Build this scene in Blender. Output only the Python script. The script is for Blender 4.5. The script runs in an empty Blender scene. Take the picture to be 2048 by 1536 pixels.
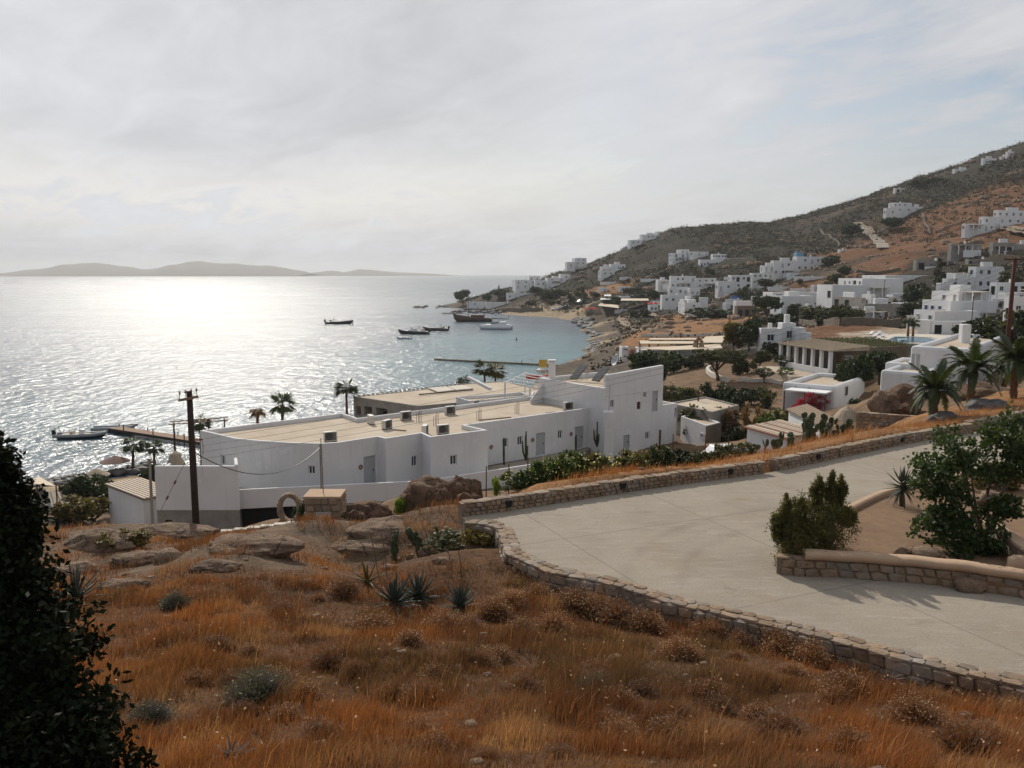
import bpy, bmesh, math, random
import numpy as np
from mathutils import Vector, Matrix

R = math.radians
sc = bpy.context.scene
col = sc.collection
rnd = random.Random(7)

# ------------------------------------------------------------------ camera, sky, sun, exposure
F, CAMZ, PITCH = 1671.0, 24.0, R(7.57)          # focal length in pixels of the 2048 px photograph
cam_data = bpy.data.cameras.new('camera')
cam = bpy.data.objects.new('camera', cam_data)
col.objects.link(cam)
cam_data.sensor_width = 36.0
cam_data.lens = 36.0 * F / 2048.0
cam_data.clip_start, cam_data.clip_end = 0.1, 40000.0
cam.location = (0, 0, CAMZ)
cam.rotation_euler = (R(90) - PITCH, 0, 0)
sc.camera = cam

SUN_AZ, SUN_EL = R(-20), R(34)
SUN = Vector((math.sin(SUN_AZ) * math.cos(SUN_EL), math.cos(SUN_AZ) * math.cos(SUN_EL), math.sin(SUN_EL)))
sun_data = bpy.data.lights.new('sun', 'SUN')
sun_data.energy, sun_data.angle, sun_data.color = 3.9, R(0.55), (1.0, 0.93, 0.82)
sun = bpy.data.objects.new('sun', sun_data)
sun.rotation_euler = (-SUN).to_track_quat('-Z', 'Y').to_euler()
sun.location = (-60, 140, 160)
col.objects.link(sun)

sc.view_settings.view_transform = 'Standard'
sc.view_settings.look = 'None'
sc.view_settings.exposure = -0.12
sc.view_settings.gamma = 1.0
sc.view_settings.use_curve_mapping = False
sc.render.engine = 'CYCLES'
cy = sc.cycles
cy.max_bounces, cy.diffuse_bounces, cy.glossy_bounces = 6, 2, 2
cy.transmission_bounces, cy.transparent_max_bounces, cy.volume_bounces = 2, 6, 0
cy.use_denoising = True
cy.sample_clamp_direct = 0.0
cy.sample_clamp_indirect = 4.0
cy.caustics_reflective = cy.caustics_refractive = False

# ------------------------------------------------------------------ node helpers
class N:
    """tiny node-tree writer"""
    def __init__(s, tree):
        s.t = tree
        tree.nodes.clear()
    def n(s, kind, **kw):
        nd = s.t.nodes.new(kind)
        for k, v in kw.items():
            setattr(nd, k, v)
        return nd
    def set(s, nd, k, v):
        inp = nd.inputs[k]
        if hasattr(v, 'links') or isinstance(v, bpy.types.NodeSocket):
            s.t.links.new(v, inp)
        else:
            if inp.type == 'RGBA' and len(v) == 3:
                v = (*v, 1)
            inp.default_value = v
    def noise(s, vec, scale, detail=4, rough=0.55, dist=0.0):
        nd = s.n('ShaderNodeTexNoise')
        if vec is not None:
            s.set(nd, 'Vector', vec)
        s.set(nd, 'Scale', scale); s.set(nd, 'Detail', detail); s.set(nd, 'Roughness', rough); s.set(nd, 'Distortion', dist)
        return nd.outputs['Fac']
    def ramp(s, fac, stops):
        nd = s.n('ShaderNodeValToRGB')
        s.set(nd, 'Fac', fac)
        e = nd.color_ramp.elements
        while len(e) < len(stops):
            e.new(0.5)
        for el, (p, c) in zip(e, stops):
            el.position = p
            el.color = (*c, 1) if len(c) == 3 else c
        return nd.outputs['Color']
    def mix(s, fac, a, b, mode='MIX'):
        nd = s.n('ShaderNodeMix', data_type='RGBA', blend_type=mode)
        for i, v in ((0, fac), (6, a), (7, b)):
            inp = nd.inputs[i]
            if isinstance(v, bpy.types.NodeSocket):
                s.t.links.new(v, inp)
            elif i == 0:
                inp.default_value = v
            else:
                inp.default_value = (*v, 1) if len(v) == 3 else v
        return nd.outputs[2]
    def math(s, op, a, b=0.0, c=None, clamp=False):
        nd = s.n('ShaderNodeMath', operation=op, use_clamp=clamp)
        for i, v in enumerate((a, b) if c is None else (a, b, c)):
            if isinstance(v, bpy.types.NodeSocket):
                s.t.links.new(v, nd.inputs[i])
            else:
                nd.inputs[i].default_value = v
        return nd.outputs[0]
    def vmul(s, vec, v):
        nd = s.n('ShaderNodeVectorMath', operation='MULTIPLY')
        s.t.links.new(vec, nd.inputs[0]); nd.inputs[1].default_value = v
        return nd.outputs[0]
    def bump(s, h, strength, dist):
        nd = s.n('ShaderNodeBump')
        s.set(nd, 'Height', h); s.set(nd, 'Strength', strength); s.set(nd, 'Distance', dist)
        return nd.outputs['Normal']

MATS = {}
def new_mat(name):
    m = bpy.data.materials.new(name)
    m.use_nodes = True
    MATS[name] = m
    return m, N(m.node_tree)

def surf(name, c1, c2=None, scale=1.5, rough=0.85, bump=0.0, bscale=None, spec=0.3, metallic=0.0, detail=5, c3=None, s3=0.3, objrand=0.0, world=True):
    """plain solid surface: two colours mixed by noise, a third for large patches, relief"""
    m, n = new_mat(name)
    out = n.n('ShaderNodeOutputMaterial')
    p = n.n('ShaderNodeBsdfPrincipled')
    n.t.links.new(p.outputs[0], out.inputs['Surface'])
    pos = n.n('ShaderNodeNewGeometry').outputs['Position'] if world else n.n('ShaderNodeTexCoord').outputs['Object']
    c = c1
    if c2 is not None:
        f = n.noise(pos, scale, detail, 0.6)
        c = n.mix(n.ramp(f, [(0.35, (0, 0, 0)), (0.65, (1, 1, 1))]), c1, c2)
    if c3 is not None:
        f = n.noise(pos, s3, 4, 0.6)
        c = n.mix(n.ramp(f, [(0.45, (0, 0, 0)), (0.68, (1, 1, 1))]), c, c3)
    if objrand:
        oi = n.n('ShaderNodeObjectInfo').outputs['Random']
        k = n.math('MULTIPLY_ADD', oi, 2 * objrand, 1 - objrand)
        hsv = n.n('ShaderNodeHueSaturation')
        n.set(hsv, 'Value', k)
        if isinstance(c, bpy.types.NodeSocket):
            n.t.links.new(c, hsv.inputs['Color'])
        else:
            n.set(hsv, 'Color', c)
        c = hsv.outputs[0]
    n.set(p, 'Base Color', c)
    n.set(p, 'Roughness', rough); n.set(p, 'Metallic', metallic); n.set(p, 'Specular IOR Level', spec)
    if bump:
        h = n.noise(pos, bscale or scale * 4, 6, 0.6)
        n.set(p, 'Normal', n.bump(h, 1.0, bump))
    return m

def leaf(name, c1, c2, trans=0.35, scale=1.2, objrand=0.25, tcol=None, attr=None, spec=0.35):
    """thin leaf: diffuse + translucent, colour varies through the plant"""
    m, n = new_mat(name)
    out = n.n('ShaderNodeOutputMaterial')
    pos = n.n('ShaderNodeNewGeometry').outputs['Position']
    f = n.noise(pos, scale, 3, 0.6)
    c = n.mix(n.ramp(f, [(0.3, (0, 0, 0)), (0.7, (1, 1, 1))]), c1, c2)
    if attr:
        a = n.n('ShaderNodeAttribute', attribute_name=attr)
        c = n.mix(1.0, c, a.outputs['Color'], 'MULTIPLY')
    oi = n.n('ShaderNodeObjectInfo').outputs['Random']
    hsv = n.n('ShaderNodeHueSaturation')
    n.set(hsv, 'Value', n.math('MULTIPLY_ADD', oi, 2 * objrand, 1 - objrand))
    n.t.links.new(c, hsv.inputs['Color'])
    d = n.n('ShaderNodeBsdfPrincipled'); n.t.links.new(hsv.outputs[0], d.inputs['Base Color'])
    n.set(d, 'Roughness', 0.6); n.set(d, 'Specular IOR Level', spec)
    t = n.n('ShaderNodeBsdfTranslucent')
    n.t.links.new(n.mix(1.0, hsv.outputs[0], tcol or (1.3, 1.25, 0.6), 'MULTIPLY'), t.inputs['Color'])
    mx = n.n('ShaderNodeMixShader'); mx.inputs[0].default_value = trans
    n.t.links.new(d.outputs[0], mx.inputs[1]); n.t.links.new(t.outputs[0], mx.inputs[2])
    n.t.links.new(mx.outputs[0], out.inputs['Surface'])
    return m

# ------------------------------------------------------------------ world: clear sky behind a thin veil of cloud
w = bpy.data.worlds.new('World'); sc.world = w; w.use_nodes = True
n = N(w.node_tree)
wo = n.n('ShaderNodeOutputWorld'); bg = n.n('ShaderNodeBackground')
n.t.links.new(bg.outputs[0], wo.inputs['Surface'])
bg.inputs['Strength'].default_value = 0.1
sky = n.n('ShaderNodeTexSky', sky_type='NISHITA', sun_disc=False)
sky.sun_elevation, sky.sun_rotation = SUN_EL, SUN_AZ
sky.altitude, sky.air_density, sky.dust_density, sky.ozone_density = 20, 1.0, 1.6, 1.0
tc = n.n('ShaderNodeTexCoord').outputs['Generated']
sep = n.n('ShaderNodeSeparateXYZ'); n.t.links.new(tc, sep.inputs[0])
zz = n.math('ADD', n.math('MAXIMUM', sep.outputs['Z'], 0.0), 0.16)
cmb = n.n('ShaderNodeCombineXYZ')
n.t.links.new(n.math('DIVIDE', sep.outputs['X'], zz), cmb.inputs[0])
n.t.links.new(n.math('DIVIDE', sep.outputs['Y'], zz), cmb.inputs[1])
rot = n.n('ShaderNodeMapping'); n.t.links.new(cmb.outputs[0], rot.inputs[0])
rot.inputs['Rotation'].default_value = (0, 0, R(28)); rot.inputs['Scale'].default_value = (1.0, 0.62, 1.0)
rot.inputs['Location'].default_value = (3.0, 8.3, 0)
cv = rot.outputs[0]
f1 = n.noise(cv, 0.8, 7, 0.55, 0.25)
f2 = n.noise(n.vmul(cv, (1.0, 2.0, 1.0)), 2.4, 9, 0.62, 0.5)
f3 = n.noise(cv, 0.33, 3, 0.5, 0.2)
cl = n.math('ADD', n.math('MULTIPLY', f1, 0.5), n.math('ADD', n.math('MULTIPLY', f2, 0.38), n.math('MULTIPLY', f3, 0.32)))
cover = n.ramp(cl, [(0.54, (0.2, 0.2, 0.2)), (0.60, (0.75, 0.75, 0.75)), (0.68, (1, 1, 1))])
low = n.n('ShaderNodeMapRange', interpolation_type='SMOOTHSTEP')
n.set(low, 'Value', sep.outputs['Z']); n.set(low, 'From Min', 0.24); n.set(low, 'From Max', 0.02)
cover = n.math('MAXIMUM', cover, low.outputs[0])
dt = n.n('ShaderNodeVectorMath', operation='DOT_PRODUCT'); n.t.links.new(tc, dt.inputs[0]); dt.inputs[1].default_value = SUN
au = n.math('POWER', n.math('MAXIMUM', dt.outputs['Value'], 0.0), 5.0)
cover = n.math('MAXIMUM', cover, n.math('MULTIPLY', au, 1.7), clamp=True)
lit = n.math('MULTIPLY_ADD', au, 2.0, 6.3)
lit2 = n.math('MULTIPLY', lit, n.math('MULTIPLY_ADD', cl, 1.05, 0.39))
cc = n.n('ShaderNodeCombineColor')
n.t.links.new(n.math('MULTIPLY', lit2, 0.985), cc.inputs[0]); n.t.links.new(n.math('MULTIPLY', lit2, 0.995), cc.inputs[1]); n.t.links.new(n.math('MULTIPLY', lit2, 1.03), cc.inputs[2])
n.t.links.new(n.mix(cover, sky.outputs[0], cc.outputs[0]), bg.inputs['Color'])

# ------------------------------------------------------------------ photograph pixel -> direction / point
CP, SP = math.cos(PITCH), math.sin(PITCH)
def dirp(u, v):
    xc, yc = (u - 1024) / F, -(v - 768) / F
    dy = CP + yc * SP
    return xc / dy, (yc * CP - SP) / dy
def P(u, v, Y):
    a, b = dirp(u, v)
    return Vector((a * Y, Y, CAMZ + b * Y))
def G(u, v, z):
    a, b = dirp(u, v)
    Y = (z - CAMZ) / b
    return Vector((a * Y, Y, z))
def on_wall(p0, p1, u, v):
    """ray through a pixel meets the upright plane through p0,p1 -> (distance along, z)"""
    a, b = dirp(u, v)
    d = Vector((p1[0] - p0[0], p1[1] - p0[1])); L = d.length; d /= L
    nx, ny = d.y, -d.x
    Y = (nx * p0[0] + ny * p0[1]) / (nx * a + ny)
    return (a * Y - p0[0]) * d.x + (Y - p0[1]) * d.y, CAMZ + b * Y

# ------------------------------------------------------------------ objects
def tag(o, label=None, cat=None, group=None, kind=None):
    if label: o['label'] = label
    if cat: o['category'] = cat
    if group: o['group'] = group
    if kind: o['kind'] = kind
    return o
def thing(name, label, cat, loc=(0, 0, 0), rz=0.0, group=None, scale=None):
    o = bpy.data.objects.new(name, None); col.objects.link(o)
    o.location = loc; o.rotation_euler = (0, 0, rz); o.empty_display_size = 0.2
    if scale is not None:
        o.scale = (scale,) * 3 if not hasattr(scale, '__len__') else scale
    return tag(o, label, cat, group)
def link(name, me, mat=None, parent=None, loc=None, rot=None, scale=None, world=False):
    o = bpy.data.objects.new(name, me); col.objects.link(o)
    if mat is not None and not me.materials:
        me.materials.append(MATS[mat] if isinstance(mat, str) else mat)
    if loc is not None: o.location = loc
    if rot is not None: o.rotation_euler = rot
    if scale is not None: o.scale = (scale,) * 3 if not hasattr(scale, '__len__') else scale
    if parent is not None:
        o.parent = parent
        if world:
            pm = parent_world(parent)
            o.matrix_parent_inverse = pm.inverted()
    return o
def parent_world(o):
    m = Matrix.LocRotScale(o.location, o.rotation_euler, o.scale)
    return parent_world(o.parent) @ o.matrix_parent_inverse @ m if o.parent else m
def copy_tree(o, parent=None):
    c = o.copy(); col.objects.link(c)
    if parent is not None: c.parent = parent
    for ch in list(o.children):
        copy_tree(ch, c)
    return c
def np_mesh(name, verts, faces, smooth=False, attr=None):
    """verts (N,3), faces (M,k) numpy arrays"""
    me = bpy.data.meshes.new(name)
    verts = np.asarray(verts, dtype=np.float32); faces = np.asarray(faces, dtype=np.int32)
    m, k = faces.shape
    me.vertices.add(len(verts)); me.vertices.foreach_set('co', verts.ravel())
    me.loops.add(m * k); me.loops.foreach_set('vertex_index', faces.ravel())
    me.polygons.add(m); me.polygons.foreach_set('loop_start', np.arange(0, m * k, k, dtype=np.int32))
    me.polygons.foreach_set('loop_total', np.full(m, k, dtype=np.int32))
    if smooth: me.polygons.foreach_set('use_smooth', np.ones(m, dtype=bool))
    if attr is not None:
        a = me.color_attributes.new(attr[0], 'FLOAT_COLOR', 'POINT')
        c = np.ones((len(verts), 4), dtype=np.float32); c[:, :3] = attr[1]
        a.data.foreach_set('color', c.ravel())
    me.update(calc_edges=True)
    return me

class MB:
    """collects simple solids into one mesh"""
    def __init__(s): s.v, s.f = [], []
    def add(s, vs, fs):
        b = len(s.v); s.v += [tuple(x) for x in vs]; s.f += [tuple(i + b for i in f) for f in fs]; return s
    def box(s, c, size, rz=0.0, rx=0.0, ry=0.0):
        m = Matrix.Translation(c) @ Matrix.Rotation(rz, 4, 'Z') @ Matrix.Rotation(ry, 4, 'Y') @ Matrix.Rotation(rx, 4, 'X')
        hx, hy, hz = (q / 2 for q in size)
        vs = [m @ Vector((x, y, z)) for z in (-hz, hz) for x, y in ((-hx, -hy), (hx, -hy), (hx, hy), (-hx, hy))]
        return s.add(vs, [(3, 2, 1, 0), (4, 5, 6, 7), (0, 1, 5, 4), (1, 2, 6, 5), (2, 3, 7, 6), (3, 0, 4, 7)])
    def prism(s, poly, z0, z1):
        k = len(poly)
        zz0 = z0 if hasattr(z0, '__len__') else [z0] * k
        zz1 = z1 if hasattr(z1, '__len__') else [z1] * k
        vs = [(p[0], p[1], zz0[i]) for i, p in enumerate(poly)] + [(p[0], p[1], zz1[i]) for i, p in enumerate(poly)]
        return s.add(vs, [tuple(range(k))[::-1], tuple(range(k, 2 * k))] + [(i, (i + 1) % k, k + (i + 1) % k, k + i) for i in range(k)])
    def tube(s, pts, rad, n=7, cap=True):
        pts = [Vector(p) for p in pts]
        rad = rad if hasattr(rad, '__len__') else [rad] * len(pts)
        vs, fs = [], []
        for i, p in enumerate(pts):
            t = (pts[min(i + 1, len(pts) - 1)] - pts[max(i - 1, 0)]).normalized()
            a = t.orthogonal().normalized() if i == 0 else (a - t * a.dot(t)).normalized()
            b = t.cross(a)
            vs += [p + (a * math.cos(q) + b * math.sin(q)) * rad[i] for q in (2 * math.pi * j / n for j in range(n))]
        for i in range(len(pts) - 1):
            for j in range(n):
                fs.append((i * n + j, i * n + (j + 1) % n, (i + 1) * n + (j + 1) % n, (i + 1) * n + j))
        if cap:
            fs += [tuple(range(n))[::-1], tuple(range((len(pts) - 1) * n, len(pts) * n))]
        return s.add(vs, fs)
    def lathe(s, prof, n=16, c=(0, 0, 0)):
        vs = [(c[0] + r * math.cos(2 * math.pi * j / n), c[1] + r * math.sin(2 * math.pi * j / n), c[2] + z) for r, z in prof for j in range(n)]
        fs = [(i * n + j, i * n + (j + 1) % n, (i + 1) * n + (j + 1) % n, (i + 1) * n + j) for i in range(len(prof) - 1) for j in range(n)]
        fs += [tuple(range(n))[::-1], tuple(range((len(prof) - 1) * n, len(prof) * n))]
        return s.add(vs, fs)
    def mesh(s, name, smooth=False):
        me = bpy.data.meshes.new(name); me.from_pydata(s.v, [], s.f)
        if smooth: me.polygons.foreach_set('use_smooth', [True] * len(me.polygons))
        me.update(); return me
    def build(s, name, mat, parent=None, world=False, smooth=False, bevel=0.0, seg=2, **kw):
        o = link(name, s.mesh(name, smooth), mat, parent, world=world, **kw)
        if bevel:
            b = o.modifiers.new('bevel', 'BEVEL'); b.width = bevel; b.segments = seg; b.limit_method = 'ANGLE'; b.angle_limit = R(40)
        return o

def vnoise(x, y, seed=0):
    """smooth value noise on arrays"""
    xi, yi = np.floor(x).astype(np.int64), np.floor(y).astype(np.int64)
    fx, fy = x - xi, y - yi
    fx, fy = fx * fx * (3 - 2 * fx), fy * fy * (3 - 2 * fy)
    def h(a, b):
        k = (a * 374761393 + b * 668265263 + seed * 982451653) & 0x7fffffff
        k = ((k ^ (k >> 13)) * 1274126177) & 0x7fffffff
        return ((k ^ (k >> 16)) & 0xffff) / 65535.0
    return (h(xi, yi) * (1 - fx) + h(xi + 1, yi) * fx) * (1 - fy) + (h(xi, yi + 1) * (1 - fx) + h(xi + 1, yi + 1) * fx) * fy
def fbm(x, y, seed=0, oct=4):
    t, a, s = 0.0, 0.5, 0.0
    for i in range(oct):
        t = t + a * vnoise(x * 2 ** i, y * 2 ** i, seed + i); s += a; a *= 0.5
    return t / s - 0.5

def inside(poly, x, y):
    x, y = np.asarray(x), np.asarray(y)
    r = np.zeros(x.shape, dtype=bool)
    k = len(poly)
    for i in range(k):
        (x0, y0), (x1, y1) = poly[i][:2], poly[(i + 1) % k][:2]
        c = ((y0 > y) != (y1 > y)) & (x < (x1 - x0) * (y - y0) / (y1 - y0 + 1e-12) + x0)
        r ^= c
    return r

# ------------------------------------------------------------------ materials
def wash(name, base, dirt):
    m, n = new_mat(name)
    out, p = n.n('ShaderNodeOutputMaterial'), n.n('ShaderNodeBsdfPrincipled')
    n.t.links.new(p.outputs[0], out.inputs[0])
    pos = n.n('ShaderNodeNewGeometry').outputs['Position']
    c = n.mix(n.ramp(n.noise(pos, 0.45, 6, 0.6), [(0.35, (0, 0, 0)), (0.68, (1, 1, 1))]), base, tuple(q * 0.88 for q in base))
    streak = n.noise(n.vmul(pos, (2.6, 2.6, 0.22)), 1.0, 7, 0.68)              # rain streaks down the render
    c = n.mix(n.ramp(streak, [(0.53, (0, 0, 0)), (0.76, (0.5, 0.5, 0.5))]), c, dirt)
    patch = n.noise(pos, 0.9, 5, 0.65)                                          # repainted patches
    c = n.mix(n.ramp(patch, [(0.60, (0, 0, 0)), (0.64, (0.5, 0.5, 0.5))]), c, tuple(min(.8, q * 1.08) for q in base))
    n.set(p, 'Base Color', c); n.set(p, 'Roughness', 0.9); n.set(p, 'Specular IOR Level', 0.25)
    n.set(p, 'Normal', n.bump(n.math('ADD', n.noise(pos, 1.2, 4, 0.6), n.math('MULTIPLY', n.noise(pos, 9, 5, 0.65), 0.25)), 0.6, 0.03))
wash('white_wash', (0.72, 0.72, 0.72), (0.50, 0.485, 0.46))
surf('white_trim', (0.78, 0.78, 0.77), (0.72, 0.72, 0.71), 0.8, 0.85)
surf('roof_screed', (0.47, 0.385, 0.29), (0.41, 0.335, 0.25), 0.9, 0.92, 0.01, 8, c3=(0.52, 0.44, 0.34), s3=0.25)
surf('pale_roof', (0.60, 0.55, 0.47), (0.52, 0.47, 0.39), 0.6, 0.9)
surf('concrete', (0.315, 0.272, 0.215), (0.25, 0.215, 0.17), 0.9, 0.93, 0.012, 9, c3=(0.36, 0.315, 0.25), s3=0.35, detail=8)
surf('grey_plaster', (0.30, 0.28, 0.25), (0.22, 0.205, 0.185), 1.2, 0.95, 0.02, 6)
surf('stone', (0.30, 0.205, 0.13), (0.20, 0.145, 0.10), 5, 0.92, 0.03, 12, objrand=0.22, c3=(0.27, 0.235, 0.20), s3=1.5)
surf('stone_mortar', (0.29, 0.22, 0.155), (0.20, 0.15, 0.11), 3, 0.95, 0.03, 10)
surf('far_stone', (0.17, 0.135, 0.10), (0.11, 0.09, 0.07), 1.2, 0.95, 0.05, 4)
def rock_surf(name, c1, c2, c3, sc_=1.5):
    m, n = new_mat(name)
    out, p = n.n('ShaderNodeOutputMaterial'), n.n('ShaderNodeBsdfPrincipled')
    n.t.links.new(p.outputs[0], out.inputs[0])
    pos = n.n('ShaderNodeNewGeometry').outputs['Position']
    f = n.noise(pos, sc_, 10, 0.68)
    c = n.mix(n.ramp(f, [(0.35, (0, 0, 0)), (0.65, (1, 1, 1))]), c1, c2)
    c = n.mix(n.ramp(n.noise(pos, 0.7, 5, 0.6), [(0.45, (0, 0, 0)), (0.65, (1, 1, 1))]), c, c3)
    c = n.mix(1.0, c, n.ramp(n.noise(pos, 22, 4, 0.75), [(0.3, (0.6, 0.6, 0.6)), (0.7, (1.35, 1.35, 1.35))]), 'MULTIPLY')
    wv = n.n('ShaderNodeVectorMath', operation='MULTIPLY_ADD')
    nt = n.n('ShaderNodeTexNoise'); n.set(nt, 'Vector', pos); n.set(nt, 'Scale', 1.8); n.set(nt, 'Detail', 4)
    n.t.links.new(nt.outputs['Color'], wv.inputs[0]); wv.inputs[1].default_value = (0.9, 0.9, 0.9); n.t.links.new(pos, wv.inputs[2])
    vo = n.n('ShaderNodeTexVoronoi', feature='DISTANCE_TO_EDGE'); n.t.links.new(wv.outputs[0], vo.inputs['Vector']); n.set(vo, 'Scale', 0.85)
    cr = n.ramp(vo.outputs['Distance'], [(0.0, (0.45, 0.45, 0.45)), (0.022, (1, 1, 1))])
    c = n.mix(cr, (0.035, 0.026, 0.02), c)
    n.set(p, 'Base Color', c); n.set(p, 'Roughness', 0.95); n.set(p, 'Specular IOR Level', 0.2)
    h = n.math('ADD', n.math('MULTIPLY', f, 0.9), n.math('ADD', n.math('MULTIPLY', cr, 0.5), n.math('MULTIPLY', n.noise(pos, 9, 6, 0.7), 0.25)))
    n.set(p, 'Normal', n.bump(h, 1.0, 0.22))
rock_surf('boulder', (0.245, 0.165, 0.112), (0.125, 0.086, 0.06), (0.30, 0.215, 0.15))
rock_surf('red_rock', (0.18, 0.10, 0.062), (0.09, 0.054, 0.036), (0.21, 0.14, 0.093))
surf('shore_rock', (0.15, 0.14, 0.13), (0.08, 0.075, 0.07), 0.8, 0.7, 0.1, 3)
surf('planter_cap', (0.46, 0.32, 0.215), (0.40, 0.275, 0.18), 1.5, 0.9, 0.01, 10)
surf('soil', (0.23, 0.145, 0.085), (0.18, 0.11, 0.065), 2.0, 0.97, 0.03, 12)
surf('old_wood', (0.055, 0.036, 0.026), (0.032, 0.022, 0.017), 6, 0.85, 0.01, 20)
surf('red_wood_pole', (0.10, 0.038, 0.022), (0.06, 0.025, 0.016), 6, 0.85)
surf('deck_wood', (0.26, 0.155, 0.09), (0.18, 0.105, 0.06), 3, 0.8)
surf('weathered_wood', (0.30, 0.22, 0.15), (0.2, 0.145, 0.1), 3, 0.85)
surf('bark', (0.13, 0.095, 0.065), (0.07, 0.05, 0.035), 5, 0.95, 0.05, 9)
surf('palm_bark', (0.20, 0.105, 0.055), (0.11, 0.058, 0.033), 7, 0.95, 0.05, 14)
surf('dead_stalk', (0.12, 0.075, 0.045), None, rough=0.9)
surf('dark_metal', (0.05, 0.05, 0.052), None, rough=0.5, metallic=0.4)
surf('rust', (0.16, 0.07, 0.035), (0.10, 0.045, 0.025), 8, 0.9)
surf('grey_metal', (0.42, 0.43, 0.44), None, rough=0.45, metallic=0.5)
surf('ac_case', (0.62, 0.60, 0.55), (0.54, 0.52, 0.47), 3, 0.6)
surf('black_gap', (0.014, 0.014, 0.015), None, rough=0.8)
surf('door_grey', (0.40, 0.41, 0.42), (0.36, 0.37, 0.38), 3, 0.7)
surf('door_brown', (0.12, 0.06, 0.04), None, rough=0.7)
surf('blue_paint', (0.06, 0.11, 0.26), None, rough=0.6)
surf('red_paint', (0.45, 0.045, 0.03), None, rough=0.5)
surf('yellow_cloth', (0.58, 0.36, 0.07), None, rough=0.9)
surf('terracotta', (0.28, 0.12, 0.075), (0.2, 0.09, 0.06), 4, 0.9)
surf('canvas', (0.62, 0.52, 0.39), (0.55, 0.46, 0.34), 1, 0.95)
surf('dark_canvas', (0.20, 0.13, 0.11), None, rough=0.95)
surf('reed', (0.42, 0.345, 0.255), (0.32, 0.255, 0.185), 2, 0.95)
surf('striped_tile', (0.56, 0.47, 0.37), (0.5, 0.41, 0.32), 2, 0.85)
surf('tile_gap', (0.17, 0.12, 0.09), None, rough=0.9)
surf('hull_dark', (0.02, 0.022, 0.028), None, rough=0.35, spec=0.5)
surf('hull_white', (0.66, 0.67, 0.68), None, rough=0.35, spec=0.5)
surf('hull_grey', (0.30, 0.31, 0.32), (0.25, 0.26, 0.27), 2, 0.6)
surf('hull_wood', (0.055, 0.03, 0.02), None, rough=0.5)
surf('rubber_black', (0.02, 0.02, 0.02), None, rough=0.6)
surf('car_white', (0.72, 0.72, 0.72), None, rough=0.25, spec=0.6)
surf('plastic_white', (0.7, 0.7, 0.69), None, rough=0.5)
surf('skin', (0.42, 0.25, 0.17), None, rough=0.7)
surf('cloth_dark', (0.03, 0.03, 0.035), None, rough=0.95)
surf('pale_bloom', (0.72, 0.66, 0.5), None, rough=0.9)
surf('insulator', (0.20, 0.07, 0.045), None, rough=0.4)
surf('red_canvas', (0.5, 0.05, 0.04), None, rough=0.9)
m, n = new_mat('glass')
o_, p_ = n.n('ShaderNodeOutputMaterial'), n.n('ShaderNodeBsdfPrincipled')
n.t.links.new(p_.outputs[0], o_.inputs[0]); n.set(p_, 'Base Color', (0.035, 0.045, 0.055)); n.set(p_, 'Roughness', 0.08); n.set(p_, 'Specular IOR Level', 0.6)
m, n = new_mat('panel_glass')
o_, p_ = n.n('ShaderNodeOutputMaterial'), n.n('ShaderNodeBsdfPrincipled')
n.t.links.new(p_.outputs[0], o_.inputs[0]); n.set(p_, 'Base Color', (0.02, 0.022, 0.03)); n.set(p_, 'Roughness', 0.15)
m, n = new_mat('pool_water')
o_, p_ = n.n('ShaderNodeOutputMaterial'), n.n('ShaderNodeBsdfPrincipled')
n.t.links.new(p_.outputs[0], o_.inputs[0]); n.set(p_, 'Base Color', (0.06, 0.20, 0.30)); n.set(p_, 'Roughness', 0.12)
n.set(p_, 'Normal', n.bump(n.noise(n.n('ShaderNodeNewGeometry').outputs['Position'], 1.5, 3), 0.4, 0.05))

leaf('leaf_green', (0.045, 0.085, 0.018), (0.10, 0.135, 0.03), 0.35, 1.4)
leaf('leaf_dark', (0.022, 0.038, 0.012), (0.045, 0.06, 0.02), 0.22, 0.8)
leaf('leaf_olive', (0.06, 0.065, 0.03), (0.10, 0.10, 0.045), 0.25, 0.8)
leaf('leaf_shrub', (0.055, 0.06, 0.018), (0.12, 0.105, 0.03), 0.35, 2.2)
leaf('leaf_fig', (0.032, 0.066, 0.018), (0.075, 0.115, 0.03), 0.36, 2.5)
leaf('leaf_bright', (0.12, 0.19, 0.02), (0.18, 0.24, 0.03), 0.45, 2)
leaf('leaf_yellow', (0.12, 0.10, 0.025), (0.16, 0.12, 0.03), 0.3, 0.6)
leaf('leaf_palm', (0.035, 0.055, 0.018), (0.06, 0.08, 0.026), 0.25, 1.0)
leaf('leaf_dead', (0.16, 0.09, 0.04), (0.22, 0.13, 0.06), 0.3, 1.0)
leaf('agave_leaf', (0.035, 0.055, 0.045), (0.07, 0.09, 0.07), 0.1, 3, tcol=(1, 1, 0.7))
leaf('aloe_leaf', (0.04, 0.058, 0.04), (0.07, 0.085, 0.05), 0.12, 3, tcol=(1, 1, 0.7))
leaf('cactus_pad', (0.035, 0.05, 0.022), (0.06, 0.075, 0.03), 0.05, 4, tcol=(1, 1, 0.7))
leaf('bougainvillea', (0.28, 0.012, 0.035), (0.38, 0.02, 0.05), 0.35, 2, tcol=(1.2, 0.5, 0.7))
leaf('twig', (0.23, 0.115, 0.052), (0.16, 0.082, 0.042), 0.35, 3, tcol=(1.2, 1, 0.7))
leaf('seed_head', (0.42, 0.27, 0.15), (0.52, 0.36, 0.22), 0.35, 6, tcol=(1.1, 1, 0.8))
leaf('grey_twig', (0.17, 0.15, 0.135), (0.12, 0.10, 0.09), 0.2, 3, tcol=(1, 1, 0.9))
leaf('dry_grass', (0.50, 0.33, 0.185), (0.36, 0.235, 0.14), 0.38, 0.6, tcol=(1.08, 0.92, 0.66), attr='tint', objrand=0.0)
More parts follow.
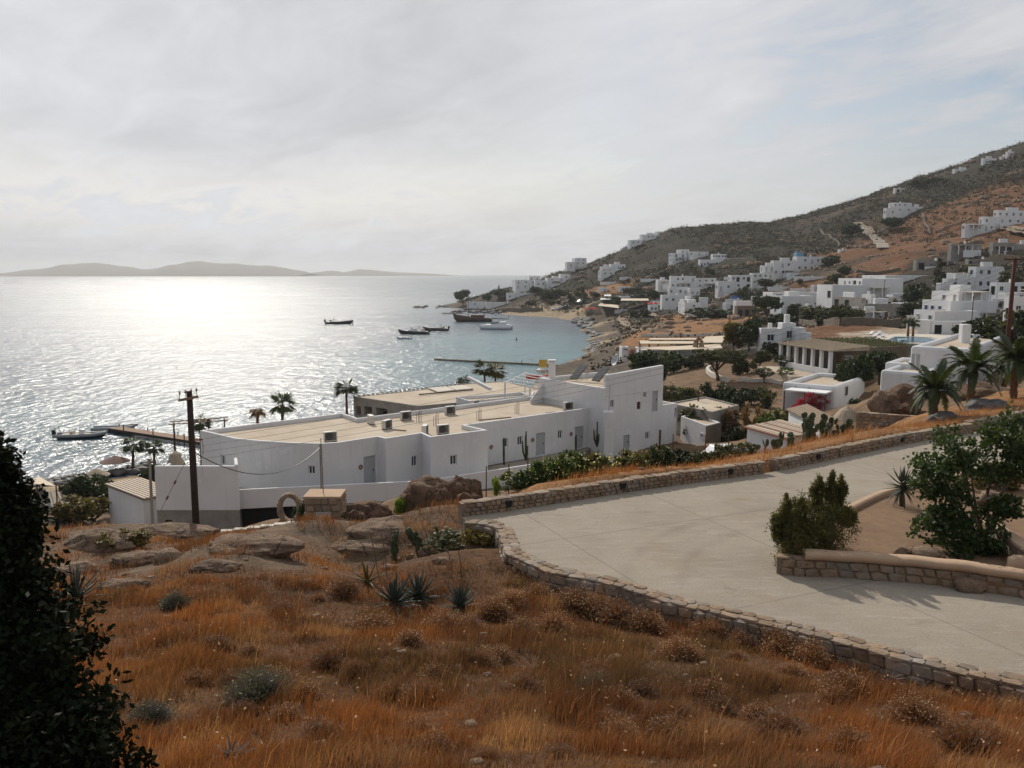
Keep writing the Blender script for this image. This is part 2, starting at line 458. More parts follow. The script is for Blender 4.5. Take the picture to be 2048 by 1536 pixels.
leaf('scrub', (0.020, 0.023, 0.012), (0.042, 0.038, 0.02), 0.15, 0.05, attr='tint', objrand=0.0)

# ------------------------------------------------------------------ ground: control points -> smooth height field
ROADZ = 16.0
WALL_OUT = [(928, 1042), (965, 1044), (992, 1052), (1000, 1072), (1007, 1100), (1050, 1121), (1090, 1138), (1140, 1149), (1200, 1160), (1250, 1172), (1312, 1194), (1375, 1210), (1437, 1223),
            (1536, 1246), (1636, 1269), (1736, 1295), (1836, 1322), (1936, 1344), (2048, 1368), (2200, 1400), (2400, 1440)]
near_line = [G(u, v, ROADZ + 0.10) for u, v in WALL_OUT]
FAR_BASE = [(925, 1034), (1000, 1024), (1125, 1005), (1250, 985), (1375, 967), (1526, 947), (1554, 942), (1680, 915), (1811, 888), (1942, 866), (2010, 848), (2150, 815), (2400, 770)]
far_line = [G(u, v, ROADZ) for u, v in FAR_BASE]
road_poly = [(p.x, p.y) for p in near_line] + [(p.x, p.y) for p in far_line[::-1]]

TP = []     # x, y, z, colour key
def tp(key, *pts):
    for u, v, Y in pts:
        p = P(u, v, Y); TP.append((p.x, p.y, p.z, key))
def tw(key, *pts):
    for x, y, z in pts:
        TP.append((x, y, z, key))
tw('d', (0, 0, 22.2), (-12, 0, 22.2), (12, 0, 22.2), (-30, 0, 21.5), (30, 0, 23), (0, -18, 26), (-30, -18, 26), (30, -18, 27), (70, -10, 30), (70, 15, 22), (-60, -10, 20), (-60, 20, 12))
tp('d', (100, 1536, 8.5), (700, 1536, 8), (1300, 1536, 8.2), (1900, 1536, 8.6), (200, 1420, 11.5), (800, 1420, 11), (1400, 1420, 11.6), (1950, 1440, 12),
   (100, 1320, 15), (500, 1300, 15), (900, 1300, 15), (1250, 1300, 16), (1600, 1340, 15.4), (150, 1210, 20), (500, 1200, 20), (850, 1210, 20), (1120, 1215, 20.3),
   (1250, 1230, 19.6), (1400, 1262, 18.6), (1560, 1300, 17.4), (1750, 1350, 15.8), (1950, 1400, 14.6), (2200, 1440, 13.8), (900, 1130, 24.5), (960, 1080, 27))
tp('k', (100, 1105, 27), (300, 1110, 26), (520, 1110, 26), (720, 1100, 27), (850, 1065, 29.5), (800, 1035, 33), (640, 1062, 32), (480, 1075, 33), (300, 1062, 34), (120, 1065, 34), (900, 1035, 32), (-200, 1080, 33))
tp('s', (400, 1085, 40), (600, 1060, 41), (720, 1045, 42), (800, 1020, 44))
tp('g', (1020, 990, 31), (1150, 965, 33), (1300, 943, 34.6), (1450, 922, 36.5), (1600, 893, 38.5), (1720, 868, 41), (1830, 850, 44), (1890, 838, 46), (1960, 815, 49), (2040, 798, 51), (2200, 770, 54),
   (1150, 985, 36), (1300, 960, 38.5), (1450, 935, 41), (1600, 905, 43), (1720, 880, 47), (1800, 850, 52))
tw('s', (-14, 52, 6.2), (-24, 56, 5.4), (0, 56, 8.6), (6, 60, 8.6), (14, 66, 8.7), (-32, 60, 5), (-36, 66, 4.4), (-10, 66, 7), (2, 80, 6.5), (-20, 76, 3.2), (-30, 80, 2.2), (22, 68, 8.9), (25, 78, 9))
tp('h', (200, 1010, 70), (120, 990, 80), (100, 1040, 62))
tw('b', (-52, 82, 1.6), (-44, 90, 1.0), (-36, 96, 0.9), (-28, 104, 0.9), (-16, 112, 0.8), (-4, 124, 0.8), (6, 150, 0.9), (-20, 96, 1.8), (0, 105, 2.5), (-70, 70, 1.5), (-80, 50, 2.5))
tp('c', (1090, 752, 192), (1120, 730, 214), (1180, 712, 236), (1150, 735, 200), (1200, 740, 175), (1260, 725, 160))
tw('s', (13, 47, 12.2), (17, 49, 12.3), (21, 52, 12.5), (15, 55, 10.6), (20, 59, 10.8), (25, 60, 11.4), (27, 66, 11.2), (21, 70, 10.2), (9, 46, 12.0), (6, 48, 11.2), (30, 62, 12.6))
# sea bed
tw('b', (-90, 90, -3), (-60, 104, -2), (-44, 112, -2), (-30, 124, -2), (-14, 134, -2), (-2, 152, -2), (-4, 175, -2), (2, 200, -2.5), (10, 225, -2), (14, 250, -2), (20, 280, -2), (22, 320, -2), (26, 380, -2), (24, 430, -2), (0, 460, -2.5), (-40, 500, -2.5), (-80, 560, -3),
   (-160, 120, -8), (-100, 200, -8), (-40, 300, -7), (-140, 400, -9), (-300, 300, -9), (-120, 620, -6), (-120, 760, -8), (-40, 800, -8), (-300, 700, -9), (-20, 1100, -10), (200, 1100, -10))
tw('c', (8, 205, 0.9), (19, 228, 1.2), (27, 256, 1.4), (32, 290, 1.5), (36, 330, 1.5), (40, 385, 1.5), (38, 428, 1.3))
tp('c', (1235, 690, 250), (1260, 660, 300), (1215, 640, 400))
tw('b', (28, 452, 0.9), (6, 478, 0.8))
tp('c', (1010, 622, 530), (960, 617, 560), (900, 613, 595))
tw('c', (-44, 640, 1.0), (-30, 680, 2.0), (20, 720, 4))
# middle distance: gardens and terraces
tp('s', (1340, 780, 104), (1360, 750, 118), (1440, 765, 108), (1530, 780, 102), (1480, 735, 122), (1600, 735, 116), (1640, 760, 104), (1560, 800, 97), (1420, 830, 86), (1480, 850, 80), (1540, 905, 62), (1600, 880, 66), (1440, 897, 70),
   (1660, 850, 78), (1700, 815, 92), (1760, 798, 78), (1800, 824, 62), (1850, 790, 76), (1990, 790, 66), (1740, 748, 104), (2040, 740, 90), (1900, 740, 110))
tp('h', (1330, 715, 160), (1440, 712, 165), (1560, 700, 140), (1650, 690, 128), (1760, 700, 122), (1990, 690, 118))
tp('p', (1800, 684, 136), (1870, 676, 146), (1760, 672, 150), (1930, 668, 150))
tp('r', (1620, 668, 150), (1700, 663, 158), (1660, 655, 170))
tp('g', (1300, 672, 215), (1400, 668, 225), (1480, 660, 235), (1320, 652, 262), (1420, 646, 280), (1500, 638, 300), (1380, 636, 318), (1460, 632, 322), (1270, 668, 238))
tp('h', (1300, 628, 350), (1240, 622, 390), (1350, 618, 372), (1450, 618, 345), (1180, 612, 440), (1120, 610, 480), (1250, 605, 430), (1350, 600, 400), (1450, 595, 375))
tp('h', (1560, 640, 245), (1640, 640, 215), (1720, 645, 195), (1620, 618, 265), (1700, 610, 262), (1560, 610, 310), (1780, 640, 186), (1850, 645, 176), (1960, 640, 172), (2048, 640, 168), (2200, 620, 165))
tp('h', (1700, 585, 280), (1800, 590, 255), (1880, 600, 235), (1980, 600, 222), (2060, 590, 220), (2250, 560, 215))
tp('g', (1180, 585, 500))
tp('h', (1100, 588, 540), (1030, 596, 560), (990, 602, 570), (1060, 575, 590), (1120, 565, 570), (1190, 570, 540), (1250, 560, 520), (1320, 570, 470), (1400, 575, 435), (1480, 570, 410), (1560, 570, 370), (1640, 575, 325),
   (1200, 545, 560), (1280, 530, 545), (1360, 530, 490), (1450, 540, 455), (1530, 545, 425), (1600, 545, 395))
tp('h', (1010, 578, 610), (1060, 566, 620), (1100, 551, 630), (1150, 538, 620), (1200, 523, 610), (1260, 493, 600), (1340, 463, 610), (1400, 456, 640), (1500, 452, 640), (1600, 444, 620), (1640, 436, 610), (1700, 415, 590), (1800, 379, 565), (1900, 347, 545), (1980, 322, 530), (2048, 299, 520), (2200, 250, 510), (2400, 200, 500))
tp('h', (1300, 500, 560), (1400, 500, 540), (1500, 500, 520), (1600, 500, 480), (1700, 470, 490), (1800, 420, 500), (1900, 400, 480))
tp('r', (1700, 535, 330), (1760, 540, 318), (1660, 560, 320), (1800, 500, 380), (1900, 480, 380), (2000, 440, 395), (2040, 380, 430), (1880, 440, 430), (1960, 400, 445), (1720, 500, 410), (2048, 480, 330), (2200, 420, 350))
tp('h', (1820, 530, 310), (1900, 520, 300), (1980, 510, 296), (2048, 520, 280), (2200, 500, 270))
tw('h', (20, 800, 10), (120, 780, 40), (240, 760, 62), (330, 740, 90), (420, 700, 120), (60, 950, 0), (250, 950, 20), (450, 950, 60), (500, 600, 130), (500, 400, 80), (400, 250, 40), (250, 100, 20))

A = np.array([t[:3] for t in TP]); KEY = np.array([t[3] for t in TP])
CC = 6.0
def kern(dx, dy): return -np.sqrt(dx * dx + dy * dy + CC)
kk = len(A)
M_ = np.zeros((kk + 3, kk + 3))
M_[:kk, :kk] = kern(A[:, None, 0] - A[None, :, 0], A[:, None, 1] - A[None, :, 1]) - np.eye(kk) * 0.35
M_[:kk, kk:] = np.c_[np.ones(kk), A[:, :2]]; M_[kk:, :kk] = M_[:kk, kk:].T
WT = np.linalg.solve(M_, np.r_[A[:, 2], 0, 0, 0])
nl = np.array([(p.x, p.y) for p in near_line]); fl_arr = np.array([(p.x, p.y) for p in far_line])
def dist_line(line, x, y):
    d = np.full(x.shape, 1e9)
    for (x0, y0), (x1, y1) in zip(line[:-1], line[1:]):
        t = np.clip(((x - x0) * (x1 - x0) + (y - y0) * (y1 - y0)) / ((x1 - x0) ** 2 + (y1 - y0) ** 2), 0, 1)
        d = np.minimum(d, np.hypot(x - x0 - t * (x1 - x0), y - y0 - t * (y1 - y0)))
    return d
FLAT = []       # (polygon, z): terraces cut level
def height(x, y, detail=True):
    x = np.atleast_1d(np.asarray(x, dtype=float)); y = np.atleast_1d(np.asarray(y, dtype=float))
    z = np.empty(x.shape)
    for i in range(0, x.size, 20000):
        xs, ys = x[i:i + 20000], y[i:i + 20000]
        z[i:i + 20000] = kern(xs[:, None] - A[None, :, 0], ys[:, None] - A[None, :, 1]) @ WT[:kk] + WT[kk] + WT[kk + 1] * xs + WT[kk + 2] * ys
    if detail:
        far = np.clip((y - 60) / 300, 0, 1)
        z = z + fbm(x * 0.5, y * 0.5, 3, 4) * (0.35 + 0.9 * far) + fbm(x * 0.06, y * 0.06, 9, 4) * 6.5 * far * np.clip(z / 15, 0, 1)
    d = dist_line(nl, x, y)
    near = (y < 40) & (d < 2.2) & ~inside(road_poly, x, y)
    z = np.where(near, np.minimum(z, ROADZ - 0.42 + np.clip(d - 0.9, 0, 2) * 0.5), z)
    z = np.where(inside(road_poly, x, y) | ((d < 0.35) & (y < 40)), np.minimum(z, ROADZ - 0.12), z)
    df = dist_line(fl_arr, x, y)
    z = np.where((df < 0.42) & (y > 24), np.minimum(z, ROADZ - 0.1), z)
    z = np.where((df >= 0.42) & (df < 1.3) & (y > 24) & ~inside(road_poly, x, y), np.minimum(z, ROADZ + 0.42), z)
    z = np.where((df >= 1.3) & (df < 6) & (x < 13) & (y > 26) & (y < 46) & ~inside(road_poly, x, y), np.minimum(z, ROADZ + 0.36 - (df - 1.3) * 0.28), z)
    for poly, zf in FLAT:
        z = np.where(inside(poly, x, y), zf, z)
    return z
def hz(x, y): return float(height([x], [y])[0])

def ground_colours(x, y):
    cmap = {'d': (0.095, 0.05, 0.025), 'k': (0.13, 0.092, 0.062), 's': (0.175, 0.115, 0.070), 'g': (0.26, 0.135, 0.058), 'h': (0.030, 0.027, 0.018), 'c': (0.095, 0.075, 0.055), 'r': (0.15, 0.072, 0.034), 'b': (0.32, 0.25, 0.165), 'p': (0.40, 0.33, 0.25)}
    sc_ = 0.35 + np.clip(y, 0, 600) / 55
    wx = x + fbm(x / sc_ * 0.35, y / sc_ * 0.35, 21, 4) * sc_ * 3.5
    wy = y + fbm(x / sc_ * 0.35, y / sc_ * 0.35, 35, 4) * sc_ * 3.5
    out = np.empty((x.size, 3)); pal = np.array([cmap[k] for k in KEY])
    for i in range(0, x.size, 20000):
        d2 = (wx[i:i + 20000, None] - A[None, :, 0]) ** 2 + (wy[i:i + 20000, None] - A[None, :, 1]) ** 2
        wgt = 1.0 / (d2 + 0.05) ** 4
        wgt /= wgt.sum(1, keepdims=True)
        out[i:i + 20000] = wgt @ pal
    hill = np.clip((y - 240) / 100, 0, 1)[:, None]
    patch = (np.clip(fbm(x * 0.03, y * 0.03, 51, 5) * 5 + 0.25, 0, 1) * np.clip((x / (y + 1) - .30) / .12, .12, 1))[:, None]
    rusty = np.array([0.13, 0.068, 0.034])
    return out * (1 - hill * patch * 0.4) + rusty * hill * patch * 0.4

def build_ground():
    sx = np.linspace(-3.15, 4.3, 540); sy = np.linspace(-1.5, 4.95, 520)
    gx = 14 * np.sinh(sx); gy = 10 + 14 * np.sinh(sy)
    X, Y = np.meshgrid(gx, gy)
    x, y = X.ravel(), Y.ravel()
    z = height(x, y)
    nx, ny = len(gx), len(gy)
    idx = np.arange(nx * ny).reshape(ny, nx)
    q = np.stack([idx[:-1, :-1], idx[:-1, 1:], idx[1:, 1:], idx[1:, :-1]], -1).reshape(-1, 4)
    keep = (z[q].max(1) > -4.5)
    me = np_mesh('ground', np.c_[x, y, z], q[keep], True, ('col', ground_colours(x, y)))
    m, n = new_mat('ground')
    out, p = n.n('ShaderNodeOutputMaterial'), n.n('ShaderNodeBsdfPrincipled')
    n.t.links.new(p.outputs[0], out.inputs[0])
    pos = n.n('ShaderNodeNewGeometry').outputs['Position']
    a = n.n('ShaderNodeAttribute', attribute_name='col').outputs['Color']
    f = n.noise(pos, 0.7, 8, 0.65)
    c = n.mix(1.0, a, n.ramp(f, [(0.3, (0.55, 0.55, 0.55)), (0.7, (1.4, 1.35, 1.3))]), 'MULTIPLY')
    f2 = n.noise(pos, 9, 5, 0.65)
    c = n.mix(1.0, c, n.ramp(f2, [(0.3, (0.65, 0.65, 0.65)), (0.7, (1.3, 1.3, 1.3))]), 'MULTIPLY')
    n.set(p, 'Base Color', c); n.set(p, 'Roughness', 0.97); n.set(p, 'Specular IOR Level', 0.15)
    n.set(p, 'Normal', n.bump(n.math('ADD', f, n.math('MULTIPLY', f2, 0.12)), 0.9, 0.25))
    tag(link('ground', me, 'ground'), kind='structure')

# ------------------------------------------------------------------ sea
def build_sea():
    S = 9000.0
    me = np_mesh('sea', [(-S, -400, 0), (S, -400, 0), (S, S, 0), (-S, S, 0)], [(0, 1, 2, 3)])
    m, n = new_mat('sea')
    out, p = n.n('ShaderNodeOutputMaterial'), n.n('ShaderNodeBsdfPrincipled')
    n.t.links.new(p.outputs[0], out.inputs[0])
    pos = n.n('ShaderNodeNewGeometry').outputs['Position']
    sep = n.n('ShaderNodeSeparateXYZ'); n.t.links.new(pos, sep.inputs[0])
    # shallow sandy water near the shore of the bay, dark weed patches, deep blue outside
    def blob(cx, cy, rx, ry):
        ax = n.math('DIVIDE', n.math('SUBTRACT', sep.outputs[0], cx), rx)
        ay = n.math('DIVIDE', n.math('SUBTRACT', sep.outputs[1], cy), ry)
        r2 = n.math('ADD', n.math('MULTIPLY', ax, ax), n.math('MULTIPLY', ay, ay))
        return n.math('SUBTRACT', 1.0, r2, clamp=True)
    wob = n.noise(pos, 0.012, 4, 0.6)
    sh = n.math('ADD', blob(0, 250, 55, 120), n.math('MULTIPLY', blob(-66, 135, 45, 40), 0.45), clamp=True)
    sh = n.math('MULTIPLY', sh, n.math('MULTIPLY_ADD', wob, 2.2, -0.25), clamp=True)
    c = n.mix(sh, (0.018, 0.05, 0.085), (0.065, 0.17, 0.195))
    bands = n.noise(n.vmul(pos, (0.25, 1.0, 1.0)), 0.02, 5, 0.6)
    n.set(p, 'Base Color', c)
    n.set(p, 'IOR', 1.33)
    # wavelets too small to resolve (rough sheen) and chop that glints facet by facet; gust bands change their share
    st = n.vmul(pos, (0.8, 1.0, 1.0))
    h1 = n.noise(st, 2.7, 2, 0.5, 0.3)
    h2 = n.noise(st, 0.9, 3, 0.55, 0.5)
    h3 = n.noise(st, 0.12, 3, 0.5)
    h4 = n.noise(n.vmul(pos, (1.0, 0.55, 1.0)), 0.42, 2, 0.5, 0.4)
    hh = n.math('ADD', n.math('ADD', n.math('MULTIPLY', h1, 0.12), n.math('MULTIPLY', h4, 0.62)), n.math('ADD', n.math('MULTIPLY', h2, 0.27), n.math('MULTIPLY', h3, 0.6)))
    calm = n.math('ADD', blob(40, 270, 120, 230), blob(60, 480, 150, 160), clamp=True)
    amp = n.math('MULTIPLY_ADD', calm, -0.5, 1.0)
    n.set(p, 'Normal', n.bump(n.math('MULTIPLY', hh, amp), 1.0, 1.35))
    n.set(p, 'Roughness', 0.2)
    p2 = n.n('ShaderNodeBsdfPrincipled')
    n.set(p2, 'Base Color', c); n.set(p2, 'IOR', 1.33); n.set(p2, 'Roughness', 0.5)
    n.set(p2, 'Normal', n.bump(n.math('ADD', n.math('MULTIPLY', h2, 0.3), h3), 1.0, 0.8))
    mx = n.n('ShaderNodeMixShader')
    n.t.links.new(n.ramp(bands, [(0.36, (0.09, 0.09, 0.09)), (0.62, (0.38, 0.38, 0.38))]), mx.inputs[0])
    n.t.links.new(p.outputs[0], mx.inputs[1]); n.t.links.new(p2.outputs[0], mx.inputs[2])
    n.t.links.new(mx.outputs[0], out.inputs[0])
    tag(link('sea', me, 'sea'), kind='structure')

def build_islands():
    surf('island_rock', (0.14, 0.12, 0.095), (0.09, 0.08, 0.06), 0.01, 0.95)
    prof = [(-500, 551), (-260, 545), (-120, 547), (-40, 549), (0, 547), (60, 541), (110, 534), (165, 526), (215, 528), (250, 534), (290, 539), (330, 535), (380, 523), (430, 526), (500, 530), (560, 534), (600, 542), (622, 547)]
    prof2 = [(585, 551), (622, 546), (660, 541), (690, 545), (718, 538), (760, 542), (800, 545), (860, 547), (915, 551)]
    for pr, Y0, nm, dp in ((prof, 6600, 'low bare island with two rounded hills on the sea horizon', 1500), (prof2, 7400, 'faint low islet trailing off beside the two-hilled island', 1000)):
        us = np.linspace(pr[0][0], pr[-1][0], 150)
        vs = np.interp(us, [a for a, b in pr], [b for a, b in pr])
        nyy = 24
        V = []
        for u, v in zip(us, vs):
            top = max(P(u, v, Y0).z, 0)
            x = P(u, v, Y0).x
            for j in range(nyy):
                t = j / (nyy - 1) * 2 - 1
                hh = top * max(0, 1 - abs(t) ** 1.5) * (1 - 0.12 * math.sin(u * 0.09 + 5 * t) * (abs(t) > 0.05))
                V.append((x * (1 + t * 0.04), Y0 + t * dp / 2, hh - 3 * (abs(t) > 0.98)))
        nn = len(us)
        Fq = [(i * nyy + j, (i + 1) * nyy + j, (i + 1) * nyy + j + 1, i * nyy + j + 1) for i in range(nn - 1) for j in range(nyy - 1)]
        tag(link('island', np_mesh('island', V, Fq, True), 'island_rock'), nm, kind='structure')

def build_haze():
    mb = MB().box((0, 4300, 59), (18200, 9440, 122))
    m, n = new_mat('haze')
    out, v = n.n('ShaderNodeOutputMaterial'), n.n('ShaderNodeVolumePrincipled')
    n.t.links.new(v.outputs[0], out.inputs['Volume'])
    n.set(v, 'Color', (0.93, 0.95, 0.97)); n.set(v, 'Density', 1.0e-4); n.set(v, 'Anisotropy', 0.25)
    tag(mb.build('haze', 'haze'), kind='stuff')

def build_road():
    mb = MB()
    inner = []
    for i, p in enumerate(near_line):
        t_ = (near_line[min(i + 1, len(near_line) - 1)] - near_line[max(i - 1, 0)]).normalized()
        inner.append((p.x - t_.y * .3, p.y + t_.x * .3))
    poly = inner + [(p.x, p.y) for p in far_line[::-1]]
    me = bpy.data.meshes.new('road')
    bm = bmesh.new()
    top = [bm.verts.new((x, y, ROADZ)) for x, y in poly]; low_ = [bm.verts.new((x, y, ROADZ - .75)) for x, y in poly]
    bm.faces.new(top)
    for i in range(len(top)):
        j = (i + 1) % len(top); bm.faces.new((top[i], top[j], low_[j], low_[i]))
    bmesh.ops.triangulate(bm, faces=bm.faces[:])
    bmesh.ops.recalc_face_normals(bm, faces=bm.faces[:])
    bm.to_mesh(me); bm.free()
    m, n = new_mat('road_concrete')
    out, p = n.n('ShaderNodeOutputMaterial'), n.n('ShaderNodeBsdfPrincipled')
    n.t.links.new(p.outputs[0], out.inputs[0])
    pos = n.n('ShaderNodeNewGeometry').outputs['Position']
    c = n.mix(n.ramp(n.noise(pos, 0.35, 6, 0.65), [(0.35, (0, 0, 0)), (0.68, (1, 1, 1))]), (0.285, 0.244, 0.192), (0.345, 0.300, 0.240))
    drag = n.noise(n.vmul(pos, (1.0, 5.0, 1.0)), 1.0, 8, 0.7)          # broom drags and old pours
    c = n.mix(n.ramp(drag, [(0.52, (0, 0, 0)), (0.75, (1, 1, 1))]), c, (0.39, 0.35, 0.29))
    c = n.mix(n.ramp(n.noise(n.vmul(pos, (0.6, 2.4, 1)), 1.3, 7, 0.7), [(0.55, (0, 0, 0)), (0.8, (0.7, 0.7, 0.7))]), c, (0.18, 0.15, 0.115))
    c = n.mix(1.0, c, n.ramp(n.noise(pos, 18, 4, 0.7), [(0.3, (0.82, 0.82, 0.82)), (0.7, (1.12, 1.12, 1.12))]), 'MULTIPLY')
    # pour joints, hairline cracks, tyre-darkened bends, drifted soil
    rotm = n.n('ShaderNodeMapping'); n.t.links.new(pos, rotm.inputs[0]); rotm.inputs['Rotation'].default_value = (0, 0, R(-24))
    sj = n.n('ShaderNodeSeparateXYZ'); n.t.links.new(rotm.outputs[0], sj.inputs[0])
    def joint(o, sp, off): return n.math('LESS_THAN', n.math('ABSOLUTE', n.math('SUBTRACT', n.math('FRACT', n.math('ADD', n.math('DIVIDE', o, sp), off)), 0.5)), 0.028 / sp)
    jm = n.math('MAXIMUM', joint(sj.outputs[0], 5.2, 0.3), joint(sj.outputs[1], 6.4, 0.1))
    wob = n.n('ShaderNodeVectorMath', operation='MULTIPLY_ADD'); nz = n.n('ShaderNodeTexNoise'); n.set(nz, 'Vector', pos); n.set(nz, 'Scale', 0.9); n.set(nz, 'Detail', 5)
    n.t.links.new(nz.outputs['Color'], wob.inputs[0]); wob.inputs[1].default_value = (2.2, 2.2, 2.2); n.t.links.new(pos, wob.inputs[2])
    vo = n.n('ShaderNodeTexVoronoi', feature='DISTANCE_TO_EDGE'); n.t.links.new(wob.outputs[0], vo.inputs['Vector']); n.set(vo, 'Scale', 0.22)
    crk = n.math('MULTIPLY', n.math('LESS_THAN', vo.outputs['Distance'], 0.0045), n.ramp(n.noise(pos, 0.4, 3), [(0.45, (0, 0, 0)), (0.55, (1, 1, 1))]))
    c = n.mix(n.math('MULTIPLY', n.math('MAXIMUM', jm, n.math('MULTIPLY', crk, 0.6)), 0.36), c, (0.12, 0.10, 0.08))
    cx = n.n('ShaderNodeVectorMath', operation='DISTANCE'); n.t.links.new(pos, cx.inputs[0]); cx.inputs[1].default_value = (11.5, 19.5, 16.0)
    def ring(r, w_): return n.math('SUBTRACT', 1.0, n.math('DIVIDE', n.math('ABSOLUTE', n.math('SUBTRACT', cx.outputs['Value'], r)), w_), clamp=True)
    tyre = n.math('MULTIPLY', n.math('MAXIMUM', ring(7.2, 0.35), ring(8.7, 0.35)), n.ramp(n.noise(pos, 0.8, 6, 0.7), [(0.38, (0, 0, 0)), (0.68, (0.5, 0.5, 0.5))]))
    c = n.mix(tyre, c, (0.17, 0.145, 0.115))
    soil_ = n.noise(pos, 0.55, 7, 0.7)
    c = n.mix(n.ramp(soil_, [(0.56, (0, 0, 0)), (0.74, (0.65, 0.65, 0.65))]), c, (0.27, 0.19, 0.12))
    c = n.mix(n.ramp(n.noise(pos, 2.2, 2, 0.5), [(0.74, (0, 0, 0)), (0.78, (0.5, 0.5, 0.5))]), c, (0.13, 0.11, 0.09))
    n.set(p, 'Base Color', c); n.set(p, 'Roughness', 0.93); n.set(p, 'Specular IOR Level', 0.2)
    n.set(p, 'Normal', n.bump(n.math('ADD', drag, n.noise(pos, 25, 4, 0.7)), 0.6, 0.02))
    tag(link('road', me, 'road_concrete'), kind='structure')

# ------------------------------------------------------------------ where a pixel's ray meets the ground
YS = np.concatenate([np.arange(3, 60, 0.4), np.geomspace(60, 760, 220)])
def gp(u, v, ymin=3.0, ymax=760.0):
    a, b = dirp(u, v)
    ys = YS[(YS >= ymin) & (YS <= ymax)]
    zr = CAMZ + b * ys
    zg = height(a * ys, ys)
    zg = np.where(inside(road_poly, a * ys, ys), ROADZ, zg)
    hit = np.nonzero(zr <= zg)[0]
    if len(hit) == 0:
        return P(u, v, ymax)
    i = hit[0]
    if i == 0:
        Y = ys[0]
    else:
        d0, d1 = zr[i - 1] - zg[i - 1], zr[i] - zg[i]
        Y = ys[i - 1] + (ys[i] - ys[i - 1]) * d0 / (d0 - d1 + 1e-9)
    return Vector((a * Y, Y, CAMZ + b * Y))

# ------------------------------------------------------------------ generators: rock, leaf cloud, plants
def rock_mesh(seed, sub=3, box=0.0, rough=0.35):
    bm = bmesh.new(); bmesh.ops.create_icosphere(bm, subdivisions=sub, radius=1.0)
    from mathutils import noise as mn
    o = Vector((seed * 3.1, seed * 1.7, seed * 0.9))
    for v in bm.verts:
        c = v.co.copy()
        if box:
            c = Vector([math.copysign(abs(q) ** (1 - box), q) for q in c])
        k = 1 + rough * mn.noise(v.co * 1.1 + o) + rough * 0.55 * mn.noise(v.co * 2.7 + o) + ((rough * 0.28 * mn.noise(v.co * 6 + o) - rough * .2 * max(0, .12 - abs(mn.noise(v.co * 2.1 - o))) + rough * .1 * mn.noise(v.co * 15 + o)) if sub > 2 else 0)
        v.co = c * k
    me = bpy.data.meshes.new('rock'); bm.to_mesh(me); bm.free()
    if sub > 2: me.polygons.foreach_set('use_smooth', [True] * len(me.polygons))
    return me

def leaf_quads(cen, length, width, rng, up=0.0, outward=None, tri=False):
    """rhombic leaves at the given centres"""
    k = len(cen)
    t = rng.normal(size=(k, 3)); t[:, 2] += up
    if outward is not None: t = t * 0.7 + outward
    t /= np.linalg.norm(t, axis=1, keepdims=True) + 1e-9
    b = np.cross(t, rng.normal(size=(k, 3))); b /= np.linalg.norm(b, axis=1, keepdims=True) + 1e-9
    L = (length * rng.uniform(0.6, 1.25, k))[:, None]; W = (width * rng.uniform(0.6, 1.25, k))[:, None]
    V = np.stack([cen - t * L / 2, cen + b * W / 2, cen + t * L / 2, cen - b * W / 2], 1).reshape(-1, 3)
    return V, np.arange(4 * k).reshape(k, 4)

def cloud(lobes, nper, length, width, seed, clumps=14, shell=0.55, spread=0.22, up=0.0):
    """foliage: leaves gathered in clumps spread through ellipsoid lobes (cx,cy,cz,rx,ry,rz)"""
    rng = np.random.default_rng(seed)
    cs = []
    for (cx, cy, cz, rx, ry, rz_) in lobes:
        d = rng.normal(size=(clumps, 3)); d /= np.linalg.norm(d, axis=1, keepdims=True)
        r = rng.uniform(shell, 1.0, clumps)[:, None]
        cc_ = d * r
        pick = rng.integers(0, clumps, nper)
        p = cc_[pick] + rng.normal(size=(nper, 3)) * spread * rng.uniform(0.4, 1.0, (nper, 1))
        p = p[np.linalg.norm(p, axis=1) < 1.25]
        cs.append(p * [rx, ry, rz_] + [cx, cy, cz])
    cen = np.concatenate(cs)
    return leaf_quads(cen, length, width, rng, up)

def cloud_mesh(name, *a, **k):
    V, Q = cloud(*a, **k)
    return np_mesh(name, V, Q)

def branch_mesh(h, r, tips, seed, name='trunk', lean=(0, 0)):
    """tapered trunk with limbs reaching into the crown"""
    rg = random.Random(seed); mb = MB()
    top = Vector((lean[0], lean[1], h))
    pts = [Vector((0, 0, -0.3)), Vector((lean[0] * 0.25 + rg.uniform(-1, 1) * r, lean[1] * 0.25 + rg.uniform(-1, 1) * r, h * 0.45)), top]
    mb.tube(pts, [r * 1.25, r * 0.9, r * 0.75], 7)
    for t in tips:
        t = Vector(t); mid = top.lerp(t, 0.5) + Vector((rg.uniform(-.2, .2), rg.uniform(-.2, .2), rg.uniform(-.05, .25))) * (t - top).length
        mb.tube([top + Vector((0, 0, -r)), mid, t], [r * 0.6, r * 0.4, r * 0.14], 5)
    return mb.mesh(name, True)

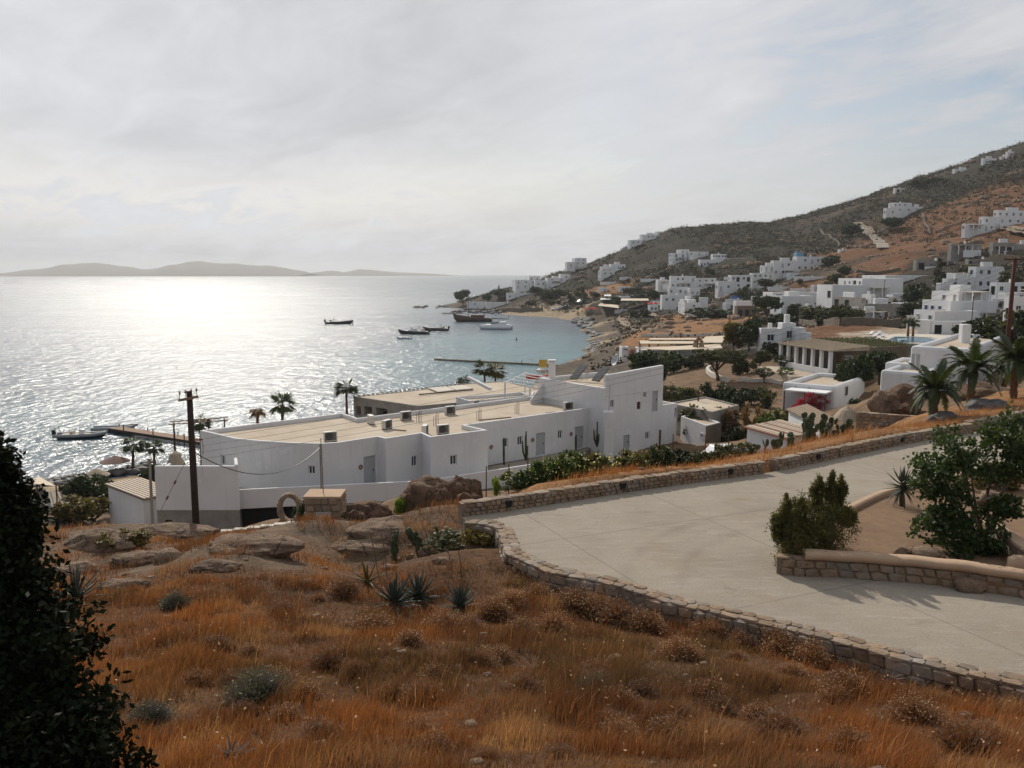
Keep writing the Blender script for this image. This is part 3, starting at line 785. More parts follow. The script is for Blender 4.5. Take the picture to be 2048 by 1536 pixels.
TREE_CACHE = {}
def tree_parts(kind, seed):
    key = (kind, seed)
    if key in TREE_CACHE: return TREE_CACHE[key]
    rg = random.Random(seed * 13 + 5)
    if kind == 'round':                      # unit height 1: bushy crown on a short trunk
        lobes = [(rg.uniform(-.2, .2), rg.uniform(-.2, .2), rg.uniform(.5, .72), rg.uniform(.2, .3), rg.uniform(.2, .3), rg.uniform(.16, .25)) for _ in range(6)] + [(0, 0, .6, .36, .36, .3)]
        cm = cloud_mesh('crown', lobes, 620, 0.085, 0.058, seed, 16)
        tm = branch_mesh(0.34, 0.035, [(l[0], l[1], l[2]) for l in lobes[:5]], seed)
    elif kind == 'umbrella':                 # flat wide pine crown
        lobes = [(rg.uniform(-.42, .42), rg.uniform(-.42, .42), rg.uniform(.66, .8), rg.uniform(.2, .34), rg.uniform(.2, .34), rg.uniform(.09, .16)) for _ in range(9)] + [(0, 0, .76, .5, .5, .14)]
        cm = cloud_mesh('crown', lobes, 760, 0.085, 0.05, seed, 18)
        tm = branch_mesh(0.3, 0.04, [(l[0], l[1], l[2] - .03) for l in lobes[:7]], seed, lean=(0.05, 0.02))
    elif kind == 'ball':                     # clipped ball on a stem
        cm = cloud_mesh('crown', [(0, 0, .66, .36, .36, .32)], 1500, 0.07, 0.05, seed, 60, shell=0.75, spread=0.13)
        tm = branch_mesh(0.45, 0.03, [(.1, 0, .6), (-.1, .05, .62), (0, -.1, .6)], seed)
    elif kind == 'bush':                     # low, foliage to the ground
        lobes = [(rg.uniform(-.35, .35), rg.uniform(-.35, .35), rg.uniform(.3, .6), rg.uniform(.2, .32), rg.uniform(.2, .32), rg.uniform(.22, .36)) for _ in range(7)]
        cm = cloud_mesh('crown', lobes, 520, 0.10, 0.06, seed, 14)
        tm = branch_mesh(0.12, 0.03, [(l[0], l[1], l[2]) for l in lobes[:5]], seed)
    elif kind == 'cypress':
        lobes = [(rg.uniform(-.02, .02), rg.uniform(-.02, .02), .1 + .1 * i, .13 * (1 - abs(i - 2.5) / 8) * (1 if i < 6 else .6), .13 * (1 - abs(i - 2.5) / 8) * (1 if i < 6 else .6), .1) for i in range(9)]
        cm = cloud_mesh('crown', lobes, 160, 0.05, 0.025, seed, 10, up=1.0)
        tm = branch_mesh(0.5, 0.02, [(0, 0, .9)], seed)
    TREE_CACHE[key] = (cm, tm)
    return cm, tm
def tree(name, kind, label, cat, base, h, wide, mat, seed=1, group=None, rz=None, bark='bark'):
    cm, tm = tree_parts(kind, seed)
    t = thing(name, label, cat, base, rnd.uniform(0, 6.28) if rz is None else rz, group, scale=(h * wide, h * wide, h))
    c = link('crown', cm.copy() if cm.materials and cm.materials[0] != MATS[mat] else cm, mat, t)
    if c.data.materials[0] != MATS[mat]:
        c.data.materials[0] = MATS[mat]
    link('trunk', tm, bark, t)
    return t

def frond_mesh(L, droop, leaflets=26, lw=0.30, seed=0, rise=0.9):
    """feather palm frond along +x, arching; rachis and two rows of leaflets"""
    rg = np.random.default_rng(seed); V, Q = [], []
    def rach(t): return np.array([L * (t * 0.92), 0, L * (rise * t - droop * t * t)])
    for i in range(9):
        a, b = rach(i / 9), rach((i + 1) / 9); w0, w1 = 0.03 * (1 - i / 9) + 0.006, 0.03 * (1 - (i + 1) / 9) + 0.006
        k = len(V); V += [a + [0, w0, 0], a - [0, w0, 0], b - [0, w1, 0], b + [0, w1, 0]]; Q.append((k, k + 1, k + 2, k + 3))
    for i in range(leaflets):
        t = 0.14 + 0.86 * i / leaflets
        a = rach(t); tg = rach(min(t + .02, 1.02)) - rach(t); tg /= np.linalg.norm(tg)
        ll = L * lw * math.sin(math.pi * min(0.15 + t * 0.8, 1)) * rg.uniform(0.8, 1.1)
        for s in (-1, 1):
            d = np.array([0, s, 0.12]) + tg * 0.75 + rg.normal(size=3) * 0.08; d /= np.linalg.norm(d)
            wv = tg * 0.024
            tip = a + d * ll + np.array([0, 0, -0.22 * ll])
            mid = a + d * ll * 0.5
            k = len(V); V += [a - wv, a + wv, mid + wv, mid - wv, tip]; Q += [(k, k + 1, k + 2, k + 3), (k + 3, k + 2, k + 4, k + 4)]
    Qq = [q for q in Q if q[2] != q[3]]; tr = [(q[0], q[1], q[2]) for q in Q if q[2] == q[3]]
    me = bpy.data.meshes.new('frond'); me.from_pydata([tuple(v) for v in V], [], Qq + tr); me.update()
    return me
FROND = None
def feather_palm(label, base, trunk_h, L, nf=30, seed=0, group=None):
    global FROND
    if FROND is None:
        FROND = [frond_mesh(1.0, d, 30, 0.24, i, r) for i, (d, r) in enumerate(((0.55, 1.35), (0.85, 1.15), (1.05, 0.9), (1.15, 0.5)))]
    rg = random.Random(seed)
    t = thing('palm_tree', label, 'palm', base, 0, group)
    mb = MB()
    k = 10
    mb.tube([(0.02 * math.sin(i), 0.02 * math.cos(i * 2), -0.4 + (trunk_h + 0.4) * i / k) for i in range(k + 1)], [(0.25 if i % 2 else 0.2) * (1 + 0.3 * (i > k - 3)) for i in range(k + 1)], 9)
    mb.build('trunk', 'palm_bark', t, smooth=False)
    for i in range(nf):
        f = i / nf
        o = link('frond', FROND[min(3, int(f * 4))], 'leaf_palm', t, (0, 0, trunk_h - 0.1), (rg.uniform(-.15, .15), rg.uniform(-.25, .1) + (0.0 if f < .8 else 0.12), i * 2.399 + rg.uniform(-.2, .2)), L * rg.uniform(0.85, 1.12))
    return t
def fan_palm(label, base, h, r, seed, group=None, dead=False, lean=0.0, mat='leaf_palm', nf=18):
    rg = random.Random(seed)
    t = thing('fan_palm', label, 'palm', base, rg.uniform(0, 6), group)
    MB().tube([(0, 0, -0.5), (lean * .4, 0, h * .5), (lean, 0, h)], [0.24, 0.17, 0.15], 8).build('trunk', 'palm_bark', t, smooth=True)
    rng = np.random.default_rng(seed)
    V, Q = [], []
    for i in range(nf):
        az, el = i * 2.399, rg.uniform(-0.55, 1.2)
        d = np.array([math.cos(az) * math.cos(el), math.sin(az) * math.cos(el), math.sin(el)])
        s = np.cross(d, [0, 0, 1]); s /= np.linalg.norm(s) + 1e-6
        c = np.array([lean, 0, h]) + d * r * 0.35
        st = np.array([lean, 0, h])
        k = len(V); V += [st - s * .02, st + s * .02, c + s * .02, c - s * .02]; Q.append((k, k + 1, k + 2, k + 3))
        for j in range(11):
            a = (j / 10 - .5) * 2.5
            dd = d * math.cos(a) + s * math.sin(a)
            dd = dd + np.array([0, 0, -0.25 * (1 + rg.random()) * (1 if not dead else 2.5)]); dd /= np.linalg.norm(dd)
            w_ = np.cross(dd, d + [0, 0, .3]); w_ = w_ / (np.linalg.norm(w_) + 1e-6) * r * 0.05
            m_ = c + dd * r * 0.35; e = c + dd * r * 0.7 + np.array([0, 0, -0.06 * r])
            k = len(V); V += [c, m_ - w_, e, m_ + w_]; Q.append((k, k + 1, k + 2, k + 3))
    tag(link('crown', np_mesh('crown', np.array(V), np.array(Q)), mat, t))
    return t

def blade_leaf(L, W, T, curve, name='leaf', n=6):
    """thick pointed succulent leaf along +x, curving up (or down if negative)"""
    V, Fq = [], []
    for i in range(n + 1):
        t = i / n
        wdt = W * (0.75 + 0.6 * t) * (1 - t) ** 0.75 if i < n else 0.004
        x, z = L * t * (1 - 0.12 * abs(curve) * t), L * curve * t * t
        V += [(x, -wdt / 2, z + wdt * 0.22), (x, 0, z - T * (1 - t) * 0.5), (x, wdt / 2, z + wdt * 0.22), (x, 0, z + T * (1 - t) * 0.15)]
    for i in range(n):
        a = i * 4
        for j in range(4):
            Fq.append((a + j, a + (j + 1) % 4, a + 4 + (j + 1) % 4, a + 4 + j))
    me = bpy.data.meshes.new(name); me.from_pydata(V, [], Fq); me.update()
    return me
def rosette(name, label, cat, base, nl, L, W, mat, seed, stem=0.0, el0=1.35, el1=0.05, curve=0.15, group=None, extra=None):
    rg = random.Random(seed)
    t = thing(name, label, cat, base, rg.uniform(0, 6), group)
    ms = [blade_leaf(1.0, W / L, 0.05, c) for c in (curve, curve * 0.2, -curve)]
    if stem:
        MB().tube([(0, 0, -.1), (0.01, 0, stem * .5), (0, 0, stem + .05)], [0.07, 0.06, 0.075], 8).build('stem', 'dead_stalk', t, smooth=True)
    else:
        MB().lathe([(0.01, -0.1), (W * .9, -.05), (W * .8, .06), (0.01, .12)], 9).build('stem', mat, t, smooth=True)
    for i in range(nl):
        f = i / nl
        el = el0 + (el1 - el0) * f ** 0.8
        m_ = ms[0] if f < .45 else ms[1] if f < .75 else ms[2]
        lf = link('leaf', m_, mat, t, (0, 0, stem + 0.05 - 0.05 * f * (1 if not stem else 4)), (0, -el + rg.uniform(-.1, .1), i * 2.399 + rg.uniform(-.15, .15)), L * rg.uniform(.8, 1.1) * (0.75 + 0.25 * min(1, f * 3)))
        lf.rotation_mode = 'XYZ'
    return t
PAD = None
def pad_mesh():
    bm = bmesh.new(); bmesh.ops.create_icosphere(bm, subdivisions=2, radius=0.5)
    for v in bm.verts:
        v.co = Vector((v.co.x * (0.78 + 0.35 * (v.co.z + .5) * .5), v.co.y * 0.16, v.co.z + 0.5))
    me = bpy.data.meshes.new('pad'); bm.to_mesh(me); bm.free()
    me.polygons.foreach_set('use_smooth', [True] * len(me.polygons))
    return me
def cactus(label, base, h, width, npads, seed, group=None, mat='cactus_pad', size=0.36):
    """prickly pear: pads growing out of pads"""
    global PAD
    if PAD is None: PAD = pad_mesh()
    rg = random.Random(seed)
    t = thing('prickly_pear', label, 'cactus', base, 0, group)
    nodes = []
    nbase = max(2, int(width / 0.45))
    for i in range(nbase):
        nodes.append((Vector(((i / max(1, nbase - 1) - .5) * width * .8, rg.uniform(-.25, .25), -0.05)), rg.uniform(-.3, .3), rg.uniform(-.2, .2), rg.uniform(0, 3.1)))
    k = 0
    while nodes and k < npads:
        p, ry, rx, rz_ = nodes.pop(0 if rg.random() < .5 else -1)
        s = size * rg.uniform(.8, 1.2)
        link('pad', PAD, mat, t, p, (rx, ry, rz_), s)
        k += 1
        d = Matrix.Rotation(rz_, 3, 'Z') @ Matrix.Rotation(ry, 3, 'Y') @ Matrix.Rotation(rx, 3, 'X') @ Vector((0, 0, 1))
        tip = p + d * s * 0.92
        if tip.z < h:
            for _ in range(rg.choice((1, 2, 2))):
                a = rg.uniform(-.7, .7)
                nodes.append((tip - d * 0.05 + Vector((math.sin(a) * s * .25, 0, 0)), ry * .5 + a, rg.uniform(-.35, .35), rz_ + rg.uniform(-.7, .7)))
    return t

# ------------------------------------------------------------------ walls of field stones
STONES = None
class Line:
    def __init__(s, pts):
        s.p = [Vector((q[0], q[1])) for q in pts]; s.c = [0.0]
        for a, b in zip(s.p[:-1], s.p[1:]): s.c.append(s.c[-1] + (b - a).length)
        s.len = s.c[-1]
    def at(s, d):
        d = max(0.0, min(s.len - 1e-6, d))
        i = max(j for j in range(len(s.p) - 1) if s.c[j] <= d)
        t = (s.p[i + 1] - s.p[i]).normalized()
        return s.p[i] + t * (d - s.c[i]), t
def stone_wall(name, label, pts, z0, z1, thick, side, cap_rows=1, face_rows=2, cap_len=0.42, seed=1, group=None, zf0=None, smax=None, jut=0.03):
    """wall along pts; visible face on the given line, body to `side` (+1 left of travel); stones are parts"""
    global STONES
    if STONES is None:
        STONES = [rock_mesh(40 + i, 1, 0.55, 0.22) for i in range(10)]
    ln = Line(pts); rg = random.Random(seed)
    t = thing(name, label, 'wall', (pts[0][0], pts[0][1], z0), 0, group)
    mb = MB(); k = max(3, int(ln.len / 0.5)); V = []
    for i in range(k + 1):
        p, tg = ln.at(ln.len * i / k); nn = Vector((-tg.y, tg.x)) * side
        a, b = p + nn * 0.05, p + nn * (thick - 0.04)
        V += [(a.x, a.y, z0 - 0.3), (b.x, b.y, z0 - 0.3), (b.x, b.y, z1 - 0.04), (a.x, a.y, z1 - 0.04)]
    Fq = [(4 * i + j, 4 * i + (j + 1) % 4, 4 * i + 4 + (j + 1) % 4, 4 * i + 4 + j) for i in range(k) for j in range(4)] + [(0, 1, 2, 3), (4 * k, 4 * k + 1, 4 * k + 2, 4 * k + 3)]
    mb.add(V, Fq).build('core', 'stone_mortar', t, world=True)
    L = min(ln.len, smax) if smax else ln.len
    cw = thick / cap_rows
    for r in range(cap_rows):
        s = rg.uniform(0, .2)
        while s < L:
            l = cap_len * rg.uniform(.65, 1.35)
            p, tg = ln.at(s + l / 2); nn = Vector((-tg.y, tg.x)) * side
            c = p + nn * (cw * (r + .5) + rg.uniform(-.02, .02))
            link('stone', rg.choice(STONES), 'stone', t, (c.x, c.y, z1 - 0.045), (rg.uniform(-.04, .04), rg.uniform(-.04, .04), math.atan2(tg.y, tg.x) + rg.uniform(-.2, .2)), (l * .53, cw * .55 * rg.uniform(.8, 1.12), 0.045 * rg.uniform(.7, 1.3)), world=True)
            s += l
    zf = z0 if zf0 is None else zf0
    rh = (z1 - 0.07 - zf) / face_rows
    for r in range(face_rows):
        s = rg.uniform(0, .25)
        while s < L:
            l = rh * rg.uniform(1.1, 2.2)
            p, tg = ln.at(s + l / 2); nn = Vector((-tg.y, tg.x)) * side
            c = p + nn * (0.07 + rg.uniform(-jut, jut))
            link('stone', rg.choice(STONES), 'stone', t, (c.x, c.y, zf + rh * (r + .5)), (rg.uniform(-.1, .1), rg.uniform(-.1, .1), math.atan2(tg.y, tg.x)), (l * .54, 0.10, rh * .56 * rg.uniform(.85, 1.1)), world=True)
            s += l
    return t

def boulder(label, u0, u1, vt, vb, seed, Y=None, mat='boulder', depth=0.8, sub=4, name='boulder', group=None, sink=0.35, rot=0.0):
    """rock whose outline fills the pixel box; stands on the ground at its lower edge"""
    um = (u0 + u1) / 2
    p = gp(um, vb) if Y is None else P(um, vb, Y)
    w_ = (u1 - u0) / F * p.y; h_ = (vb - vt) / F * p.y
    me = rock_mesh(seed, sub, 0.05, 0.36 if sink < .6 else 0.22)
    if sink > .6:      # low outcrop: part of its outline is its depth along the ground
        o = link(name, me, mat, None, (p.x, p.y + w_ * depth * 0.5, p.z - h_ * .04), (0, 0, rot), (w_ * .5, w_ * depth * .5, h_ * .5))
    else:
        o = link(name, me, mat, None, (p.x, p.y + w_ * depth * 0.35, p.z + h_ * (0.5 - sink * 0.5)), (0, 0, rot), (w_ * .52, w_ * depth * .5, h_ * (.5 + sink * .5)))
    return tag(o, label, 'rock', group)

# ------------------------------------------------------------------ the near ground
def build_near_walls():
    stone_wall('roadside_wall', 'low dry stone wall with flat cap stones edging the concrete drive above the grass slope', [(p.x, p.y) for p in near_line], ROADZ - 0.7, ROADZ + 0.06, 0.52, +1, cap_rows=2, face_rows=2, cap_len=0.36, seed=3, zf0=ROADZ - 0.5, smax=27, jut=0.05)
    fl = [(p.x, p.y) for p in far_line]
    segs = [(fl[0:6], 'long low stone wall with square drain holes along the seaward edge of the drive'), (fl[6:10], 'low stone wall beyond the gap, rising beside the golden grass strip'), (fl[10:12], 'short stone wall below the boulders by the farthest palm')]
    for i, (pts, lb) in enumerate(segs):
        if i == 2:
            pts = [(fl[9][0] + .25, fl[9][1] + .6), fl[10], fl[11]]
        w_ = stone_wall('seaward_wall', lb, pts, ROADZ - 0.02, ROADZ + 0.47, 0.4, +1, cap_rows=1, face_rows=3, cap_len=0.5, seed=11 + i, jut=0.03)
        holes = [(1013, 1005), (1232, 967), (1457, 941)] if i == 0 else [(1640, 912), (1812, 878)] if i == 1 else []
        for u, v in holes:
            g = G(u, v + 8, ROADZ + 0.12)
            # put it on the face
            best = min(np.linspace(0, 1, 400), key=lambda t: ((Line(pts).at(t * Line(pts).len)[0]) - Vector((g.x, g.y))).length)
            q, tg = Line(pts).at(best * Line(pts).len)
            MB().box((q.x, q.y, ROADZ + 0.27), (0.22, 0.14, 0.2), math.atan2(tg.y, tg.x)).build('drain_hole', 'black_gap', w_, world=True)

def build_planter():
    z = ROADZ
    line = [G(u, v, z) for u, v in ((1553, 1148), (1600, 1152), (1660, 1154), (1750, 1160), (1850, 1168), (1950, 1180), (2048, 1196), (2160, 1212))]
    t = stone_wall('planter_wall', 'plaster-capped stone planter wall curving beside the drive', [(p.x, p.y) for p in line], z - 0.02, z + 0.5, 0.36, +1, cap_rows=1, face_rows=2, cap_len=0.5, seed=31)
    ln = Line([(p.x, p.y) for p in line]); V, Fq = [], []
    k = 26
    for i in range(k + 1):
        s_ = ln.len * (0.1 + 0.9 * i / k)
        p, tg = ln.at(s_); nn = Vector((-tg.y, tg.x))
        for dx, dz in ((-.05, .46), (-.06, .58), (.02, .64), (.36, .63), (.44, .57), (.42, .46)):
            q = p + nn * dx; V.append((q.x, q.y, z + dz + 0.012 * math.sin(i * 1.3)))
    for i in range(k):
        for j in range(6):
            Fq.append((6 * i + j, 6 * i + (j + 1) % 6, 6 * i + 6 + (j + 1) % 6, 6 * i + 6 + j))
    Fq += [tuple(range(6)), tuple(range(6 * k, 6 * k + 6))]
    MB().add(V, Fq).build('cap', 'planter_cap', t, world=True, smooth=True)
    # raised soil bed and the low kerb behind it
    bed = [G(u, v, z + 0.3) for u, v in ((1560, 1120), (1700, 1128), (1850, 1145), (2048, 1172), (2200, 1192), (2200, 1010), (1985, 945), (1850, 968), (1760, 995), (1690, 1030), (1610, 1060), (1560, 1090))]
    me = MB().prism([(p.x, p.y) for p in bed], z - 0.1, z + 0.3).build('planter_soil', 'soil')
    tag(me, kind='structure')
    kl = [G(u, v, z + 0.32) for u, v in ((1690, 1030), (1760, 995), (1850, 968), (1985, 945))]
    k_ = thing('planter_kerb', 'smooth pinkish kerb round the back of the soil bed', 'kerb', (kl[0].x, kl[0].y, z))
    ln = Line([(p.x, p.y) for p in kl]); V, Fq = [], []
    for i in range(17):
        p, tg = ln.at(ln.len * i / 16); nn = Vector((-tg.y, tg.x))
        for dx, dz in ((-.02, -.1), (-.02, .42), (.05, .46), (.22, .46), (.3, .4), (.3, -.1)):
            q = p + nn * dx; V.append((q.x, q.y, z + dz))
    for i in range(16):
        for j in range(6): Fq.append((6 * i + j, 6 * i + (j + 1) % 6, 6 * i + 6 + (j + 1) % 6, 6 * i + 6 + j))
    MB().add(V, Fq + [tuple(range(6)), tuple(range(96, 102))]).build('kerb_body', 'planter_cap', k_, world=True, smooth=False, bevel=.02)
    # plastered wall going back on the right
    a, b = G(1985, 1095, z + 0.3), G(2075, 1125, z + 0.3)
    rw = thing('garden_wall', 'pinkish rendered garden wall going back beside the fig tree', 'wall', (a.x, a.y, z))
    q0, q1 = G(1975, 1045, z + 0.75), G(2090, 1122, z + 0.75)
    d = (q1 - q0); L = math.hypot(d.x, d.y)
    MB().box(((q0.x + q1.x) / 2, (q0.y + q1.y) / 2, z + .33), (L, .34, .8), math.atan2(d.y, d.x)).build('wall_body', 'stone_mortar', rw, world=True, bevel=.03)
    MB().box(((q0.x + q1.x) / 2, (q0.y + q1.y) / 2, z + .78), (L + .05, .42, .12), math.atan2(d.y, d.x)).build('cap', 'planter_cap', rw, world=True, bevel=.04)
    # rocks
    boulder('flat-topped pale stone block standing against the planter wall', 1918, 1985, 1158, 1186, 61, None, 'boulder', 0.7, 3, 'stone_block')
    boulder('big tan rock set upright at the end of the planter wall', 2012, 2085, 1108, 1182, 62, None, 'planter_cap', 0.6, 3)
    for i, (u0, u1, vt, vb) in enumerate(((1790, 1822, 1096, 1116), (1826, 1886, 1098, 1122), (1962, 2030, 985, 1016))):
        p = G((u0 + u1) / 2, vb, z + .3)
        boulder(('small brown rock lying in the soil bed behind the planter wall', 'pale pointed rock lying in the soil bed behind the planter wall', 'flat pinkish rock under the fig leaves at the back of the bed')[i], u0, u1, vt, vb, 63 + i, p.y, 'boulder', 0.7, 3)

def shrub_at(u0, u1, vt, vb, z=None, Y=None):
    p = gp((u0 + u1) / 2, vb) if (z is None and Y is None) else (G((u0 + u1) / 2, vb, z) if z is not None else P((u0 + u1) / 2, vb, Y))
    return p, (u1 - u0) / F * p.y, (vb - vt) / F * p.y

def build_near_plants():
    z = ROADZ
    # two-headed feathery shrub trailing over the end of the planter
    p, w_, h_ = shrub_at(1528, 1740, 970, 1150, z)
    p = p + Vector((p.x, p.y, 0)) * (0.75 / p.y)
    t = thing('leafy_shrub', 'bushy olive-green shrub with upright shoots spilling over the planter end', 'shrub', p)
    s = 1.0 / 212 * w_
    def L(u, v, dy, ru, rv, rd=None): return ((u - 1634) * s, dy, (1150 - v) * s, ru * s, (rd or ru) * s, rv * s)
    lobes = [L(1585, 1075, .1, 50, 48), L(1575, 1118, -.3, 42, 36), L(1640, 1050, .6, 62, 56), L(1690, 1060, .7, 50, 50), L(1625, 1100, .2, 60, 40), L(1660, 1095, .5, 60, 34), L(1600, 1045, .3, 20, 46), L(1565, 1035, .1, 16, 34), L(1640, 1000, .6, 15, 38), L(1672, 995, .6, 13, 40), L(1697, 1005, .7, 14, 36), L(1720, 1065, .8, 18, 26), L(1550, 1060, .0, 18, 40)]
    V, Q = cloud(lobes, 3600, 0.085, 0.032, 5, 24, 0.25, 0.27, up=0.8)
    tag(link('crown', np_mesh('crown', V, Q), 'leaf_shrub', t), kind='stuff')
    mb = MB()
    for l in lobes: mb.tube([(l[0] * .4, l[1] * .6 + .2, .1), (l[0] * .8, l[1], l[2] * .6), (l[0], l[1], l[2])], [.03, .02, .006], 5)
    mb.build('stem', 'bark', t)
    # tree aloe
    p = G(1803, 1012, z + .3)
    rosette('aloe', 'spiky tree aloe on a short bare stem at the edge of the soil bed', 'succulent', p, 64, 0.74, 0.085, 'aloe_leaf', 4, stem=0.72, el0=1.45, el1=-0.95, curve=0.22)
    # fig tree
    p = G(1985, 1105, z + .3)
    t = thing('fig_tree', 'large-leaved green fig tree sprawling over the rendered wall', 'tree', p)
    s = p.y / F
    def L2(u, v, dy, ru, rv, rd=None): return ((u - 1985) * s, dy, (1105 - v) * s, ru * s, (rd or ru) * s, rv * s)
    lobes = [L2(1900, 940, 1.2, 66, 36), L2(1960, 905, 1.4, 72, 40), L2(2035, 870, 1.2, 60, 45), L2(1890, 970, .8, 56, 40), L2(1965, 950, .9, 70, 45), L2(2055, 930, .8, 50, 50), L2(1900, 1040, .2, 60, 38), L2(1950, 1060, .1, 55, 42), L2(1865, 1060, .2, 44, 30), L2(1930, 1100, 0, 58, 32), L2(1975, 1090, .1, 40, 36), L2(2005, 1010, .2, 40, 26), L2(1905, 1000, .5, 45, 38), L2(2090, 880, 1.0, 70, 70)]
    V, Q = cloud(lobes, 820, 0.135, 0.105, 8, 20, 0.4, 0.22)
    tag(link('crown', np_mesh('crown', V, Q), 'leaf_fig', t), kind='stuff')
    mb = MB()
    for l in lobes: mb.tube([(0, .2, -.1), (l[0] * .4, l[1] * .6 + .2, max(.2, l[2] * .45)), (l[0], l[1], l[2])], [.07, .045, .012], 6)
    mb.build('limbs', 'bark', t)
    # bright low bush behind the fig
    p = G(2032, 1000, z + .3)
    tree('garden_bush', 'bush', 'bright yellow-green clipped bush behind the fig tree', 'shrub', (p.x, p.y + 1.6, p.z), 1.2, 1.5, 'leaf_yellow', 3)
    # hedge along the seaward wall: leafy bushes with pale flowers
    hedge = [(1012, 1075, 925, 990, 'leaf_green', 'low green flowering bush at the start of the roadside hedge'), (1055, 1125, 905, 975, 'leaf_green', 'fresh green bush with yellow flowers beside the first fence post'), (1105, 1180, 898, 962, 'leaf_green', 'rounded green bush with pale flowers in the roadside hedge'),
             (1160, 1245, 893, 955, 'leaf_shrub', 'broad olive bush dotted with yellow flowers in the roadside hedge'), (1225, 1300, 888, 948, 'leaf_shrub', 'dense dotted bush in front of the white tower'), (1290, 1350, 886, 940, 'leaf_dark', 'dark bush before the ground floor door of the tower'), (1335, 1395, 890, 936, 'leaf_dark', 'dark bush at the far end of the hedge below the tower'), (1385, 1440, 893, 938, 'leaf_shrub', 'low olive bush just past the dark end of the hedge'), (1432, 1500, 882, 930, 'leaf_olive', 'low grey-olive bush hiding the parked hatchback')]
    for i, (u0, u1, vt, vb, mt, lb) in enumerate(hedge):
        Y = 33.5 + i * 0.75
        um = (u0 + u1) / 2; q = P(um, vb, Y); w_ = (u1 - u0) / F * Y; h_ = (vb - vt) / F * Y
        zg = hz(q.x, q.y); zt = q.z + h_
        t = tree('hedge_bush', 'bush', lb, 'shrub', (q.x, q.y, zg - .05), (zt - zg) * 1.08, w_ / (zt - zg) * 1.05, mt, 20 + i % 3)
        rng = np.random.default_rng(i); k = 46
        d = rng.normal(size=(k, 3)); d /= np.linalg.norm(d, axis=1, keepdims=True); d[:, 1] = -abs(d[:, 1]); d[:, 2] = abs(d[:, 2]) * 0.9
        V, Q = leaf_quads(d * [.5, .5, .5] + [0, 0, .42], 0.055, 0.05, rng)
        fl_ = link('flowers', np_mesh('flowers', V, Q), 'leaf_yellow' if i > 4 else 'pale_bloom_leaf', t, rot=(0, 0, -t.rotation_euler.z)); tag(fl_, kind='stuff')
    # prickly pears along the wall
    for i, (u0, u1, vt, vb, Y, np_, lb) in enumerate(((1425, 1452, 892, 935, 39.5, 7, 'small prickly pear with round pads beside the parked hatchback'), (1455, 1500, 890, 932, 40, 9, 'prickly pear with upright pads between the hatchback and the flat shed'), (1392, 1425, 898, 940, 38.5, 8, 'yellowish prickly pear at the end of the leafy hedge'),
            (1520, 1560, 880, 916, 42, 10, 'pale thin prickly pear in front of the plank-roofed shed'), (1555, 1612, 866, 906, 43, 12, 'prickly pear with tall stacked pads at the corner of the plank-roofed shed'), (1605, 1660, 826, 892, 44, 34, 'large dark prickly pear thicket rising over the tiled roof'), (1645, 1700, 838, 890, 45, 26, 'dense prickly pear thicket beside the stone terrace wall'))):
        um = (u0 + u1) / 2; q = P(um, vb, Y); zg = hz(q.x, q.y)
        cactus(lb, (q.x, q.y, zg - .05), q.z + (vb - vt) / F * Y - zg - .15, (u1 - u0) / F * Y, int(np_ * 1.6) + 16, 70 + i, size=0.36)
    # agaves on the slope
    for i, (u, v, L_, nl, lb) in enumerate(((790, 1208, .62, 44, 'large dark agave in the middle of the grass slope, the bigger of a touching pair'), (836, 1196, .55, 40, 'dark agave with upright leaves, the smaller of a touching pair'), (921, 1216, .52, 40, 'lone dark agave beside the touching pair on the grass slope'), (735, 1165, .5, 16, 'thin yellowing agave behind the dark pair'), (150, 1200, .8, 30, 'dark agave half hidden under the leafy bush'))):
        q = gp(u, v)
        rosette('agave', lb, 'succulent', q, nl, L_ * 1.35, 0.10, 'agave_leaf' if i != 3 else 'leaf_yellow', 80 + i, el0=1.5, el1=0.1, curve=0.12)
    for i, (u, v, tu, tv) in enumerate(((757, 1150, 738, 1058), (775, 1160, 763, 1065), (906, 1160, 895, 1098), (924, 1162, 912, 1078))):
        q = gp(u, v); e = P(tu, tv, q.y)
        MBx = MB().tube([q - Vector((0, 0, .1)), q.lerp(e, .5) + Vector((.03, 0, 0)), e], [.014, .011, .005], 5)
        for j in range(8):
            pt = q.lerp(e, .55 + .055 * j); MBx.tube([pt, pt + Vector((rnd.uniform(-.12, .12), rnd.uniform(-.1, .1), .08))], [.006, .008], 4)
        tag(MBx.build('flower_stalk', 'dead_stalk'), ('tall dead flower stalk leaning behind the agave pair', 'second dead flower stalk rising from the agave pair', 'thin dead flower stalk over the lone agave', 'tall branched dead flower stalk beside the lone agave')[i], 'dead stalk')
    # dried, bleached agaves
    for i, (u, v, L_, lb) in enumerate(((462, 1522, .3, 'bleached dead agave rosette lying in the grass at the foot of the slope'), (1782, 1362, .3, 'pale dried agave leaves below the roadside wall'))):
        q = gp(u, v)
        rosette('dead_agave', lb, 'dead plant', q, 26, L_, 0.05, 'grey_twig', 90 + i, el0=1.0, el1=-0.1, curve=-0.15)
    q = gp(1240, 1212)
    mb = MB()
    for j in range(26):
        a = rnd.uniform(0, 6.28); r = rnd.uniform(.15, .4)
        mb.tube([q, q + Vector((math.cos(a) * r * .5, math.sin(a) * r * .5, rnd.uniform(.1, .35))), q + Vector((math.cos(a) * r, math.sin(a) * r, rnd.uniform(.05, .5)))], [.008, .006, .003], 4)
    tag(mb.build('dead_shrub', 'grey_twig'), 'bleached leafless twiggy shrub against the shaded wall face', 'dead plant')
    q = gp(812, 1118)
    cactus('small prickly pear with yellow flowers on the rocky slope', q, 0.75, 0.9, 26, 99, mat='cactus_pad', size=0.3)
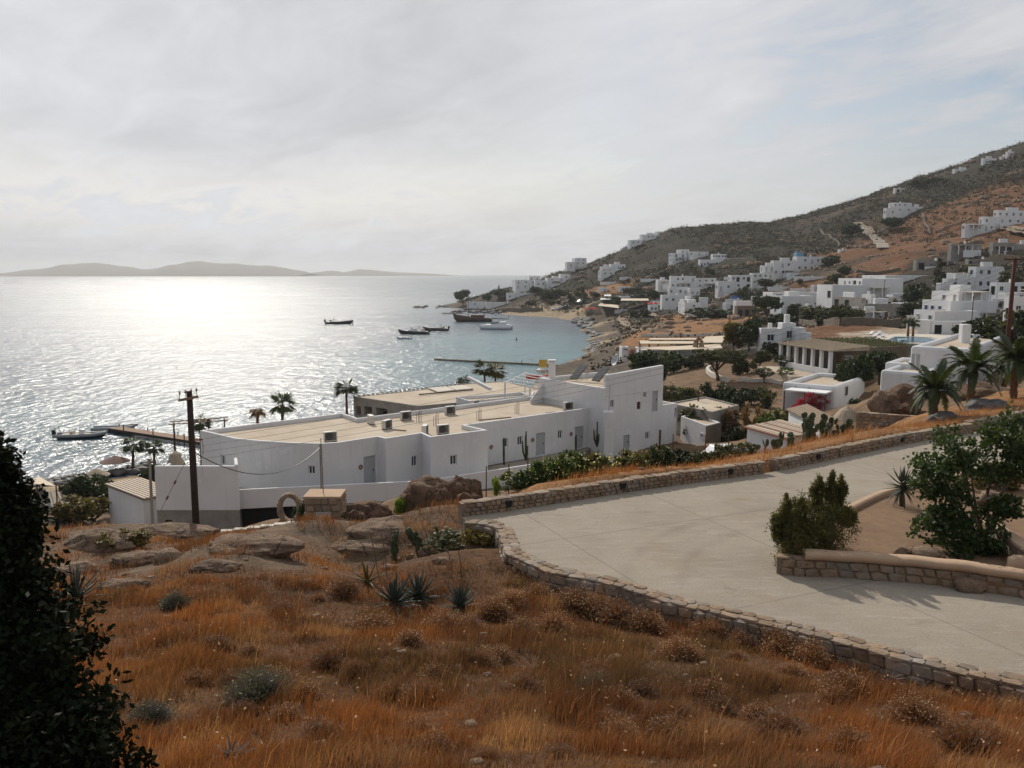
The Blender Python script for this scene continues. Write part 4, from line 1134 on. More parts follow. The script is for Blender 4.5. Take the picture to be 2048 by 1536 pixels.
    for i, (u0, u1, vt, vb, mt, lb) in enumerate(((850, 935, 1058, 1090, 'leaf_olive', 'dark green mat of bush lying over the rock slab'), (925, 1006, 1048, 1088, 'leaf_yellow', 'dusty olive bush at the blunt end of the roadside wall'), (205, 290, 1062, 1098, 'leaf_yellow', 'mossy yellow-green cushion on the left rock outcrop'), (590, 620, 1000, 1040, 'leaf_dark', 'small dark bush by the stone arch'), (785, 812, 990, 1030, 'leaf_bright', 'bright green fig sapling beside the big boulder'), (980, 1002, 955, 985, 'leaf_bright', 'bright green seedling under the fence posts'))):
        p, w_, h_ = shrub_at(u0, u1, vt, vb) if i not in (4, 3, 5) else shrub_at(u0, u1, vt, vb, Y=(31.5, 0, 33, 38, 31.5, 33)[i])
        tree('low_bush', 'bush', lb, 'shrub', p - Vector((0, 0, .15)), h_ * 1.25 + .1, w_ / (h_ * 1.25 + .1) * 1.1, mt, 20 + i % 3)
    # bush mostly added in place of a dark blur before the lens
    def LB(u, v, Y, ru, rv): q = P(u, v, Y); return (q.x, q.y, q.z, ru / F * Y, ru / F * Y * .8, rv / F * Y)
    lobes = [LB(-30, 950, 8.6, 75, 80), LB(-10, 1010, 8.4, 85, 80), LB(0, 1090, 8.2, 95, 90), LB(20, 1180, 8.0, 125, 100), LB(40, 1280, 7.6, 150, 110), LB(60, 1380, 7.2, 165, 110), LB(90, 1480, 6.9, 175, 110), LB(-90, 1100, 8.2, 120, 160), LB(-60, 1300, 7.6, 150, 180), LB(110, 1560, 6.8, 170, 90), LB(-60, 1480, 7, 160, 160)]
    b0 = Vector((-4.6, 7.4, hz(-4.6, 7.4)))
    t = thing('blur_bush', 'tall dark bush standing in for a black blur before the lens', 'bush', b0)
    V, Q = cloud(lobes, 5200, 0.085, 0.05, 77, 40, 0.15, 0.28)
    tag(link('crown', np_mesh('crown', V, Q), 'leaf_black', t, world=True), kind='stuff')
    mb = MB()
    for l in lobes: mb.tube([b0 - Vector((0, 0, .2)), b0.lerp(Vector(l[:3]), .5), Vector(l[:3])], [.08, .05, .015], 6)
    mb.build('limbs', 'bark', t, world=True)

leaf('pale_bloom_leaf', (0.62, 0.55, 0.2), (0.7, 0.62, 0.3), 0.4, 3, tcol=(1, 1, 0.8))
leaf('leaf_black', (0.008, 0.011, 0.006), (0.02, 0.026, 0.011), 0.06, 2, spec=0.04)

def build_rocks():
    boulder('huge rounded brown boulder in front of the white hotel', 800, 905, 958, 1034, 1, 31.5, 'red_rock', 0.8)
    boulder('dark split boulder leaning behind the huge brown boulder', 898, 958, 955, 1010, 2, 33.5, 'red_rock', 0.8)
    boulder('brown boulder tucked against the start of the seaward wall', 908, 962, 985, 1032, 3, 30.8, 'red_rock', 0.7)
    boulder('low square boulder beside the gateway panel', 692, 790, 1006, 1050, 4, 33, 'red_rock', 0.6)
    boulder('reddish boulder under the stone box', 690, 730, 1020, 1062, 5, 32, 'red_rock', 0.7)
    outs = [(690, 890, 1028, 1078, 'broad bare rock slab sloping in front of the boulders'), (640, 830, 1060, 1112, 'cracked pinkish rock slab with grass in its joints'), (400, 590, 1062, 1108, 'wide flat rock outcrop below the utility pole'), (250, 420, 1045, 1080, 'rounded grey rock ridge behind the outcrops'), (90, 260, 1045, 1100, 'long grey rock ridge on the left of the slope'),
            (200, 320, 1092, 1135, 'smooth grey rock hump with a grassy collar'), (300, 365, 1078, 1124, 'dark round rock beside the grey hump'), (185, 290, 1142, 1185, 'smooth tan rock dome set in the dry grass'), (590, 640, 1148, 1172, 'small tan rock showing through the grass'), (370, 470, 1110, 1145, 'flat pale rock sunk in the grass'), (757, 795, 1120, 1140, 'pale grey stone behind the dark agaves'), (835, 870, 1082, 1112, 'brown stone beside the small prickly pear'), (1298, 1345, 1236, 1262, 'grey stone at the foot of the roadside wall'), (1742, 1790, 1326, 1352, 'tan stone in the tall grass under the wall'), (1955, 2010, 1345, 1375, 'greenish stone leaning on the wall foot'),
            (860, 910, 1108, 1128, 'small brown stones by the prickly pear slab'), (90, 190, 1110, 1150, 'shadowy grey outcrop under the dark bush')]
    for i, (u0, u1, vt, vb, lb) in enumerate(outs):
        boulder(lb, u0, u1, vt, vb, 20 + i, None, 'boulder', 0.55, 5 if u1 - u0 > 90 else 4, 'rock_outcrop' if u1 - u0 > 90 else 'rock', sink=0.9)
    boulder('great brown boulder pile below the two-storey house', 1755, 1850, 775, 838, 50, 60, 'red_rock', 0.8)
    boulder('pale cracked boulder behind the great boulder pile', 1745, 1800, 785, 830, 51, 58, 'boulder', 0.8)
    boulder('small round boulder at the foot of the boulder pile', 1792, 1826, 808, 828, 52, 57, 'red_rock', 0.9)
    boulder('grey whale-backed boulder beside the front palm', 1862, 1932, 826, 856, 53, 45, 'shore_rock', 0.8)
    boulder('long grey boulder between the two farther palms', 1945, 2020, 802, 836, 54, 48, 'shore_rock', 0.8)
    boulder('flat grey rock in the golden grass strip', 1735, 1785, 862, 884, 55, 41, 'boulder', 0.9)
    boulder('brown boulder behind the conical thatch roof', 1940, 2040, 772, 810, 56, 58, 'red_rock', 0.9)

# ------------------------------------------------------------------ dry grass and cushion shrubs
def build_grass():
    rng = np.random.default_rng(3)
    def field(n, x0, x1, y0, y1, mask, hgt, wid, dens_pow=1.0, lean=(0.22, -0.1), tone=None):
        x, y = rng.uniform(x0, x1, n), rng.uniform(y0, y1, n)
        m = mask(x, y); x, y = x[m], y[m]
        z = height(x, y)
        clump = np.clip(fbm(x * 1.5, y * 1.5, 5, 3) * 3.2 + .6, 0.32, 1.35)
        big = fbm(x * 0.33, y * 0.33, 8, 3)
        k = len(x)
        h = hgt * clump * rng.uniform(.5, 1.25, k) * (1 + 0.5 * big)
        a = rng.uniform(0, 6.283, k); ln_ = rng.uniform(0.05, 0.45, k)
        dx = np.cos(a) * ln_ + lean[0]; dy = np.sin(a) * ln_ + lean[1]
        b = rng.uniform(0, 6.283, k); wv = wid * rng.uniform(.6, 1.3, k)
        wx, wy = np.cos(b) * wv, np.sin(b) * wv
        base = np.stack([x, y, z - 0.02], 1)
        mid = base + np.stack([dx * h * .35, dy * h * .35, h * .6], 1)
        tip = base + np.stack([dx * h, dy * h, h], 1)
        W = np.stack([wx, wy, np.zeros(k)], 1)
        V = np.stack([base - W, base + W, mid + W * .7, mid - W * .7, tip], 1).reshape(-1, 3)
        i = np.arange(k)[:, None] * 5
        T = np.concatenate([i + [0, 1, 2], i + [0, 2, 3], i + [3, 2, 4]])
        t1, t2, t3, t4 = np.array([0.74, 0.48, 0.30]), np.array([0.40, 0.28, 0.22]), np.array([0.95, 0.84, 0.70]), np.array([0.36, 0.35, 0.30])
        p1 = np.clip(fbm(x * .45, y * .45, 61, 3) * 4 + .5, 0, 1)[:, None]; p2 = np.clip(fbm(x * .8, y * .8, 71, 3) * 4.5 - .25, 0, 1)[:, None]; p3 = np.clip(fbm(x * .3, y * .3, 81, 3) * 4 - .15, 0, 1)[:, None]
        c = t1 * p1 + t2 * (1 - p1); c = c * (1 - p2) + t3 * p2; c = c * (1 - p3) + t4 * p3
        if tone is not None: c = c * 0.3 + np.array(tone) * 0.7
        c = c * rng.uniform(.55, 1.3, (k, 1))
        return V, T, np.repeat(c, 5, 0)
    notroad = lambda x, y: ~inside(road_poly, x, y) & (dist_line(nl, x, y) > 0.15)
    rockiness = lambda x, y: ((y < 23) | (fbm(x * .45, y * .45, 17, 3) > -0.10 + (y - 23) * 0.012))
    m1 = lambda x, y: notroad(x, y) & (np.abs(x) < y * .66 + 1.5) & (x < 22) & rockiness(x, y)
    parts = [field(150000, -11, 12, 6.0, 14, m1, .29, .0044), field(150000, -16, 16, 13, 22, m1, .27, .006), field(60000, -22, 6, 21, 36, lambda x, y: m1(x, y) & ~inside(road_poly, x, y) & (y < 33), .28, .009)]
    fl = np.array([(p.x, p.y) for p in far_line])
    strip = lambda x, y: (~inside(road_poly, x, y)) & (dist_line(fl, x, y) > 0.5) & (dist_line(fl, x, y) < 3.4) & (y > 24) & (y > np.interp(x, fl[:, 0], fl[:, 1]) + .3)
    parts.append(field(60000, -4, 32, 27, 52, strip, .34, .009, tone=(1.0, 0.72, 0.42)))
    parts.append(field(4500, -14, 14, 6.5, 24, m1, .46, .0045, tone=(1.2, 1.08, .88)))
    off, V, T, Cc = 0, [], [], []
    for v, t, c in parts:
        V.append(v); T.append(t + off); Cc.append(c); off += len(v)
    me = np_mesh('dry_grass', np.concatenate(V), np.concatenate(T), False, ('tint', np.concatenate(Cc)))
    tag(link('dry_grass', me, 'dry_grass'), 'tall dry golden-brown grass covering the slope', 'grass', kind='stuff')
    # loose stones in the grass
    base = rock_mesh(91, 1, .2, .4); bv = np.array([v.co[:] for v in base.vertices]); bf = np.array([p_.vertices[:] for p_ in base.polygons])
    x, y = rng.uniform(-16, 14, 420), rng.uniform(7, 34, 420); m = notroad(x, y) & (x < 12); x, y = x[m], y[m]; k = len(x)
    s = (rng.uniform(.3, 1, k) ** 3 * .15)[:, None, None]
    Vs = (bv[None] * s * [1.2, .9, .6] + np.stack([x, y, height(x, y)], 1)[:, None, :]).reshape(-1, 3)
    tag(link('loose_stones', np_mesh('loose_stones', Vs, (bf[None] + (np.arange(k) * len(bv))[:, None, None]).reshape(-1, 3)), 'boulder'), 'small loose stones lying in the dry grass', 'stones', kind='stuff')
    # pale umbel flowers and fallen bits between the stems
    k = 900
    x, y = rng.uniform(-14, 14, k), rng.uniform(7, 26, k); m = m1(x, y); x, y = x[m], y[m]
    V, Q = leaf_quads(np.stack([x, y, height(x, y) + rng.uniform(.2, .5, len(x))], 1), .05, .03, rng)
    tag(link('dry_flower_heads', np_mesh('dry_flower_heads', V, Q), 'seed_head'), 'pale dry flower heads scattered in the grass', 'flowers', kind='stuff')

def cushion_meshes(seed):
    rng = np.random.default_rng(seed)
    k = 1500
    d = rng.normal(size=(k, 3)); d[:, 2] = abs(d[:, 2]) + .05; d /= np.linalg.norm(d, axis=1, keepdims=True)
    r = rng.uniform(.55, 1.05, k)[:, None] * (1 + .12 * np.sin(d[:, :1] * 5 + seed) * np.cos(d[:, 1:2] * 4))
    tip = d * r * [.5, .5, .62]; base = d * [.2, .2, .05] * .4
    perp = np.cross(d, rng.normal(size=(k, 3))); perp /= np.linalg.norm(perp, axis=1, keepdims=True)
    st = base + (tip - base) * rng.uniform(.25, .6, k)[:, None]
    V = np.stack([st - perp * .006, st + perp * .006, tip + rng.normal(size=(k, 3)) * .03], 1).reshape(-1, 3)
    tw_ = np_mesh('twigs', V, np.arange(3 * k).reshape(k, 3))
    m = rng.uniform(size=k) < .3
    V2, Q2 = leaf_quads(tip[m] * 1.02, .03, .024, rng)
    V3, Q3 = leaf_quads(tip[~m] * rng.uniform(.75, 1, (int((~m).sum()), 1)), .06, .02, rng)
    return tw_, np_mesh('seed_heads', V2, Q2), np_mesh('leaves', V3, Q3)
def build_cushions():
    cm = [cushion_meshes(i) for i in range(3)]
    cg = [tuple(m.copy() for m in s) for s in cm]
    spots = [(745, 1262, 84, 0), (890, 1256, 80, 0), (938, 1258, 60, 1), (990, 1234, 72, 0), (1024, 1208, 62, 0), (1075, 1196, 62, 0), (1150, 1216, 92, 0), (1195, 1228, 76, 0), (1107, 1262, 74, 0), (1045, 1266, 66, 0), (1236, 1246, 92, 1), (1290, 1262, 80, 0), (1420, 1272, 86, 0), (1362, 1318, 84, 0), (1480, 1290, 70, 1), (1566, 1306, 104, 0), (1622, 1330, 84, 0), (1694, 1388, 96, 0), (1195, 1346, 60, 0), (1190, 1386, 74, 2), (1142, 1412, 60, 1), (1225, 1462, 90, 1), (1340, 1480, 100, 0), (1120, 1515, 70, 1), (520, 1400, 130, 2), (690, 1190, 70, 1), (660, 1330, 80, 1), (430, 1300, 70, 1), (1830, 1440, 110, 0), (1560, 1470, 110, 1), (1700, 1500, 90, 0), (850, 1400, 90, 1), (960, 1330, 70, 0), (300, 1440, 90, 2), (820, 1290, 60, 0), (640, 1480, 90, 1), (1420, 1395, 80, 0), (560, 1230, 60, 1), (350, 1215, 60, 2), (1930, 1500, 110, 1)]
    rg = random.Random(4)
    r2 = random.Random(19)
    while len(spots) < 85:
        u, v = r2.uniform(180, 2040), 1180 + 350 * r2.random() ** .8
        if v > 1160 + max(0, u - 1000) * .215 + 25: spots.append((u, v, r2.uniform(28, 70) * (.6 + .8 * (v - 1150) / 400), r2.choice((0, 0, 0, 1, 1)) ))
    names = {0: ('twig', 'seed_head', 'dry cushion bush with pale seed heads on the grass slope', 'seeding cushion bushes'), 1: ('twig', 'grey_twig', 'dull brown cushion bush without seed heads on the grass slope', 'bare cushion bushes'), 2: ('grey_twig', 'leaf_olive', 'grey-green cushion bush on the grass slope', 'grey-green cushion bushes')}
    cache = {}
    for i, (u, v, wpx, kd) in enumerate(spots):
        q = gp(u, v); s = wpx / F * q.y
        a, b, lb, gr = names[kd]
        t = thing('cushion_bush', lb, 'bush', (q.x, q.y, q.z - .03), rg.uniform(0, 6), gr, scale=(s * 1.3, s * 1.3, s * rg.uniform(.85, 1.15)))
        key = (i % 3, kd)
        if key not in cache:
            st = tuple(m.copy() for m in cm[i % 3])
            for mm, mt in zip(st, (a, b, a if kd != 2 else 'leaf_olive')): mm.materials.append(MATS[mt])
            cache[key] = st
        for nm, mm in zip(('twigs', 'seed_heads', 'leaves'), cache[key]):
            tag(link(nm, mm, None, t), kind='stuff')

# ------------------------------------------------------------------ flat-roofed white buildings
def inset(poly, d):
    k = len(poly); out = []
    for i in range(k):
        p0, p1, p2 = Vector(poly[i - 1][:2]), Vector(poly[i][:2]), Vector(poly[(i + 1) % k][:2])
        a, b = (p1 - p0).normalized(), (p2 - p1).normalized()
        na, nb = Vector((-a.y, a.x)), Vector((-b.y, b.x))
        m_ = na + nb
        m_ = m_ / max(0.35, m_.dot(na))
        if m_.length > 2.5: m_ = m_.normalized() * 2.5
        out.append((p1.x + m_.x * d, p1.y + m_.y * d))
    return out
def wall_face(mb, p0, p1, z0, z1, ops, depth):
    """upright wall p0->p1 (outside on the right of travel) with recessed openings (s0,s1,za,zb)"""
    d = Vector((p1[0] - p0[0], p1[1] - p0[1])); L = d.length; d /= L
    nin = Vector((-d.y, d.x))
    ops = [(max(.05, a), min(L - .05, b), max(z0 + .02, c), min(z1 - .05, e)) for a, b, c, e in ops]
    ss = sorted({0.0, L, *[q for o in ops for q in o[:2]]}); zs = sorted({z0, z1, *[q for o in ops for q in o[2:]]})
    pt = lambda s, z, q=0.0: (p0[0] + d.x * s + nin.x * q, p0[1] + d.y * s + nin.y * q, z)
    for i in range(len(ss) - 1):
        for j in range(len(zs) - 1):
            sm, zm = (ss[i] + ss[i + 1]) / 2, (zs[j] + zs[j + 1]) / 2
            if any(o[0] < sm < o[1] and o[2] < zm < o[3] for o in ops): continue
            mb.add([pt(ss[i], zs[j]), pt(ss[i + 1], zs[j]), pt(ss[i + 1], zs[j + 1]), pt(ss[i], zs[j + 1])], [(0, 1, 2, 3)])
    for a, b, c, e in ops:
        o4, i4 = [pt(a, c), pt(b, c), pt(b, e), pt(a, e)], [pt(a, c, depth), pt(b, c, depth), pt(b, e, depth), pt(a, e, depth)]
        mb.add(o4 + i4, [(0, 4, 5, 1), (1, 5, 6, 2), (2, 6, 7, 3), (3, 7, 4, 0), (4, 7, 6, 5)])
    return d, nin, ops
def fill_opening(t, p0, d, nin, o, kind, depth):
    a, b, c, e = o; sm, zm = (a + b) / 2, (c + e) / 2
    q = depth - .035
    ctr = (p0[0] + d.x * sm + nin.x * q, p0[1] + d.y * sm + nin.y * q, zm)
    rz = math.atan2(d.y, d.x); w_, h_ = b - a - .01, e - c - .01
    if kind in ('window', 'blue_window', 'dark_window'):
        fr = MB(); fw = min(.07, w_ * .14)
        mats = {'window': 'white_trim', 'blue_window': 'blue_paint', 'dark_window': 'door_brown'}
        R_ = Matrix.Rotation(rz, 3, 'Z')
        for dx, dz, sx, sz in ((-w_ / 2 + fw / 2, 0, fw, h_), (w_ / 2 - fw / 2, 0, fw, h_), (0, h_ / 2 - fw / 2, w_ - 2 * fw, fw), (0, -h_ / 2 + fw / 2, w_ - 2 * fw, fw), (0, 0, fw * .7, h_ - 2 * fw)):
            off = R_ @ Vector((dx, -.012, dz)); fr.box(Vector(ctr) + off, (sx, .05, sz), rz)
        f_ = fr.build('window', mats[kind], t, world=True)
        MB().box(ctr, (w_ - .012, .02, h_ - .012), rz).build('pane', 'glass', f_, world=True)
    elif kind == 'gap':
        MB().box(ctr, (w_, .03, h_), rz).build('opening', 'black_gap', t, world=True)
    else:
        mt = {'door': 'door_grey', 'brown_door': 'door_brown', 'blue_door': 'blue_paint'}[kind]
        dd = MB().box(ctr, (w_, .05, h_), rz)
        dr = dd.build('door', mt, t, world=True)
        R_ = Matrix.Rotation(rz, 3, 'Z')
        MB().box(Vector(ctr) + R_ @ Vector((w_ * .36, -.05, -.02)), (.05, .06, .14), rz).build('handle', 'dark_metal', dr, world=True)
def block(t, poly, z0, z1, ops=None, parapet=.3, thick=.22, wall='white_wash', roof='roof_screed', depth=.16, bevel=.05, wname='wall', hide_roof=False):
    """poly: CCW plan. ops: {edge: [(s0,s1,za,zb,kind)]}"""
    ops = ops or {}
    mb = MB(); k = len(poly); fills = []
    for i in range(k):
        p0, p1 = poly[i], poly[(i + 1) % k]
        oo = ops.get(i, [])
        d, nin, cl = wall_face(mb, p0, p1, z0, z1, [o[:4] for o in oo], depth)
        fills += [(p0, d, nin, c, o[4]) for c, o in zip(cl, oo)]
    ins = inset(poly, thick)
    for i in range(k):
        j = (i + 1) % k
        a, b, c, e = poly[i], poly[j], ins[j], ins[i]
        mb.add([(*a[:2], z1), (*b[:2], z1), (*c, z1), (*e, z1), (*c, z1 - parapet - .02), (*e, z1 - parapet - .02)], [(0, 1, 2, 3), (3, 2, 4, 5)])
    me = mb.mesh(wname)
    bm = bmesh.new(); bm.from_mesh(me); bmesh.ops.remove_doubles(bm, verts=bm.verts, dist=.0015); bm.to_mesh(me); bm.free()
    o = link(wname, me, wall, t, world=True)
    if bevel:
        bv = o.modifiers.new('bevel', 'BEVEL'); bv.width = bevel; bv.segments = 2; bv.limit_method = 'ANGLE'; bv.angle_limit = R(50)
    if not hide_roof:
        rm = bpy.data.meshes.new('roof'); bm = bmesh.new()
        f = bm.faces.new([bm.verts.new((x, y, z1 - parapet)) for x, y in ins]); bmesh.ops.triangulate(bm, faces=[f]); bm.to_mesh(rm); bm.free()
        link('roof', rm, roof, t, world=True)
    for p0, d, nin, c, kd in fills: fill_opening(t, p0, d, nin, c, kd, depth)
    return o
def px_op(p0, p1, u0, v0, u1, v1, kind, zmin=None):
    s0, za = on_wall(p0, p1, u0, v0); s1, zb = on_wall(p0, p1, u1, v1)
    za, zb = min(za, zb), max(za, zb)
    if zmin is not None: za = zmin
    return (min(s0, s1), max(s0, s1), za, zb, kind)
def xy(p): return (p.x, p.y)

surf('ac_shade', (0.16, 0.15, 0.135), (0.11, 0.10, 0.09), 4, 0.7)  # shade on the front of the units, put into the colour
def ac_unit(label, u, v, z, rz, s=1.0):
    p = G(u, v, z)
    t = thing('air_conditioner', label, 'air conditioner', p, rz, 'air conditioning units on the roofs', scale=s)
    MB().box((0, 0, .36), (.86, .34, .62)).build('case', 'ac_case', t, bevel=.02)
    MB().box((-.02, -.165, .37), (.74, .03, .52)).build('shaded_front', 'ac_shade', t)  # added dark sheet paints the front face as shaded
    g = MB().lathe([(0.01, 0), (.25, 0), (.25, .02), (.01, .025)], 18).build('fan_grille', 'dark_metal', t, loc=(-.1, -.182, .37), rot=(R(90), 0, 0))
    for x in (-.3, .3): MB().box((x, 0, .025), (.08, .4, .05)).build('foot', 'dark_metal', t)
    return t

def build_hotel():
    ZP, Z0 = 12.25, 8.75
    hotel = thing('hotel_building', 'long white flat-roofed hotel with beige roof terraces above the beach', 'building', G(640, 972, Z0))
    fr = [(400, 861), (420, 865), (470, 877), (525, 882), (590, 886), (645, 887), (677, 885), (755, 873), (771, 877), (842, 866), (860, 874), (975, 860), (930, 850), (1185, 815)]
    bk = [(1150, 803), (1062, 792), (715, 836), (685, 826)]
    pts = [xy(G(u, v, ZP)) for u, v in fr + bk]
    E = lambda i: (pts[i], pts[(i + 1) % len(pts)])
    ops = {1: [px_op(*E(1), 441, 909, 451, 932, 'window')], 4: [px_op(*E(4), 616, 931, 631, 949, 'window')], 6: [px_op(*E(6), 727, 914, 752, 972, 'door', Z0 + .03)],
           8: [px_op(*E(8), 823, 912, 835, 932, 'window')], 10: [px_op(*E(10), 900, 911, 914, 929, 'window')],
           12: [px_op(*E(12), 1005, 877, 1016, 894, 'window'), px_op(*E(12), 1035, 873, 1045, 890, 'window'), px_op(*E(12), 1072, 867, 1090, 910, 'door', Z0 + .03), px_op(*E(12), 1116, 861, 1125, 877, 'window'), px_op(*E(12), 1150, 854, 1167, 897, 'door', Z0 + .03)]}
    block(hotel, pts, Z0 - .3, ZP, ops, parapet=.32, thick=.2)
    for i, u, v in ((6, 721, 934), (12, 982, 894), (12, 1065, 880), (12, 1142, 868)):
        p0, p1 = E(i); s, z = on_wall(p0, p1, u, v); d = Vector((p1[0] - p0[0], p1[1] - p0[1])).normalized()
        c = (p0[0] + d.x * s + d.y * .02, p0[1] + d.y * s - d.x * .02, z); rz = math.atan2(d.y, d.x)
        mb = MB()
        for a in range(7):
            mb.box((c[0] + d.x * .12 * math.cos(a * .9), c[1] + d.y * .12 * math.cos(a * .9), z + .12 * math.sin(a * .9)), (.12, .05, .09), rz, 0, a * .9)
        mb.build('wall_ornament', 'terracotta', hotel, world=True)
    # walkway in front, its parapet, the lower storey with the garage
    w0, w1, w2 = xy(G(476, 980, 9.8)), xy(G(847, 962, 9.8)), xy(G(1112, 921, 9.8))
    tl = xy(G(309, 932, 11.6)); tr = xy(G(475, 932, 11.6))
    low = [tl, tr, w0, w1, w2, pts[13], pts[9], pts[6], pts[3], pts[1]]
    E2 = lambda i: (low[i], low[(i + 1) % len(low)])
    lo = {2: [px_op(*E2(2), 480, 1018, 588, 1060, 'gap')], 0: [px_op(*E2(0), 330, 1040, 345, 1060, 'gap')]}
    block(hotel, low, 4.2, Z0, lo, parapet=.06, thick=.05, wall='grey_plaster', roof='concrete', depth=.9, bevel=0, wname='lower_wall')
    def slab(a, b, z0, z1, th, name='parapet', mat='white_wash', par=hotel):
        d = Vector((b[0] - a[0], b[1] - a[1])); L = d.length; d /= L; nn = Vector((-d.y, d.x))
        c = Vector(a) + d * L / 2 + nn * (th / 2 - .03)
        return MB().box((c.x, c.y, (z0 + z1) / 2), (L, th, z1 - z0), math.atan2(d.y, d.x)).build(name, mat, par, world=True, bevel=.03)
    slab(w0, w1, Z0 - .25, 9.82, .18); slab(w1, w2, Z0 - .25, 9.8, .18)
    slab(tl, tr, Z0 - .1, 11.6, .22)
    d1 = Vector(pts[2]) - Vector(tr)
    slab(tr, (tr[0] + d1.x * .35, tr[1] + d1.y * .35), Z0 - .1, 11.7, .2)
    slab((tl[0] - .5, tl[1] + 3.4), (tl[0], tl[1] + .0), Z0 - .1, 11.0, .2)
    slab(xy(G(986, 942, 9.2)), xy(G(1021, 936, 9.2)), Z0, 9.2, .3, 'planter')
    # fire extinguisher-like red box by the corner, service cable post
    # the tower at the right end
    C, Ee = (7.8, 71.0), (13.75, 75.35)
    dn = Vector((-.59, .81))
    tp_ = [C, Ee, (Ee[0] + dn.x * 9, Ee[1] + dn.y * 9), (C[0] + dn.x * 9, C[1] + dn.y * 9)]
    tower = thing('hotel_tower', 'two-storey white tower wing with roof terrace and chimney at the hotel end', 'building', (C[0], C[1], Z0))
    to = {0: [px_op(C, Ee, 1287, 780, 1293, 795, 'window'), px_op(C, Ee, 1305, 777, 1315, 822, 'door'), px_op(C, Ee, 1274, 804, 1281, 818, 'dark_window'), px_op(C, Ee, 1247, 871, 1259, 897, 'door'), px_op(C, Ee, 1291, 864, 1299, 878, 'window'), px_op(C, Ee, 1318, 860, 1326, 888, 'brown_door'), px_op(C, Ee, 1221, 800, 1228, 815, 'window')]}
    block(tower, tp_, 6.5, 14.2, to, parapet=.4, thick=.25)
    dr = Vector((.807, .59)); a = Vector(C) + dr * .4; b = Vector(Ee)
    nn = Vector((.59, -.807)) * .02
    q0, q1 = a + nn, b + nn; q2, q3 = b - nn * 18, a - nn * 18
    MB().prism([tuple(q0), tuple(q1), tuple(q2), tuple(q3)], 13.4, [15.3, 15.72, 15.72, 15.3]).build('high_parapet', 'white_wash', tower, world=True, bevel=.05)
    # sloping left parapet and chimney
    l0 = Vector(tp_[3]); l1 = Vector((2.2, 76.2))
    def xyz(u, v, z): return G(u, v, z)
    ch = P(1104, 757, 77.5)
    MB().box((ch.x, ch.y, 14.9), (.62, .5, 1.9)).build('chimney', 'white_wash', tower, world=True, bevel=.1)
    MB().box((ch.x, ch.y, 15.93), (.74, .6, .12)).build('chimney_cap', 'white_trim', tower, world=True, bevel=.04)
    p_a, p_b = P(1062, 799, 76.5), P(1093, 757, 78)
    wl = [(p_a.x, p_a.y), (p_b.x, p_b.y), (p_b.x + .2, p_b.y + .3), (p_a.x - .1, p_a.y + .35)]
    MB().prism(wl, 10, [p_a.z, p_b.z, p_b.z, p_a.z]).build('ramped_wall', 'white_wash', tower, world=True, bevel=.05)
    # wall joining the long wing to the tower
    wj0, wj1 = Vector(pts[14]), Vector(C)
    jl = thing('link_wing', 'low white wing joining the long hotel block to the tower', 'building', (pts[14][0], pts[14][1], Z0))
    block(jl, [tuple(Vector(pts[13]) + Vector((.3, .8))), (C[0] + .02, C[1] + .4), tp_[3], (p_a.x, p_a.y + .5), tuple(Vector(pts[15]) + Vector((.3, .2)))], 6.5, 12.6, {}, .2, .2, roof='roof_screed')
    # buttress column at the tower corner with cable mast
    bt = P(1217, 897, 69.6)
    MB().prism([(bt.x - .42, bt.y), (bt.x + .42, bt.y - .05), (bt.x + .45, bt.y + .8), (bt.x - .45, bt.y + .8)], 6.8, 12.4).build('buttress', 'white_wash', tower, world=True, bevel=.12)
    MB().tube([(bt.x, bt.y + .2, 12.4), (bt.x + .05, bt.y + .2, 14.6)], [.03, .03], 6).build('cable_mast', 'grey_metal', tower, world=True)
    # lower right step of the tower and the stone-ended annex
    st = [Ee, tuple(Vector(Ee) + dr * 1.9), tuple(Vector(Ee) + dr * 1.9 + dn * 5), tuple(Vector(Ee) + dn * 5)]
    block(tower, st, 6.5, 12.05, {0: [px_op(st[0], st[1], 1349, 815, 1357, 833, 'window')]}, .25, .2, wname='step_wall')
    an = thing('hotel_annex', 'low white annex with a stone end wall below the tower', 'building', P(1412, 897, 72))
    A0, A1, A2 = G(1362, 832, 10.8), G(1412, 851, 10.8), G(1440, 844, 10.8)
    A3 = A0 + (A2 - A1)
    ap = [xy(A0), xy(A1), xy(A2), xy(A3)]
    block(an, ap, 6.5, 10.8, {0: [px_op(ap[0], ap[1], 1401, 865, 1407, 877, 'window')]}, .2, .2)
    d = (A2 - A1); L = math.hypot(d.x, d.y); nn = Vector((d.y, -d.x)) / L
    MB().box(((A1.x + A2.x) / 2 + nn.x * .06, (A1.y + A2.y) / 2 + nn.y * .06, 8.6), (L, .14, 4.3), math.atan2(d.y, d.x)).build('stone_facing', 'far_stone', an, world=True)
    dd = (A1 - A0)
    # outside stair balustrade
    # ------ roof gear on the tower
    zr = 13.8
    for i, (u0, v0, u1, v1) in enumerate(((1153, 762, 1182, 728), (1198, 766, 1236, 735))):
        a = G(u0, v0, zr + .1); Lp = 2.1
        t = thing('solar_panel', ('tilted solar panel on legs beside the chimney', 'tilted solar panel propped under the satellite dish')[i], 'solar panel', a, R(36))
        MB().box((.75, .55, .75), (1.9, 1.1, .07), 0, 0, -R(42)).build('panel', 'weathered_wood', t)
        MB().box((.75 - .035, .55, .75 + .045), (1.8, 1.0, .02), 0, 0, -R(42)).build('glass_face', 'panel_glass', t)
        for yy in (.1, 1.0): MB().tube([(1.4, yy, -.1), (1.35, yy, 1.33)], [.03, .03], 5).build('leg', 'grey_metal', t)
    p = G(1232, 752, zr); dz = P(1241, 721, p.y)
    t = thing('satellite_dish', 'round white satellite dish on a bracket on the tower roof', 'antenna', p)
